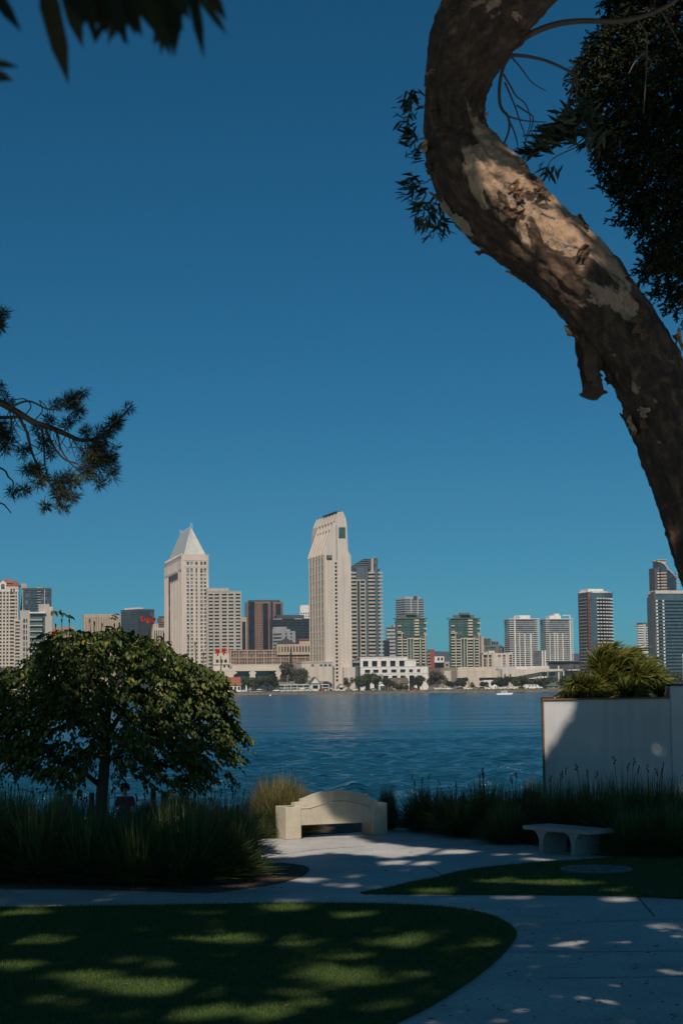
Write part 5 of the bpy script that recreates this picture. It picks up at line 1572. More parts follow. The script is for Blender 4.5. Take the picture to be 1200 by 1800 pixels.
# ------------------------------------------------------------------ palms in the planter
M['palm'] = leafmat('palm leaflets', [(0, (.07, .095, .018)), (.5, (.15, .17, .03)), (.85, (.23, .21, .045)), (1, (.32, .22, .07))], trans=.3, rough=.45)
M['palmstem'] = plain('palm stem', (.16, .14, .06), var=.3, scale=5)
def palm(label, px, py, y, fronds, seed, stem_h=.5):
    g = np.random.default_rng(seed)
    p = at(px, py, y)
    r = tag(empty('palm', (p.x, y, wtop - .12)), label, 'palm', None)
    base = p.z - wtop + .12
    MB().tube([(0, 0, -.02), (.02, 0, stem_h * .5), (0, 0, stem_h)], [.09, .07, .05], 8).build('stem', M['palmstem'], r)
    s = y / F
    for (tx, ty, cx_, cy_) in fronds:
        # tip and control offsets in photo pixels; depth spread random
        ln = 1; tip = Vector((tx * s, g.uniform(-.5, .5), ty * s)); st_ = Vector((g.normal() * .04, g.normal() * .04, stem_h))
        mid = Vector((cx_ * s, tip.y * .4, cy_ * s + stem_h * .5))
        mb = MB(); rk = []
        for k in range(11):
            t_ = k / 10; rk.append(st_ * (1 - t_) ** 2 + mid * 2 * t_ * (1 - t_) + tip * t_ ** 2)
        mb.tube(rk, [.012 * (1 - k / 12) for k in range(11)], 4)
        n = 60
        P = []; D = []
        for k in range(n):
            t_ = .16 + .84 * k / n
            q = st_ * (1 - t_) ** 2 + mid * 2 * t_ * (1 - t_) + tip * t_ ** 2
            tg = ((mid - st_) * (1 - t_) + (tip - mid) * t_).normalized()
            sd_ = tg.cross(Vector((0, 1, .3))).normalized()
            s2 = tg.cross(sd_)
            for sg in (-1, 1):
                wv = (sd_ * sg * g.uniform(.2, .7) + s2 * g.uniform(-.6, .6) + tg * 1.0 + Vector((.45, 0, -.15 - .4 * t_))).normalized()
                P.append(q); D.append(wv)
        P = np.array(P); D = np.array(D)
        V = leaf_verts(P, D, rand_dirs(len(P), g), g.uniform(.22, .42, len(P)) * min(1.2, ln), g.uniform(.009, .015, len(P)), fold=.15, bend=.2)
        mb.quads(V, 6, LEAF).build('frond', M['palm'], r)
gw = np.random.default_rng(70)
def fan(n, a0, a1, r0, r1, cfn):
    out = []
    for k in range(n):
        a = R(a0 + (a1 - a0) * (k + .5) / n + gw.normal() * 5); r_ = gw.uniform(r0, r1)
        tx, ty = r_ * math.cos(a), r_ * math.sin(a); cx_, cy_ = cfn(tx, ty)
        out.append((tx, ty, cx_ + gw.normal() * 3, cy_ + gw.normal() * 4))
    return out
palm('tall windswept palm at the middle of the planter, fronds blown to the right', 1080, 1222, 38.4,
     fan(15, 104, 55, 84, 108, lambda x, y: (-34 - .1 * y + .25 * x, y * .72)) + fan(11, 60, 20, 60, 88, lambda x, y: (-12 + .1 * x, y * .9 + 34)) + fan(8, 118, 95, 44, 70, lambda x, y: (-28, y * .6)), 61, .35)
palm('broad palm at the right end of the planter with fronds arching right and down', 1120, 1224, 37.9,
     fan(16, 70, -4, 46, 64, lambda x, y: (x * .35, abs(y) * .6 + 42)) + fan(7, 100, 65, 40, 58, lambda x, y: (-6 + .3 * x, y * .8 + 8)), 62, .3)
palm('low palm with drooping dark fronds at the left of the planter', 1036, 1224, 37.9,
     fan(9, 186, 140, 34, 56, lambda x, y: (x * .45, y * .6 + 28)) + fan(8, 130, 40, 24, 38, lambda x, y: (x * .4, y * .8 + 10)), 63, .2)
palm('small dense palm between the tall one and the right one', 1103, 1225, 37.7, fan(11, 150, 30, 24, 40, lambda x, y: (x * .3, y * .7 + 12)), 64, .12)

# ------------------------------------------------------------------ flowering tree on the left
M['tulipleaf'] = leafmat('glossy compound leaves', [(0, (.034, .056, .016)), (.45, (.075, .106, .028)), (.85, (.12, .15, .04)), (.97, (.19, .19, .05)), (1, (.30, .22, .035))], trans=.25, rough=.55, spec=.22)
M['petal'] = plain('orange red petals', (.62, .045, .018), var=.2, scale=8, rough=.5)
M['pod'] = plain('green brown pods', (.10, .10, .03), var=.3, scale=6)
YT = 29.0
tp = gnd(178, 1500); 
tb = at(178, 1440, YT)
r = tag(empty('flowering_tree', (tb.x, YT, 0)), 'broad dark leafy tree with orange red flowers standing over the left grasses', 'tree')
def loc(px, py, dy=0.0):
    q = at(px, py, YT + dy); return Vector((q.x - tb.x, dy, q.z))
tm = MB()
tm.tube([(0, 0, -.05), loc(179, 1400), loc(183, 1360), loc(186, 1310, .1), loc(188, 1265, .2), loc(200, 1200, .1)], [.105, .095, .085, .08, .06, .03], 10)
g = np.random.default_rng(77)
limbs = []
for (x0, y0, x1, y1, dy) in [(180, 1384, 108, 1340, -.2), (108, 1340, 40, 1290, -.3), (184, 1340, 300, 1260, -.4), (186, 1310, 110, 1230, .4), (186, 1300, 250, 1190, .5), (300, 1260, 380, 1230, -.4), (187, 1280, 150, 1160, -.4), (250, 1190, 330, 1150, .3), (110, 1230, 60, 1180, .3)]:
    a = loc(x0, y0, 0 if x0 > 170 and x0 < 190 else dy * .8); c_ = loc(x1, y1, dy)
    tm.tube([a, (a + c_) / 2 + Vector((g.normal() * .04, 0, .05)), c_], [.045, .034, .02], 7)
    limbs.append((a, c_))
tm.build('trunk', M['bark'], r, smooth=True)
# crown outline in the photo, filled with drooping compound leaves through its depth
crown = [(88, 1108), (125, 1103), (150, 1108), (200, 1102), (235, 1108), (262, 1118), (290, 1128), (318, 1150), (345, 1160), (372, 1172), (392, 1180), (400, 1205), (405, 1235), (412, 1262), (434, 1290), (420, 1305), (414, 1330), (412, 1360), (398, 1366), (370, 1352), (352, 1380), (335, 1368), (310, 1385), (290, 1365), (262, 1372), (240, 1362), (225, 1340), (212, 1372), (200, 1350), (188, 1320), (170, 1330), (150, 1352), (135, 1385), (118, 1392), (100, 1370), (80, 1362), (60, 1345), (35, 1350), (10, 1340), (-40, 1330), (-50, 1250), (-20, 1195), (10, 1172), (45, 1165), (62, 1140)]
holes = [(228, 1238, 20, 10), (205, 1262, 14, 14), (118, 1290, 24, 16), (138, 1275, 10, 10), (150, 1300, 12, 12), (245, 1345, 14, 10), (90, 1335, 10, 12), (290, 1325, 9, 7), (200, 1310, 10, 12), (72, 1318, 9, 9)]
n_sp = 2300
P0 = []; 
while len(P0) < n_sp:
    x = g.uniform(-60, 440); y = g.uniform(1095, 1395)
    if not in_poly([x], [y], crown)[0]: continue
    if any(((x - hx) / hw) ** 2 + ((y - hy) / hh) ** 2 < 1 for hx, hy, hw, hh in holes): continue
    low = (y - 1100) / 280
    if g.uniform() < .34 * low: continue
    if noise.noise(Vector((x * .022, y * .03, 4.2))) < -.36 - .2 * (1 - low): continue
    # depth: thick in the middle, thin at the rim
    f = 1 - abs((x - 195) / 260) ** 2.2
    dmax = 1.5 * max(.15, f)
    if g.uniform() < .16: x += g.normal() * 16; y += g.normal() * 13
    P0.append(loc(x, y, g.uniform(-dmax, dmax)))
P0 = np.array([tuple(v) for v in P0])
ctr = np.array([.1, 0, 2.0])
leaves_P = []; leaves_D = []; leaves_N = []; leaves_L = []; leaves_W = []
rk = MB()
for p in P0:
    o_ = p - ctr; o_ = o_ / (np.linalg.norm(o_) + 1e-6)
    d0 = np.array([o_[0] * .9 + g.normal() * .5, o_[1] * .8 + g.normal() * .5, .25 * o_[2] + g.normal() * .25 - .15]); d0 /= np.linalg.norm(d0)
    n_l = g.integers(3, 6); ln = g.uniform(.20, .34)
    q_prev = p
    sd_ = np.cross(d0, [0, 0, 1.0]); sd_ /= np.linalg.norm(sd_) + 1e-6
    big = g.uniform(.075, .12)
    for k in range(n_l):
        t_ = (k + .6) / n_l
        q = p + d0 * ln * (t_ - .5) + np.array([0, 0, -.10 * t_ ** 2])
        for sg in (-1, 1):
            dd = sd_ * sg * .75 + d0 * .45 + np.array([0, 0, -.65]) + g.normal(size=3) * .22
            leaves_P.append(q); leaves_D.append(dd); leaves_N.append(np.array([0, -.25, 1.0]) + sd_ * sg * .5 + g.normal(size=3) * .25); leaves_L.append(big * g.uniform(.8, 1.1)); leaves_W.append(big * g.uniform(.42, .56))
    dd = d0 + np.array([0, 0, -.6]); leaves_P.append(p + d0 * ln * .5 + np.array([0, 0, -.1])); leaves_D.append(dd); leaves_N.append(np.array([0, -.2, 1.0])); leaves_L.append(big); leaves_W.append(big * .5)
V = leaf_verts(np.array(leaves_P), np.array(leaves_D), np.array(leaves_N), np.array(leaves_L), np.array(leaves_W), fold=.2, bend=.18)
MB().quads(V, 6, LEAF).build('crown', M['tulipleaf'], r)
# stray shoots and pods on top
for x, y0, y1 in [(97, 1150, 1098), (111, 1130, 1089), (122, 1130, 1090), (160, 1118, 1090), (167, 1118, 1094), (178, 1120, 1097), (275, 1140, 1115), (290, 1140, 1115), (330, 1165, 1118), (345, 1165, 1130), (357, 1175, 1148), (372, 1180, 1155), (200, 1120, 1098), (210, 1115, 1096)]:
    sh = MB(); a, c_ = loc(x, y0), loc(x + g.normal() * 2, y1)
    sh.tube([a, (a + c_) / 2 + Vector((g.normal() * .01, 0, 0)), c_], [.008, .007, .004], 5)
    sh.tube([c_ - Vector((0, 0, .06)), c_, c_ + Vector((0, 0, .02))], [.006, .014, .004], 6)
    sh.build('shoot', M['pod'], r)
def flower(px, py, seed, n=3, w_=9, y0=None):
    gg = np.random.default_rng(seed)
    stem = MB(); base = loc(px, (y0 or py + 45), -.3); tip = loc(px, py + 7, -.3)
    stem.tube([base, (base + tip) / 2 + Vector((.01, 0, 0)), tip], [.012, .01, .009], 6)
    fo = None
    mb = MB(); s = YT / F
    for k in range(n):
        c_ = tip + Vector(((k - (n - 1) / 2) * w_ * s * .95, gg.normal() * .03, .01 + gg.uniform(0, .03)))
        for j in range(6):          # cupped petals
            a = 2 * math.pi * j / 6 + gg.uniform(0, .5)
            d_ = np.array([[math.cos(a) * .55, math.sin(a) * .55, .9]])
            Vp = leaf_verts(np.array([tuple(c_)]), d_, np.array([[-math.cos(a), -math.sin(a), .5]]), np.array([w_ * s * .95]), np.array([w_ * s * .75]), fold=.3, bend=-.2)
            mb.quads(Vp, 6, LEAF)
        mb.tube([c_ - Vector((0, 0, .02)), c_ + Vector((0, 0, .03))], [.008, .02], 6)
    fo = mb.build('flower', M['petal'], r)
    stem.build('stalk', M['pod'], fo)
flower(261, 1090, 1, 3, 10, 1125); flower(388, 1146, 2, 2, 11, 1180); flower(94, 1115, 3, 1, 12, 1150)

# ------------------------------------------------------------------ posts and the seated person on the lower terrace
M['post'] = plain('dark weathered timber', (.045, .032, .024), var=.4, scale=6, bump=.5, bscale=30)
for lab, x, yt in [('taller dark timber post right of the seated person', 269, 1384.5), ('shorter dark timber post, rightmost of the row', 287, 1391), ('dark timber post right beside the flowering tree trunk, on its left', 161, 1393), ('dark timber post furthest left in the row', 123, 1396)]:
    q = at(x, yt, 45.5); 
    r = tag(empty('mooring_post', (q.x, 45.5, -1.13)), lab, 'post', 'timber posts along the water')
    h_ = q.z + 1.13
    MB().tube([(0, 0, 0), (0, 0, h_ * .5), (.01, 0, h_ - .03), (.01, 0, h_)], [.075, .07, .068, .05], 9).build('shaft', M['post'], r)
# person sitting low, only head and shoulders clear of the grass
hp = at(220, 1386, 48.5)
gz_ = -1.13
r = tag(empty('person', (hp.x, 48.5, gz_)), 'person with dark hair and dull red top sitting low behind the left grasses', 'person')
M['skin'] = plain('skin', (.40, .22, .15), var=.1, scale=8, rough=.55)
M['hair'] = plain('dark greying hair', (.035, .030, .028), var=.5, scale=14, rough=.7)
M['shirt'] = plain('dull red top', (.17, .035, .04), var=.25, scale=6, rough=.9)
M['jeans'] = plain('dark trousers', (.03, .035, .05), var=.25, scale=6, rough=.9)
seat_z = hp.z - gz_ - .75                    # seat height under the hips
def skin(name, verts, edges, rad, m, sub=2, root=0):
    me = bpy.data.meshes.new(name); me.from_pydata(verts, edges, []); o = bpy.data.objects.new(name, me); col.objects.link(o); o.parent = r
    md = o.modifiers.new('skin', 'SKIN'); md.use_smooth_shade = True
    for i, rr in enumerate(rad):
        sv = me.skin_vertices[0].data[i]; sv.radius = (rr, rr) if not isinstance(rr, tuple) else rr; sv.use_root = (i == root)
    ss = o.modifiers.new('sub', 'SUBSURF'); ss.levels = sub; ss.render_levels = sub
    me.materials.append(m); return o
sz = seat_z
V = [(0, 0, sz + .10), (0, .01, sz + .30), (0, .01, sz + .47), (0, 0, sz + .56), (0, -.02, sz + .62), (0, -.03, sz + .70), (0, -.03, sz + .79),
     (-.17, .01, sz + .49), (-.24, -.06, sz + .24), (-.16, -.26, sz + .17), (-.10, -.33, sz + .17),
     (.17, .01, sz + .49), (.24, -.06, sz + .24), (.16, -.26, sz + .17), (.10, -.33, sz + .17),
     (-.09, -.05, sz + .08), (-.11, -.42, sz + .12), (-.11, -.50, sz - .28 + .0), (-.11, -.62, sz - .30),
     (.09, -.05, sz + .08), (.11, -.42, sz + .12), (.11, -.50, sz - .28), (.11, -.62, sz - .30)]
zf = -sz + .35
E = [(0, 1), (1, 2), (2, 3), (3, 4), (4, 5), (5, 6), (2, 7), (7, 8), (8, 9), (9, 10), (2, 11), (11, 12), (12, 13), (13, 14), (0, 15), (15, 16), (16, 17), (17, 18), (0, 19), (19, 20), (20, 21), (21, 22)]
V = [(x, y, max(z, .05)) for x, y, z in V]
rad = [(.16, .12), (.15, .11), (.16, .11), .06, .055, (.075, .09), (.072, .088), .065, .045, .035, .03, .065, .045, .035, .03, .10, .075, .05, .04, .10, .075, .05, .04]
body = skin('body', V, E, rad, M['skin'])
# clothing follows the body
skin('shirt', [(0, 0, sz + .06), (0, .01, sz + .30), (0, .01, sz + .48), (0, 0, sz + .535), (-.17, .01, sz + .495), (-.235, -.05, sz + .27), (.17, .01, sz + .495), (.235, -.05, sz + .27)], [(0, 1), (1, 2), (2, 3), (2, 4), (4, 5), (2, 6), (6, 7)], [(.18, .14), (.17, .13), (.175, .125), .07, .08, .06, .08, .06], M['shirt'])
skin('trousers', [(0, 0, sz + .08), (-.10, -.08, sz + .08), (-.11, -.42, sz + .12), (-.11, -.49, max(.12, sz - .2)), (.10, -.08, sz + .08), (.11, -.42, sz + .12), (.11, -.49, max(.12, sz - .2))], [(0, 1), (1, 2), (2, 3), (0, 4), (4, 5), (5, 6)], [.13, .115, .085, .062, .115, .085, .062], M['jeans'])
for sx in (-1, 1):
    for k in range(4):
        bx0 = sx * .10 - .03 + .02 * k
        skin('finger', [(bx0, -.345, sz + .168), (bx0, -.385, sz + .165), (bx0, -.41, sz + .15), (bx0, -.425, sz + .13)], [(0, 1), (1, 2), (2, 3)], [.009, .009, .008, .007], M['skin'], 1).parent = body
    skin('thumb', [(sx * .10 - sx * .03, -.325, sz + .17), (sx * .055, -.35, sz + .175), (sx * .045, -.375, sz + .17)], [(0, 1), (1, 2)], [.011, .010, .008], M['skin'], 1).parent = body
hz = sz + .74
gg = np.random.default_rng(9)
hm = MB()
n = 700
d_ = rand_dirs(n, gg); keep = (d_[:, 2] > -.25) & ~((d_[:, 1] < -.45) & (d_[:, 2] < .45)); d_ = d_[keep]; n = len(d_)
Ph = d_ * np.array([.088, .105, .115]) + np.array([0, -.025, hz + .02])
MB().quads(leaf_verts(Ph, d_ * .6 + rand_dirs(n, gg) + np.array([0, .2, -.7]), d_, gg.uniform(.04, .08, n), gg.uniform(.02, .035, n)), 6, LEAF).build('hair', M['hair'], r)
fc = MB()
for sx in (-1, 1): fc.tube([(sx * .033, -.112, hz - .005), (sx * .033, -.118, hz - .005), (sx * .033, -.122, hz - .005)], [.006, .012, .003], 8)
fc.build('eyes', M['hair'], body)
fn = MB(); fn.tube([(0, -.11, hz + .005), (0, -.128, hz - .025), (0, -.135, hz - .04), (0, -.115, hz - .05)], [.008, .012, .014, .009], 8)
for sx in (-1, 1): fn.tube([(sx * .08, -.03, hz + .015), (sx * .09, -.025, hz - .01), (sx * .08, -.03, hz - .04)], [.008, .016, .008], 7)
fn.build('nose', M['skin'], body)
MB().tube([(-.024, -.112, hz - .074), (0, -.121, hz - .072), (.024, -.112, hz - .074)], [.003, .007, .003], 6).build('mouth', M['redtrim'], body)
MB().box(-.32, .32, -.2, .25, 0, sz - .02).build('low_seat', M['post'])
lo = bpy.data.objects['low_seat']; lo.location = (hp.x, 48.5, gz_); lo.name = 'seat_block'
tag(lo, 'dark low timber block the seated person rests on', 'seat block')
# ------------------------------------------------------------------ paperbark tree leaning in from the right
YB = 11.0
m, t, b = newmat('peeling paperbark')
uv = nd(t, 'ShaderNodeUVMap')
mp = nd(t, 'ShaderNodeMapping'); mp.inputs['Scale'].default_value = (4.2, 1.7, 1)
t.links.new(uv.outputs[0], mp.inputs['Vector'])
n1 = nd(t, 'ShaderNodeTexNoise', Scale=1.15, Detail=9.0, Roughness=.62, Distortion=.9)
n2 = nd(t, 'ShaderNodeTexNoise', Scale=5.0, Detail=8.0, Roughness=.7, Distortion=.4)
mp2 = nd(t, 'ShaderNodeMapping'); mp2.inputs['Scale'].default_value = (5.5, 1.6, 1)
t.links.new(uv.outputs[0], mp2.inputs['Vector'])
v1 = nd(t, 'ShaderNodeTexVoronoi', feature='DISTANCE_TO_EDGE', Scale=1.6)
ns = nd(t, 'ShaderNodeTexNoise', Scale=3.0, Detail=6.0)
t.links.new(mp2.outputs[0], ns.inputs['Vector'])
ad = nd(t, 'ShaderNodeMix', data_type='VECTOR'); ad.inputs[0].default_value = .28
t.links.new(mp2.outputs[0], ad.inputs[4]); t.links.new(ns.outputs['Color'], ad.inputs[5]); t.links.new(ad.outputs[1], v1.inputs['Vector'])
for n in (n1, n2): t.links.new(mp.outputs[0], n.inputs['Vector'])
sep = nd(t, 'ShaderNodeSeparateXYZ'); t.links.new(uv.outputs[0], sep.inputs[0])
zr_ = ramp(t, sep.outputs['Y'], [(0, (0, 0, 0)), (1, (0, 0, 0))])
SUN_ZONE = zr_.node  # peeled pale bark gathered where sun falls, so the colour adds to the light
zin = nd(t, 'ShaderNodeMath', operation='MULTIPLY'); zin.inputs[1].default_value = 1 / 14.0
t.links.new(sep.outputs['Y'], zin.inputs[0]); t.links.new(zin.outputs[0], SUN_ZONE.inputs[0])
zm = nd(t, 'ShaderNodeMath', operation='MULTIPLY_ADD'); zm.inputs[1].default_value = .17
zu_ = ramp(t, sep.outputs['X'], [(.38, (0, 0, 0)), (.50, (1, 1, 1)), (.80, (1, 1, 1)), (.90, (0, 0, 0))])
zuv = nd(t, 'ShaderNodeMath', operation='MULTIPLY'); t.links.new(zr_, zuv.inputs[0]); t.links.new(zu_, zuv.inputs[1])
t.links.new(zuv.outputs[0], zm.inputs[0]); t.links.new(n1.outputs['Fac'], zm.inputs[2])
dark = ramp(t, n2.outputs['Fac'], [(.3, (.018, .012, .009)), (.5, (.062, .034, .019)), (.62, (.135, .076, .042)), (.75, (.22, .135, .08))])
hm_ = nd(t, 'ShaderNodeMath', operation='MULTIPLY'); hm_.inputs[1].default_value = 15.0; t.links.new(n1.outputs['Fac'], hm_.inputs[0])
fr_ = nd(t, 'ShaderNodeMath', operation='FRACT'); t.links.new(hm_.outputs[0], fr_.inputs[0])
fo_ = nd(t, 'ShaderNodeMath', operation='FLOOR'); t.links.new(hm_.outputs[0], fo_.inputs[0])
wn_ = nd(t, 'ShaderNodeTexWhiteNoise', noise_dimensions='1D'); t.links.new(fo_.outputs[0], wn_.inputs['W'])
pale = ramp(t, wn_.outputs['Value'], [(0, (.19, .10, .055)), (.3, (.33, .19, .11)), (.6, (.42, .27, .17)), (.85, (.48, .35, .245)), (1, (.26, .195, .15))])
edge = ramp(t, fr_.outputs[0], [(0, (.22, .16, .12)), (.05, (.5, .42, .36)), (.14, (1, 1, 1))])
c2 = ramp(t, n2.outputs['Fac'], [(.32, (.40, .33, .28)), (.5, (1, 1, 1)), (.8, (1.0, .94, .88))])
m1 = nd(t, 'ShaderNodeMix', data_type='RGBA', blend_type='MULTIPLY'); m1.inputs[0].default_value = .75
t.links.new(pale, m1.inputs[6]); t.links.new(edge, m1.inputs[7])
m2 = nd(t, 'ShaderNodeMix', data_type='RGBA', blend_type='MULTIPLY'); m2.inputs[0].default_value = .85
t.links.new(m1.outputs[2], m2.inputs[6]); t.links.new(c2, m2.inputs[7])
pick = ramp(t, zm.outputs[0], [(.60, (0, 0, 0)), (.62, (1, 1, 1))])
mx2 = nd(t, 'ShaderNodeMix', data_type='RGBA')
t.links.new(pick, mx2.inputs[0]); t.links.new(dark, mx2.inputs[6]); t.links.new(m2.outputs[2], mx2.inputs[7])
t.links.new(mx2.outputs[2], b.inputs['Base Color']); b.inputs['Roughness'].default_value = .8
bp = nd(t, 'ShaderNodeBump', Strength=.8, Distance=.03); lay = nd(t, 'ShaderNodeMath', operation='MULTIPLY_ADD'); lay.inputs[1].default_value = .12; t.links.new(fo_.outputs[0], lay.inputs[0]); t.links.new(pick, lay.inputs[2])
t.links.new(lay.outputs[0], bp.inputs['Height'])
bp2 = nd(t, 'ShaderNodeBump', Strength=1.0, Distance=.028); t.links.new(n2.outputs['Fac'], bp2.inputs['Height']); t.links.new(bp.outputs[0], bp2.inputs['Normal'])
t.links.new(bp2.outputs[0], b.inputs['Normal'])
M['paperbark'] = m
M['barkflap'] = plain('loose brown bark', (.12, .07, .042), var=.5, scale=9, bump=.6, bscale=40, rough=.9)
M['barkpale'] = plain('loose pale bark', (.42, .29, .20), var=.4, scale=9, bump=.6, bscale=40, rough=.9)
M['longleaf'] = leafmat('long narrow leaves', [(0, (.012, .018, .008)), (.6, (.024, .033, .012)), (1, (.05, .055, .018))], trans=.08, rough=.45)
# centreline in photo pixels with radius in pixels and depth offset in metres
CL = [(1410, 2040, 96, .0), (1390, 1750, 84, 0), (1355, 1400, 72, 0), (1308, 1120, 64, 0), (1254, 985, 61, 0), (1212, 850, 61, 0), (1174, 745, 61, 0), (1127, 635, 65, 0), (1050, 522, 65, 0), (957, 431, 67, 0), (876, 358, 74, 0), (822, 291, 66, .0), (797, 225, 52, .0), (797, 160, 54, 0), (815, 95, 69, 0), (846, 30, 80, 0), (905, -45, 83, 0), (990, -140, 80, .1), (1060, -300, 70, .3), (1020, -480, 55, .3), (980, -640, 35, .2)]
pts = [at(x, y, YB + dz) for x, y, r_, dz in CL]
rads = [r_ * YB / F for x, y, r_, dz in CL]
def crv(P, n):
    out = []
    for i in range(len(P) - 1):
        p0, p1, p2, p3 = P[max(i - 1, 0)], P[i], P[i + 1], P[min(i + 2, len(P) - 1)]
        for k in range(n):
            t_ = k / n
            out.append(.5 * ((2 * p1) + (-p0 + p2) * t_ + (2 * p0 - 5 * p1 + 4 * p2 - p3) * t_ ** 2 + (-p0 + 3 * p1 - 3 * p2 + p3) * t_ ** 3))
    out.append(P[-1]); return out
NS = 44
C = crv(pts, NS); RR = crv(rads, NS)
base_xy = pts[0]
r = tag(empty('paperbark_tree', (base_xy.x, base_xy.y, 0)), 'big curved paperbark trunk with peeling pale bark leaning in from the right', 'tree')
off = Vector((base_xy.x, base_xy.y, 0))
C = [c_ - off for c_ in C]
NA = 120
tv = []; uvs = []; frames = []
up = Vector((0, 1, 0)); sl = 0
for i, c_ in enumerate(C):
    tg = (C[min(i + 1, len(C) - 1)] - C[max(i - 1, 0)]).normalized()
    sx = (up - tg * up.dot(tg)).normalized(); sy = tg.cross(sx)
    if i: sl += (C[i] - C[i - 1]).length
    frames.append((c_, tg, sx, sy, RR[i], sl))
    for k in range(NA):
        a = 2 * math.pi * k / NA
        dv = sx * math.cos(a) + sy * math.sin(a)
        q = Vector((math.cos(a) * 1.1, math.sin(a) * 1.1, sl * .8))
        rr = RR[i] * (1 + .10 * noise.noise(q * 1.3) + .05 * noise.noise(q * 3.7 + Vector((5, 0, 0))))
        rd = noise.noise(Vector((math.cos(a) * 3.2, math.sin(a) * 3.2, sl * 2.2)))
        st_ = noise.noise(Vector((math.cos(a) * 1.6 + 9, math.sin(a) * 1.6, sl * 1.3)))
        rr += .022 * abs(noise.noise(Vector((math.cos(a) * 4.5, math.sin(a) * 4.5, sl * 1.1 + 7)))) - .008
        rr += .016 * (1 if st_ > .05 else 0) * min(1, max(0, (st_ - .05) * 25)) + .008 * abs(rd) + .011 * noise.noise(Vector((math.cos(a) * 9, math.sin(a) * 9, sl * 18))) + .006 * noise.noise(Vector((math.cos(a) * 20, math.sin(a) * 20, sl * 45)))
        tv.append(tuple(c_ + dv * rr)); uvs.append((k / NA, sl))
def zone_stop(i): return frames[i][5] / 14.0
ze_ = SUN_ZONE.color_ramp.elements
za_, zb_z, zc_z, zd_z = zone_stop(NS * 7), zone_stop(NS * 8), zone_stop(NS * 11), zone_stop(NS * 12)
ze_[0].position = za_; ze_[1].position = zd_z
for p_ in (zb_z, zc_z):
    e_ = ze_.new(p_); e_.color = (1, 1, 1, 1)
mb = MB(); mb.v = tv
for i in range(len(C) - 1):
    for k in range(NA):
        a = i * NA + k; c_ = i * NA + (k + 1) % NA
        mb.f.append((a, c_, c_ + NA, a + NA))
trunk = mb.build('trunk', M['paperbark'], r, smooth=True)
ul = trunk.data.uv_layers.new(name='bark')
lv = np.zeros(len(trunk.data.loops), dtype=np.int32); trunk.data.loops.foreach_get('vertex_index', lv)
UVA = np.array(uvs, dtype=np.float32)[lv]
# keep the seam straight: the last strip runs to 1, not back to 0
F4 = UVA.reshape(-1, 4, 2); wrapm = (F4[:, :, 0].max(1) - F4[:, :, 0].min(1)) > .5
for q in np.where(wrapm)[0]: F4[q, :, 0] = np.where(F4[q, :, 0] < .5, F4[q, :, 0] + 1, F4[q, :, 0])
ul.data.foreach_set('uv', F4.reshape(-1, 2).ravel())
# loose flakes of outer bark lying along the trunk
gb = np.random.default_rng(31)
def flake(mb, i, a, ln, wd, lift, curl, seed):
    """a ragged curled sheet on the trunk surface"""
    nu, nv_ = 9, 5
    n0 = len(mb.v)
    for u in range(nu):
        j = min(len(frames) - 1, max(0, i + int(round((u / (nu - 1) - .5) * ln))))
        c_, tg, sx, sy, rr, s_ = frames[j]
        for v in range(nv_):
            e = (v / (nv_ - 1) - .5) * 2
            wob = 1 + .6 * noise.noise(Vector((u * .9, v * 2.1, seed))) if abs(e) > .7 or u in (0, nu - 1) else 1
            aa = a + e * wd * wob + .25 * noise.noise(Vector((u * .6, seed, 3)))
            li = .018 + lift * abs(e) ** 2 + curl * (u / (nu - 1)) ** 2 + .006 * noise.noise(Vector((u * 1.3, v * 1.3, seed)))
            mb.v.append(tuple(c_ + (sx * math.cos(aa) + sy * math.sin(aa)) * (rr * 1.03 + li) + tg * (.02 * noise.noise(Vector((v * 1.7, u, seed))))))
    for u in range(nu - 1):
        for v in range(nv_ - 1):
            q = n0 + u * nv_ + v; mb.f.append((q, q + 1, q + nv_ + 1, q + nv_))
def solid(o, th):
    md = o.modifiers.new('thickness', 'SOLIDIFY'); md.thickness = th
    return o
for k in range(64):
    i = int(gb.uniform(NS * 3, NS * 17)); a = gb.uniform(0, 6.28)
    fk = MB(); flake(fk, i, a, gb.uniform(4, 14), gb.uniform(.04, .12), gb.uniform(.004, .018), gb.uniform(0, .05) * gb.uniform(0, 1), k * 1.7)
    solid(fk.build('bark_flake', M['barkflap' if gb.uniform() < .7 else 'barkpale'], r), .006)
# the hanging flap and smaller loose ends, outlined in the photo
def flap(outline, dy, m, th=.02):
    ps = []
    n_ = len(outline)
    for i in range(n_):
        x0, y0 = outline[i]; x1, y1 = outline[(i + 1) % n_]
        for k in range(4):
            f = k / 4; jj = 6.0 if (k and y0 > 640) else 2.6
            ps.append((x0 + (x1 - x0) * f + gb.normal() * jj * .6, y0 + (y1 - y0) * f + gb.normal() * jj * .6))
    q = [at(x, y, YB + dy) - off for x, y in ps]
    bend = lambda p: Vector((0, .05 * math.sin((p.x + p.z) * 9), 0))
    MB().prism(q, lambda p: tuple(p + bend(p)), lambda p: tuple(p + bend(p) + Vector((0, th, 0)))).build('bark_flap', M[m], r)
flap([(1008, 560), (1100, 560), (1110, 640), (1075, 655), (1053, 648), (1057, 668), (1065, 690), (1052, 694), (1046, 705), (1034, 701), (1028, 692), (1021, 690), (1018, 650), (1013, 610)], -.05, 'barkflap', .03)
flap([(1022, 585), (1062, 580), (1060, 630), (1050, 668), (1040, 684), (1034, 672), (1026, 664)], -.10, 'barkflap', .02)
flap([(800, 370), (822, 385), (834, 412), (818, 411), (808, 400), (792, 380)], -.14, 'barkpale')
flap([(778, 345), (800, 380), (792, 381), (777, 365)], -.10, 'barkpale')
flap([(1078, 470), (1090, 462), (1097, 478), (1085, 484)], .0, 'barkflap')
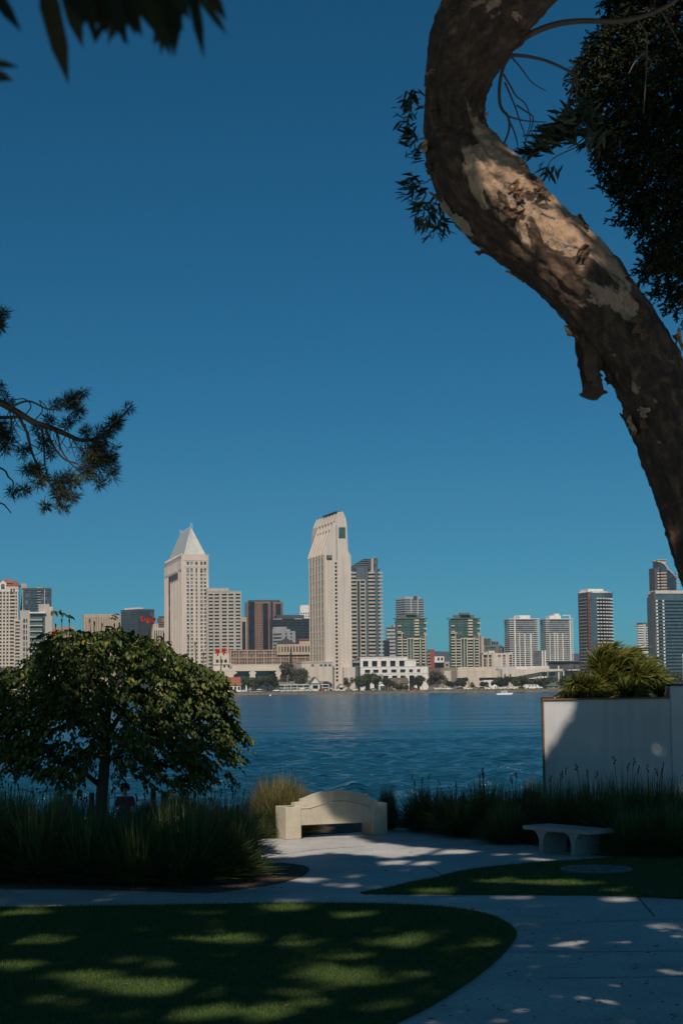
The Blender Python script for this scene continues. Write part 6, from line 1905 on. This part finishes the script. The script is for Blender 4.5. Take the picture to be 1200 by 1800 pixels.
flap([(992, 570), (1010, 566), (1014, 590), (1003, 588), (996, 582)], -.02, 'barkflap')
flap([(866, 235), (874, 246), (873, 262), (862, 250)], 0, 'barkpale')
# side branches with thin twigs
def pxtube(mb, P, r0, r1, dy=0.0, n=6, wob=2.0):
    q = crv([at(x + gb.normal() * wob * .3, y, YB + dy + (0 if len(p_) < 3 else p_[2])) - off for p_ in P for x, y in [p_[:2]]], 5)
    mb.tube(q, [r0 + (r1 - r0) * k / (len(q) - 1) for k in range(len(q))], n)
s11 = YB / F
br = MB()
pxtube(br, [(880, 100), (905, 78), (935, 58), (975, 43), (1020, 37), (1085, 37), (1130, 28), (1180, 5), (1230, -40)], 7 * s11, 3.5 * s11)
pxtube(br, [(875, 100), (893, 97), (925, 99), (960, 107), (990, 120), (1010, 132), (1014, 150)], 4 * s11, 1.8 * s11)
pxtube(br, [(897, 95), (885, 115), (878, 145), (877, 175), (882, 192), (893, 206), (894, 228), (884, 255)], 4 * s11, 2 * s11)
for P in ([(885, 130), (895, 150), (907, 168), (921, 180), (929, 195), (931, 215), (926, 240)], [(886, 145), (897, 170), (905, 190), (912, 212), (921, 235), (924, 260)], [(893, 210), (902, 228), (908, 250), (911, 268)],
          [(907, 185), (922, 195), (935, 205), (933, 225), (921, 252)], [(1010, 132), (1003, 160), (993, 190), (987, 212)], [(1013, 140), (1013, 165), (1012, 195)], [(898, 100), (915, 120), (935, 145), (960, 160)], [(895, 205), (920, 212), (960, 215)],
          [(1120, 35), (1135, 60), (1136, 100), (1134, 160), (1130, 200)], [(1132, 90), (1115, 110), (1105, 130)], [(1160, 20), (1185, 60), (1200, 90)]):
    pxtube(br, P, 2.0 * s11, .9 * s11, n=5)
br.build('branch', M['bark'], r, smooth=True)
# long leaf sprays near the trunk: each leaf drawn from base to tip in photo pixels, spread in depth
def leaf_cloud(cx, cy, rx, ry, n, ln, ang, sp, seed, y0, name, parent, o_, wr=.20, depth=.25, m='longleaf'):
    g = np.random.default_rng(seed)
    P = []; D = []; L = []
    for k in range(n):
        u, v = g.normal() * .5, g.normal() * .5
        x, y = cx + rx * u, cy + ry * v
        a = R(ang) + g.normal() * sp
        p = at(x, y, y0 + g.normal() * depth * .5) - o_
        P.append(tuple(p)); D.append((math.cos(a), g.normal() * .4, -math.sin(a))); L.append(ln * y0 / F * g.uniform(.6, 1.15))
    P = np.array(P); D = np.array(D); L = np.array(L)
    N_ = rand_dirs(n, g) + np.array([0, -.8, 0])
    return leaf_verts(P, D, N_, L, L * wr, fold=.15, bend=.1)
lm = MB()
for (cx, cy, rx, ry, n, ln, ang, sp) in [(722, 172, 16, 22, 12, 26, 100, .8), (722, 200, 20, 24, 20, 24, 150, .9), (725, 245, 22, 22, 18, 26, 150, .9), (735, 270, 16, 12, 8, 22, 160, .5), (738, 325, 20, 28, 18, 30, 130, .6), (748, 370, 24, 34, 34, 30, 100, .7), (770, 395, 16, 18, 14, 26, 60, .6), (720, 330, 12, 18, 8, 26, 200, .4),
                                         (985, 240, 34, 22, 60, 34, 200, .7), (1020, 215, 30, 26, 46, 36, 170, .8), (955, 262, 24, 14, 26, 32, 190, .5), (1050, 235, 26, 24, 26, 34, 140, .8), (965, 290, 14, 14, 10, 32, 100, .4), (1010, 190, 20, 10, 12, 30, 20, .5), (1040, 190, 22, 20, 24, 30, 120, .8), (930, 268, 10, 8, 8, 26, 200, .4)]:
    lm.quads(leaf_cloud(cx, cy, rx, ry, int(n * 1.7), ln, ang, sp, int(cx * 3 + cy), YB + (.35 if cx < 900 else .15), 'l', r, off), 6, LEAF)
for P in ([(760, 180), (740, 190), (722, 170), (715, 160)], [(760, 240), (735, 245), (705, 255)], [(770, 300), (750, 320), (730, 322)], [(775, 340), (760, 365), (750, 400)], [(770, 370), (735, 360), (715, 355)], [(1060, 215), (1010, 225), (960, 245), (935, 265)], [(1060, 240), (1010, 260), (970, 280), (960, 300)]):
    tw = MB(); pxtube(tw, P, 1.6 * s11, .7 * s11, dy=.3 if P[0][0] < 900 else .1, n=5); tw.build('twig', M['bark'], r)
lm.build('leaf_sprays', M['longleaf'], r)

# ------------------------------------------------------------------ dark evergreen at the top right
YC = 16.0
xb = at(1420, 1700, YC).x
r = tag(empty('cypress_tree', (xb, YC, 0)), 'dense dark evergreen filling the top right corner behind the bark trunk', 'tree')
offc = Vector((xb, YC, 0))
topz = at(1400, -250, YC).z
MB().tube([(0, 0, -.05), (.1, 0, topz * .3), (0, .1, topz * .6), (-.1, 0, topz * .95)], [.28, .24, .17, .05], 10).build('trunk', M['bark'], r, smooth=True)
outl = [(1072, -20), (1080, 45), (1052, 68), (1036, 98), (1014, 128), (1030, 160), (1047, 190), (1056, 230), (1061, 270), (1077, 310), (1092, 345), (1112, 375), (1137, 395), (1156, 418), (1150, 445), (1138, 466), (1168, 490), (1200, 506), (1260, 540), (1450, 560), (1640, 420), (1640, -240), (1200, -260), (1100, -160)]
M['scaleleaf'] = leafmat('dark scale foliage', [(0, (.010, .015, .007)), (.7, (.022, .03, .012)), (.95, (.05, .055, .02)), (1, (.10, .09, .03))], trans=.12, rough=.6, spec=.2)
g = np.random.default_rng(41)
nT = 26000
x = g.uniform(1000, 1640, nT); y = g.uniform(-260, 560, nT)
k = in_poly(x, y, outl)
xs_, ys_ = x[k], y[k]
# denser rim so that the edge is feathered with sprays
ed = []
for (xa, ya), (xc_, yc_) in zip(outl[:18], outl[1:19]):
    n_ = int(math.hypot(xc_ - xa, yc_ - ya) / 2.2)
    for q in range(n_): 
        f = g.uniform(); ed.append((xa + (xc_ - xa) * f + g.normal() * 6, ya + (yc_ - ya) * f + g.normal() * 6))
ed = np.array(ed); xs_ = np.concatenate([xs_, ed[:, 0]]); ys_ = np.concatenate([ys_, ed[:, 1]])
nT = len(xs_)
wdp = np.clip((xs_ - 1010) / 380, .08, 1)
PT = np.array([tuple(at(a, c_, YC) - offc) for a, c_ in zip(xs_, ys_)])
PT[:, 1] += g.uniform(-1.6, 1.6, nT) * wdp
nl = 10
P = np.repeat(PT, nl, 0)
sdir = np.stack([-.5 + g.normal(size=nT) * .5, g.normal(size=nT) * .6, -.35 + g.normal(size=nT) * .5], 1)
sdir /= np.linalg.norm(sdir, axis=1, keepdims=True)
D = np.repeat(sdir, nl, 0)
tt = np.tile(np.linspace(0, 1, nl), nT)[:, None]
P = P + D * tt * .11
D = D + rand_dirs(nT * nl, g) * .75
V = leaf_verts(P, D, rand_dirs(nT * nl, g), g.uniform(.025, .06, nT * nl), g.uniform(.012, .024, nT * nl))
MB().quads(V, 6, LEAF).build('crown', M['scaleleaf'], r)

# ------------------------------------------------------------------ pine branch from the left
YP = 16.0
xb = at(-330, 1500, YP).x
r = tag(empty('pine_tree', (xb, YP, 0)), 'pine reaching in from the left edge with drooping needle tufts on a thin branch', 'pine tree')
offp = Vector((xb, YP, 0))
topz = at(-300, 300, YP).z
MB().tube([(0, 0, -.05), (.05, 0, topz * .4), (0, 0, topz)], [.26, .2, .1], 10).build('trunk', M['bark'], r, smooth=True)
M['needle'] = leafmat('pine needles', [(0, (.014, .020, .008)), (.6, (.034, .042, .015)), (.9, (.08, .07, .026)), (1, (.16, .10, .05))], trans=.1, rough=.6)
br = MB()
def pt(P, r0, r1, n=6):
    q = crv([at(p_[0], p_[1], YP + (p_[2] if len(p_) > 2 else 0)) - offp for p_ in P], 5)
    br.tube(q, [r0 + (r1 - r0) * k / (len(q) - 1) for k in range(len(q))], n)
s16 = YP / F
pt([(-330, 560), (-150, 640), (-40, 690), (0, 707), (35, 727), (60, 742), (90, 752), (120, 765), (140, 773), (165, 772), (190, 758), (212, 735), (228, 718)], 9 * s16, 1.6 * s16)
pt([(-120, 735), (0, 734), (40, 733), (62, 740)], 4 * s16, 2.2 * s16)
pt([(30, 727), (48, 760), (55, 790), (65, 815), (75, 835), (95, 860), (103, 890)], 3 * s16, 1.2 * s16)
pt([(80, 752), (95, 785), (115, 808), (135, 815), (150, 830)], 2.6 * s16, 1.1 * s16)
pt([(75, 752), (78, 790), (80, 820), (88, 845)], 2.2 * s16, 1.0 * s16)
pt([(100, 757), (108, 790), (125, 815), (140, 825)], 2 * s16, 1 * s16)
pt([(-80, 800), (0, 822), (15, 838), (24, 848), (22, 862)], 2.4 * s16, 1 * s16)
pt([(-60, 870), (0, 884), (12, 892), (20, 902)], 2 * s16, .9 * s16)
pt([(15, 718, -.2), (50, 705, -.3), (90, 720, -.3), (130, 705, -.3), (140, 697, -.3)], 2.2 * s16, 1 * s16)
pt([(40, 735), (55, 715), (45, 702), (30, 702), (15, 705)], 1.3 * s16, .8 * s16, 5)
pt([(60, 740), (75, 722), (70, 704), (82, 716), (85, 725)], 1.2 * s16, .7 * s16, 5)
pt([(20, 740), (25, 770), (40, 785), (60, 800), (75, 792)], 1.2 * s16, .7 * s16, 5)
pt([(45, 745), (50, 775), (62, 785), (78, 795)], 1.2 * s16, .7 * s16, 5)
pt([(-200, 560), (-60, 575), (0, 568)], 3 * s16, 1.2 * s16)
gq = np.random.default_rng(19)
for k in range(26):
    x = gq.uniform(10, 150); y = 715 + (x - 10) * .4 + gq.uniform(-2, 8)
    pt([(x, y), (x + gq.normal() * 8, y + gq.uniform(8, 22)), (x + gq.normal() * 12 + 6, y + gq.uniform(22, 48))], 1.0 * s16, .5 * s16, 4)
br.build('branch', M['bark'], r, smooth=True)
g = np.random.default_rng(43)
tufts = []
# (cx, cy, n tufts, spread, needle length px)
for cx, cy, n, sp, ln in [(228, 718, 3, 5, 15), (205, 740, 7, 8, 20), (193, 755, 6, 8, 20), (180, 770, 8, 10, 22), (150, 763, 5, 8, 18), (160, 790, 12, 14, 24), (165, 812, 14, 14, 24), (190, 812, 8, 10, 22), (195, 830, 5, 8, 22), (150, 830, 7, 8, 22), (175, 845, 4, 6, 18), (203, 790, 3, 5, 14),
                          (128, 703, 4, 6, 18), (140, 693, 4, 7, 20), (118, 705, 6, 8, 20), (100, 712, 4, 7, 18), (135, 725, 6, 8, 18), (90, 735, 5, 9, 16), (115, 745, 6, 9, 16), (60, 755, 3, 6, 14),
                          (80, 780, 6, 8, 18), (85, 795, 4, 7, 16), (60, 828, 9, 10, 22), (72, 840, 7, 9, 20), (45, 825, 4, 6, 18), (100, 850, 9, 10, 22), (105, 872, 7, 8, 22), (125, 870, 5, 7, 20), (108, 892, 4, 5, 16), (78, 890, 4, 5, 16), (118, 838, 5, 8, 20), (130, 850, 4, 6, 16),
                          (25, 865, 4, 6, 18), (42, 862, 5, 6, 18), (45, 790, 4, 5, 14), (35, 798, 3, 4, 14), (5, 765, 12, 12, 22), (12, 780, 8, 9, 20), (-5, 745, 6, 8, 20), (5, 697, 3, 4, 12), (18, 708, 3, 4, 12), (2, 552, 6, 7, 18), (-4, 570, 8, 8, 20), (-2, 680, 4, 4, 14)]:
    for q in range(n): tufts.append((cx + g.normal() * sp * .6, cy + g.normal() * sp * .6, ln))
P = []; D = []; L = []
for x, y, ln in tufts:
    p = np.array(tuple(at(x, y, YP + g.normal() * .12) - offp))
    ax_ = np.array([.25, g.normal() * .4, g.uniform(-.5, .5)])
    nn = 34
    d_ = rand_dirs(nn, g) + ax_ * .8
    P.append(p + d_ * .01); D.append(d_); L.append(ln * s16 * g.uniform(.6, 1.1, nn))
P = np.concatenate(P); D = np.concatenate(D); L = np.concatenate(L)
MB().quads(leaf_verts(P, D, rand_dirs(len(P), g), L, np.full(len(P), .0055), fold=.1, bend=.05), 6, LEAF).build('needles', M['needle'], r)

# ------------------------------------------------------------------ the shade tree overhead: its unseen crown, gaps shaped for the sun patches, shades the park, a few leaves hang into view
r = tag(empty('shade_tree', (-5.2, -3.0, 0)), 'dark out of focus leaves of a shade tree hanging into the top left corner, its unseen crown shaped to cast the shade', 'tree')
offs = Vector((-5.2, -3.0, 0))
M['shadeleaf'] = leafmat('shade tree leaves', [(0, (.05, .075, .02)), (1, (.10, .135, .04))], trans=.3)
tm = MB()
tm.tube([(0, 0, -.05), (.2, .2, 4), (.3, .6, 9), (.6, 1.5, 14.5)], [.5, .42, .34, .2], 14)
for P in ([(.3, .6, 9), (3.5, -2, 14), (8, -4, 17.5)], [(.6, 1.5, 13), (4, 5, 16), (7, 9, 18)], [(.6, 1.5, 13), (2.5, 12, 15.5), (5, 22, 15.5)], [(.3, .6, 9), (-1, -5, 14.0), (-2, -10, 17.5)], [(.6, 1.5, 13), (8, 10, 14), (11, 20, 15.5)]):
    q = crv([Vector(p_) for p_ in P], 5); tm.tube(q, [.17 - .011 * k for k in range(len(q))], 8)
tm.build('trunk', M['bark'], r, smooth=True)
# lit patches of the photo, as (kind, data): sun must reach these through the crown
def E(x, y, rx, ry): return ('e', x, y, rx, ry)
def Pg(*p): return ('p', p)
lit_ground = [Pg((515, 1452), (568, 1452), (568, 1470), (515, 1470)), Pg((430, 1474), (600, 1467), (640, 1479), (720, 1489), (832, 1496), (790, 1502), (740, 1502), (690, 1508), (600, 1499), (550, 1502), (520, 1505), (430, 1506)), E(715, 1517, 48, 4),
    E(402, 1650, 44, 12), E(76, 1655, 28, 5), E(496, 1659, 18, 12), E(566, 1665, 15, 13), E(607, 1682, 26, 6), E(280, 1738, 100, 16), E(117, 1724, 30, 9), E(175, 1719, 26, 8), E(303, 1703, 28, 8), E(595, 1720, 33, 17), E(525, 1712, 18, 8), E(500, 1747, 18, 8), E(545, 1770, 26, 8), E(450, 1782, 36, 15), E(360, 1786, 45, 13), E(675, 1768, 30, 17), E(12, 1701, 42, 8), E(35, 1756, 30, 6), E(502, 1599, 36, 7), E(607, 1610, 28, 6), E(50, 1607, 34, 4), E(350, 1608, 22, 3), E(694, 1662, 15, 9), E(855, 1660, 19, 7), E(785, 1672, 19, 5), E(820, 1692, 17, 5), E(732, 1725, 15, 17), E(775, 1720, 18, 11), E(702, 1657, 16, 8), E(770, 1647, 22, 4), E(620, 1722, 14, 12), E(250, 1690, 20, 5), E(220, 1790, 30, 6), E(540, 1690, 14, 4),
    E(980, 1661, 26, 5), E(1127, 1660, 28, 4), E(1160, 1630, 32, 3.5), E(1180, 1648, 14, 4), E(1185, 1712, 25, 4), E(1070, 1732, 15, 4), E(930, 1780, 18, 5), E(1085, 1797, 30, 5), E(910, 1576, 28, 2.5), E(1100, 1582, 26, 2.5), E(515, 1583, 22, 2.5), E(80, 1594, 26, 2.5), E(820, 1600, 20, 2),
    E(988, 1554, 56, 4.5), E(888, 1551, 42, 4), E(1150, 1567, 85, 4), E(760, 1568, 45, 2.5), E(949, 1511, 14, 2.5), E(897, 1502, 18, 2), E(650, 1541, 20, 2.5), E(545, 1547, 22, 3), E(620, 1556, 30, 2.5), E(480, 1545, 24, 4)]
gt = np.random.default_rng(88)
TREE_LIT = []
for k in range(66):
    x_ = 440 - 440 * gt.uniform() ** 1.45; y_ = gt.uniform(1100, 1385)
    if x_ < 170 and y_ > 1270: continue
    TREE_LIT.append(E(x_, y_, gt.uniform(18, 44), gt.uniform(12, 28)))
fine = []
for it in lit_ground:                     # break the larger pools of light on the lawns into clusters of smaller ones
    if it[0] == 'e' and it[3] > 13 and it[4] > 5.5 and it[1] < 900:
        for k in range(4):
            a_ = gt.uniform(0, 6.28); f_ = gt.uniform(.25, .85)
            fine.append(E(it[1] + it[3] * f_ * math.cos(a_), it[2] + it[4] * f_ * math.sin(a_), it[3] * gt.uniform(.25, .55), it[4] * gt.uniform(.25, .55)))
        fine.append(E(it[1], it[2], it[3] * .72, it[4] * .72))
    else: fine.append(it)
for k in range(70):
    fine.append(E(gt.uniform(0, 760), gt.uniform(1640, 1795), gt.uniform(5, 15), gt.uniform(2, 5)))
lit_ground = fine
lit_tall = [  # (receiver distance, patches)
    (33.4, [Pg((470, 1375), (583, 1375), (583, 1480), (470, 1480))]),
    (34.6, [Pg((432, 1352), (546, 1352), (546, 1470), (432, 1475)), E(938, 1405, 20, 40), E(680, 1392, 18, 7), E(762, 1388, 30, 9), E(1062, 1372, 30, 9), E(1180, 1395, 22, 16), E(860, 1385, 20, 8)]),
    (35.5, [E(110, 1405, 26, 10), E(255, 1405, 26, 12), E(315, 1402, 30, 12)]),
    (37.0, [Pg((940, 1215), (1024, 1230), (957, 1330), (940, 1340))]),
    (38.5, [Pg((930, 1090), (1210, 1090), (1210, 1296), (930, 1296))]),
    (29.0, TREE_LIT),
    (25.5, [E(415, 1505, 26, 30), E(210, 1425, 20, 20)]),
    (26.5, [E(330, 1402, 56, 14), E(260, 1412, 30, 14), E(60, 1395, 40, 10), E(430, 1440, 16, 26)]),
    (10.8, [Pg((912, 285), (935, 300), (985, 350), (1032, 410), (1028, 575), (975, 535), (935, 490), (908, 440)), Pg((806, 285), (848, 280), (856, 330), (846, 415), (825, 400), (806, 330)), E(775, 105, 22, 48), E(1190, 870, 16, 46), E(1160, 880, 8, 30)]),
    (16.0, [E(122, 718, 44, 26), E(8, 770, 26, 24), E(1150, 250, 12, 14)]),
]
def lit_any(px, py, items, grow=1.0, dil=None):
    ok = np.zeros(len(px), bool)
    if dil is not None:
        for sx_, sy_ in ((1, 0), (-1, 0), (0, 1), (0, -1)): ok |= lit_any(px + sx_ * dil[0], py + sy_ * dil[1], items)
    for it in items:
        if it[0] == 'e': ok |= (((px - it[1]) / (it[3] * grow)) ** 2 + ((py - it[2]) / (it[4] * grow)) ** 2) < 1
        else: ok |= in_poly(px, py, it[1])
    return ok
Sv = np.array(tuple(S))
g = np.random.default_rng(47)
def canopy(N, small):
    gx_ = g.uniform(-10, 11, N); gy_ = g.uniform(1, 51, N)
    k0 = (np.abs(gx_ - .4) < 2.6 + .16 * gy_) & (gy_ > 4)
    gx_, gy_ = gx_[k0], gy_[k0]; N = len(gx_)
    hmin = np.maximum(8.2, (CH + .9 + .368 * gy_) / (1 + .368 * abs(Sv[1]) / Sv[2]) + .35)
    # the tall crowns stand well back from the ground they shade; only the bough above the leaning trunk hangs low
    x11 = gx_ + Sv[0] / -Sv[1] * (gy_ - 10.8)
    low = (np.abs(x11 - 1.7) < 1.7) & (gy_ > 12.5) & (gy_ < 21)
    far = np.clip((gy_ - 24) / 6, 0, 1)
    hmin = np.where(low, hmin, np.maximum(hmin, 17.0 * (1 - far) + 12.5 * far))
    hh = hmin + g.uniform(0, 1, N) * np.where(low, 1.6, 2.8)
    c_ = np.stack([gx_, gy_, np.zeros(N)], 1) + Sv[None, :] * (hh / Sv[2])[:, None]
    px, py = projn(c_)
    keep = ~((py > -90) & (px > -80) & (px < 1280)) | np.isnan(py)
    c_ = c_[keep]
    D1, D2 = .26, .46
    inner = np.zeros(len(c_), bool); mid = inner.copy(); outer = inner.copy()
    q = c_ - Sv[None, :] * (c_[:, 2] / Sv[2])[:, None]
    gpx, gpy = projn(q); gd = np.maximum(q[:, 1], 8)
    pats = [(gpx, gpy, lit_ground, gd, np.ones(len(c_), bool), F * CH / gd ** 2)]
    for yd, items in lit_tall:
        k_ = (c_[:, 1] - yd) / Sv[1]
        q = c_ - Sv[None, :] * k_[:, None]
        qx, qy = projn(q)
        pats.append((qx, qy, items, yd, k_ > 0, F / yd))
    for i_, (X_, Y_, items, dd, ok, ky) in enumerate(pats):
        inner |= ok & lit_any(X_, Y_, items, dil=((.01 if i_ else .10) * F / dd, (.01 if i_ else .10) * ky))
        if i_ == 0: soft = ok & lit_any(X_, Y_, items, dil=(.24 * F / dd, .24 * ky))
        mid |= ok & lit_any(X_, Y_, items, dil=(D1 * F / dd, D1 * ky))
        if small: outer |= ok & lit_any(X_, Y_, items, dil=(D2 * F / dd, D2 * ky))
    thin = soft & (g.uniform(size=len(c_)) > .3)
    return c_[outer & ~inner & ~thin] if small else c_[~mid]
c_ = canopy(185000, False)
n = len(c_)
V = leaf_verts(c_ - np.array(tuple(offs)), rand_dirs(n, g), rand_dirs(n, g) * .6 + np.array(tuple(S)), g.uniform(.24, .42, n), g.uniform(.13, .21, n))
cs2 = canopy(900000, True)
n2_ = len(cs2)
V2 = leaf_verts(cs2 - np.array(tuple(offs)), rand_dirs(n2_, g), rand_dirs(n2_, g) * .6 + np.array(tuple(S)), g.uniform(.09, .15, n2_), g.uniform(.05, .08, n2_))
MB().quads(V, 6, LEAF).quads(V2, 6, LEAF).build('crown', M['shadeleaf'], r)
print('small leaves', n2_)
print('canopy leaves', n)
# leaves that hang into the top left corner, near the camera
YL = 2.25
lv_ = MB()
def near_leaf(x0, y0, x1, y1, wpx, y=YL):
    a = at(x0, y0, y); c2 = at(x1, y1, y + rnd.uniform(-.08, .08)); d_ = c2 - a
    return leaf_verts(np.array([tuple(a - offs)]), np.array([tuple(d_)]), np.array([[rnd.uniform(-.3, .3), -1, rnd.uniform(-.3, .3)]]), [d_.length], [wpx * y / F], fold=.12, bend=.04)
for L_ in [(70, -60, 122, 150, 38), (-25, -40, 34, 52, 26), (-40, 105, 32, 117, 16), (-40, 120, 26, 142, 22), (110, -60, 145, 84, 34), (130, -70, 190, 60, 40), (150, -80, 165, 76, 30), (180, -60, 222, 78, 34), (205, -60, 218, 80, 28), (240, -60, 190, 78, 30), (250, -60, 300, 96, 40), (235, -70, 275, 60, 50), (310, -60, 305, 98, 34), (290, -40, 283, 100, 24), (330, -60, 358, 100, 22), (345, -50, 400, 38, 24), (340, -20, 402, 63, 16), (160, -90, 240, 40, 60), (120, -90, 190, 30, 60), (200, -90, 270, 45, 60), (260, -90, 320, 50, 50), (100, -80, 150, 40, 40), (305, 10, 268, 80, 26), (190, 20, 165, 78, 14), (140, -90, 210, 55, 50), (180, -80, 250, 62, 46), (230, -90, 205, 60, 44), (90, -90, 170, 40, 50), (280, -90, 330, 30, 44), (210, -40, 240, 66, 30), (150, -50, 205, 66, 36)]:
    lv_.quads(near_leaf(*L_), 6, LEAF)
tw = MB()
for P in ([(-200, -200), (60, -90), (230, -60), (340, -40)], [(60, -90), (110, -40), (150, -10)], [(-200, -150), (-60, 60), (-20, 115)]):
    q = crv([at(x, y, YL + .02) - offs for x, y in P], 5); tw.tube(q, [.006 - .0003 * k for k in range(len(q))], 6)
q0 = at(-200, -200, YL) - offs
tw.tube([Vector((.28, .5, 6.2)), (Vector((.28, .5, 6.2)) + q0) / 2 + Vector((0, 0, .5)), q0], [.07, .04, .006], 8)
tw.build('branch', M['bark'], r)
M['nearleaf'] = leafmat('near dark leaves', [(0, (.008, .011, .005)), (1, (.018, .024, .009))], trans=.0, rough=.7, spec=.15)
lv_.build('leaf_spray', M['nearleaf'], r)

# thin sea air between the park and the city
hz_ = MB().box(-2500, 2500, -70, 2600, -7, 260).build('haze', bpy.data.materials.new('sea haze'))
hm2 = hz_.data.materials[0]; hm2.use_nodes = True
tt_ = hm2.node_tree; tt_.nodes.clear()
pv_ = tt_.nodes.new('ShaderNodeVolumePrincipled'); pv_.inputs['Color'].default_value = (.70, .87, 1.0, 1); pv_.inputs['Density'].default_value = .00008; pv_.inputs['Anisotropy'].default_value = .2
ou_ = tt_.nodes.new('ShaderNodeOutputMaterial'); tt_.links.new(pv_.outputs[0], ou_.inputs['Volume'])
tag(hz_, kind='stuff')
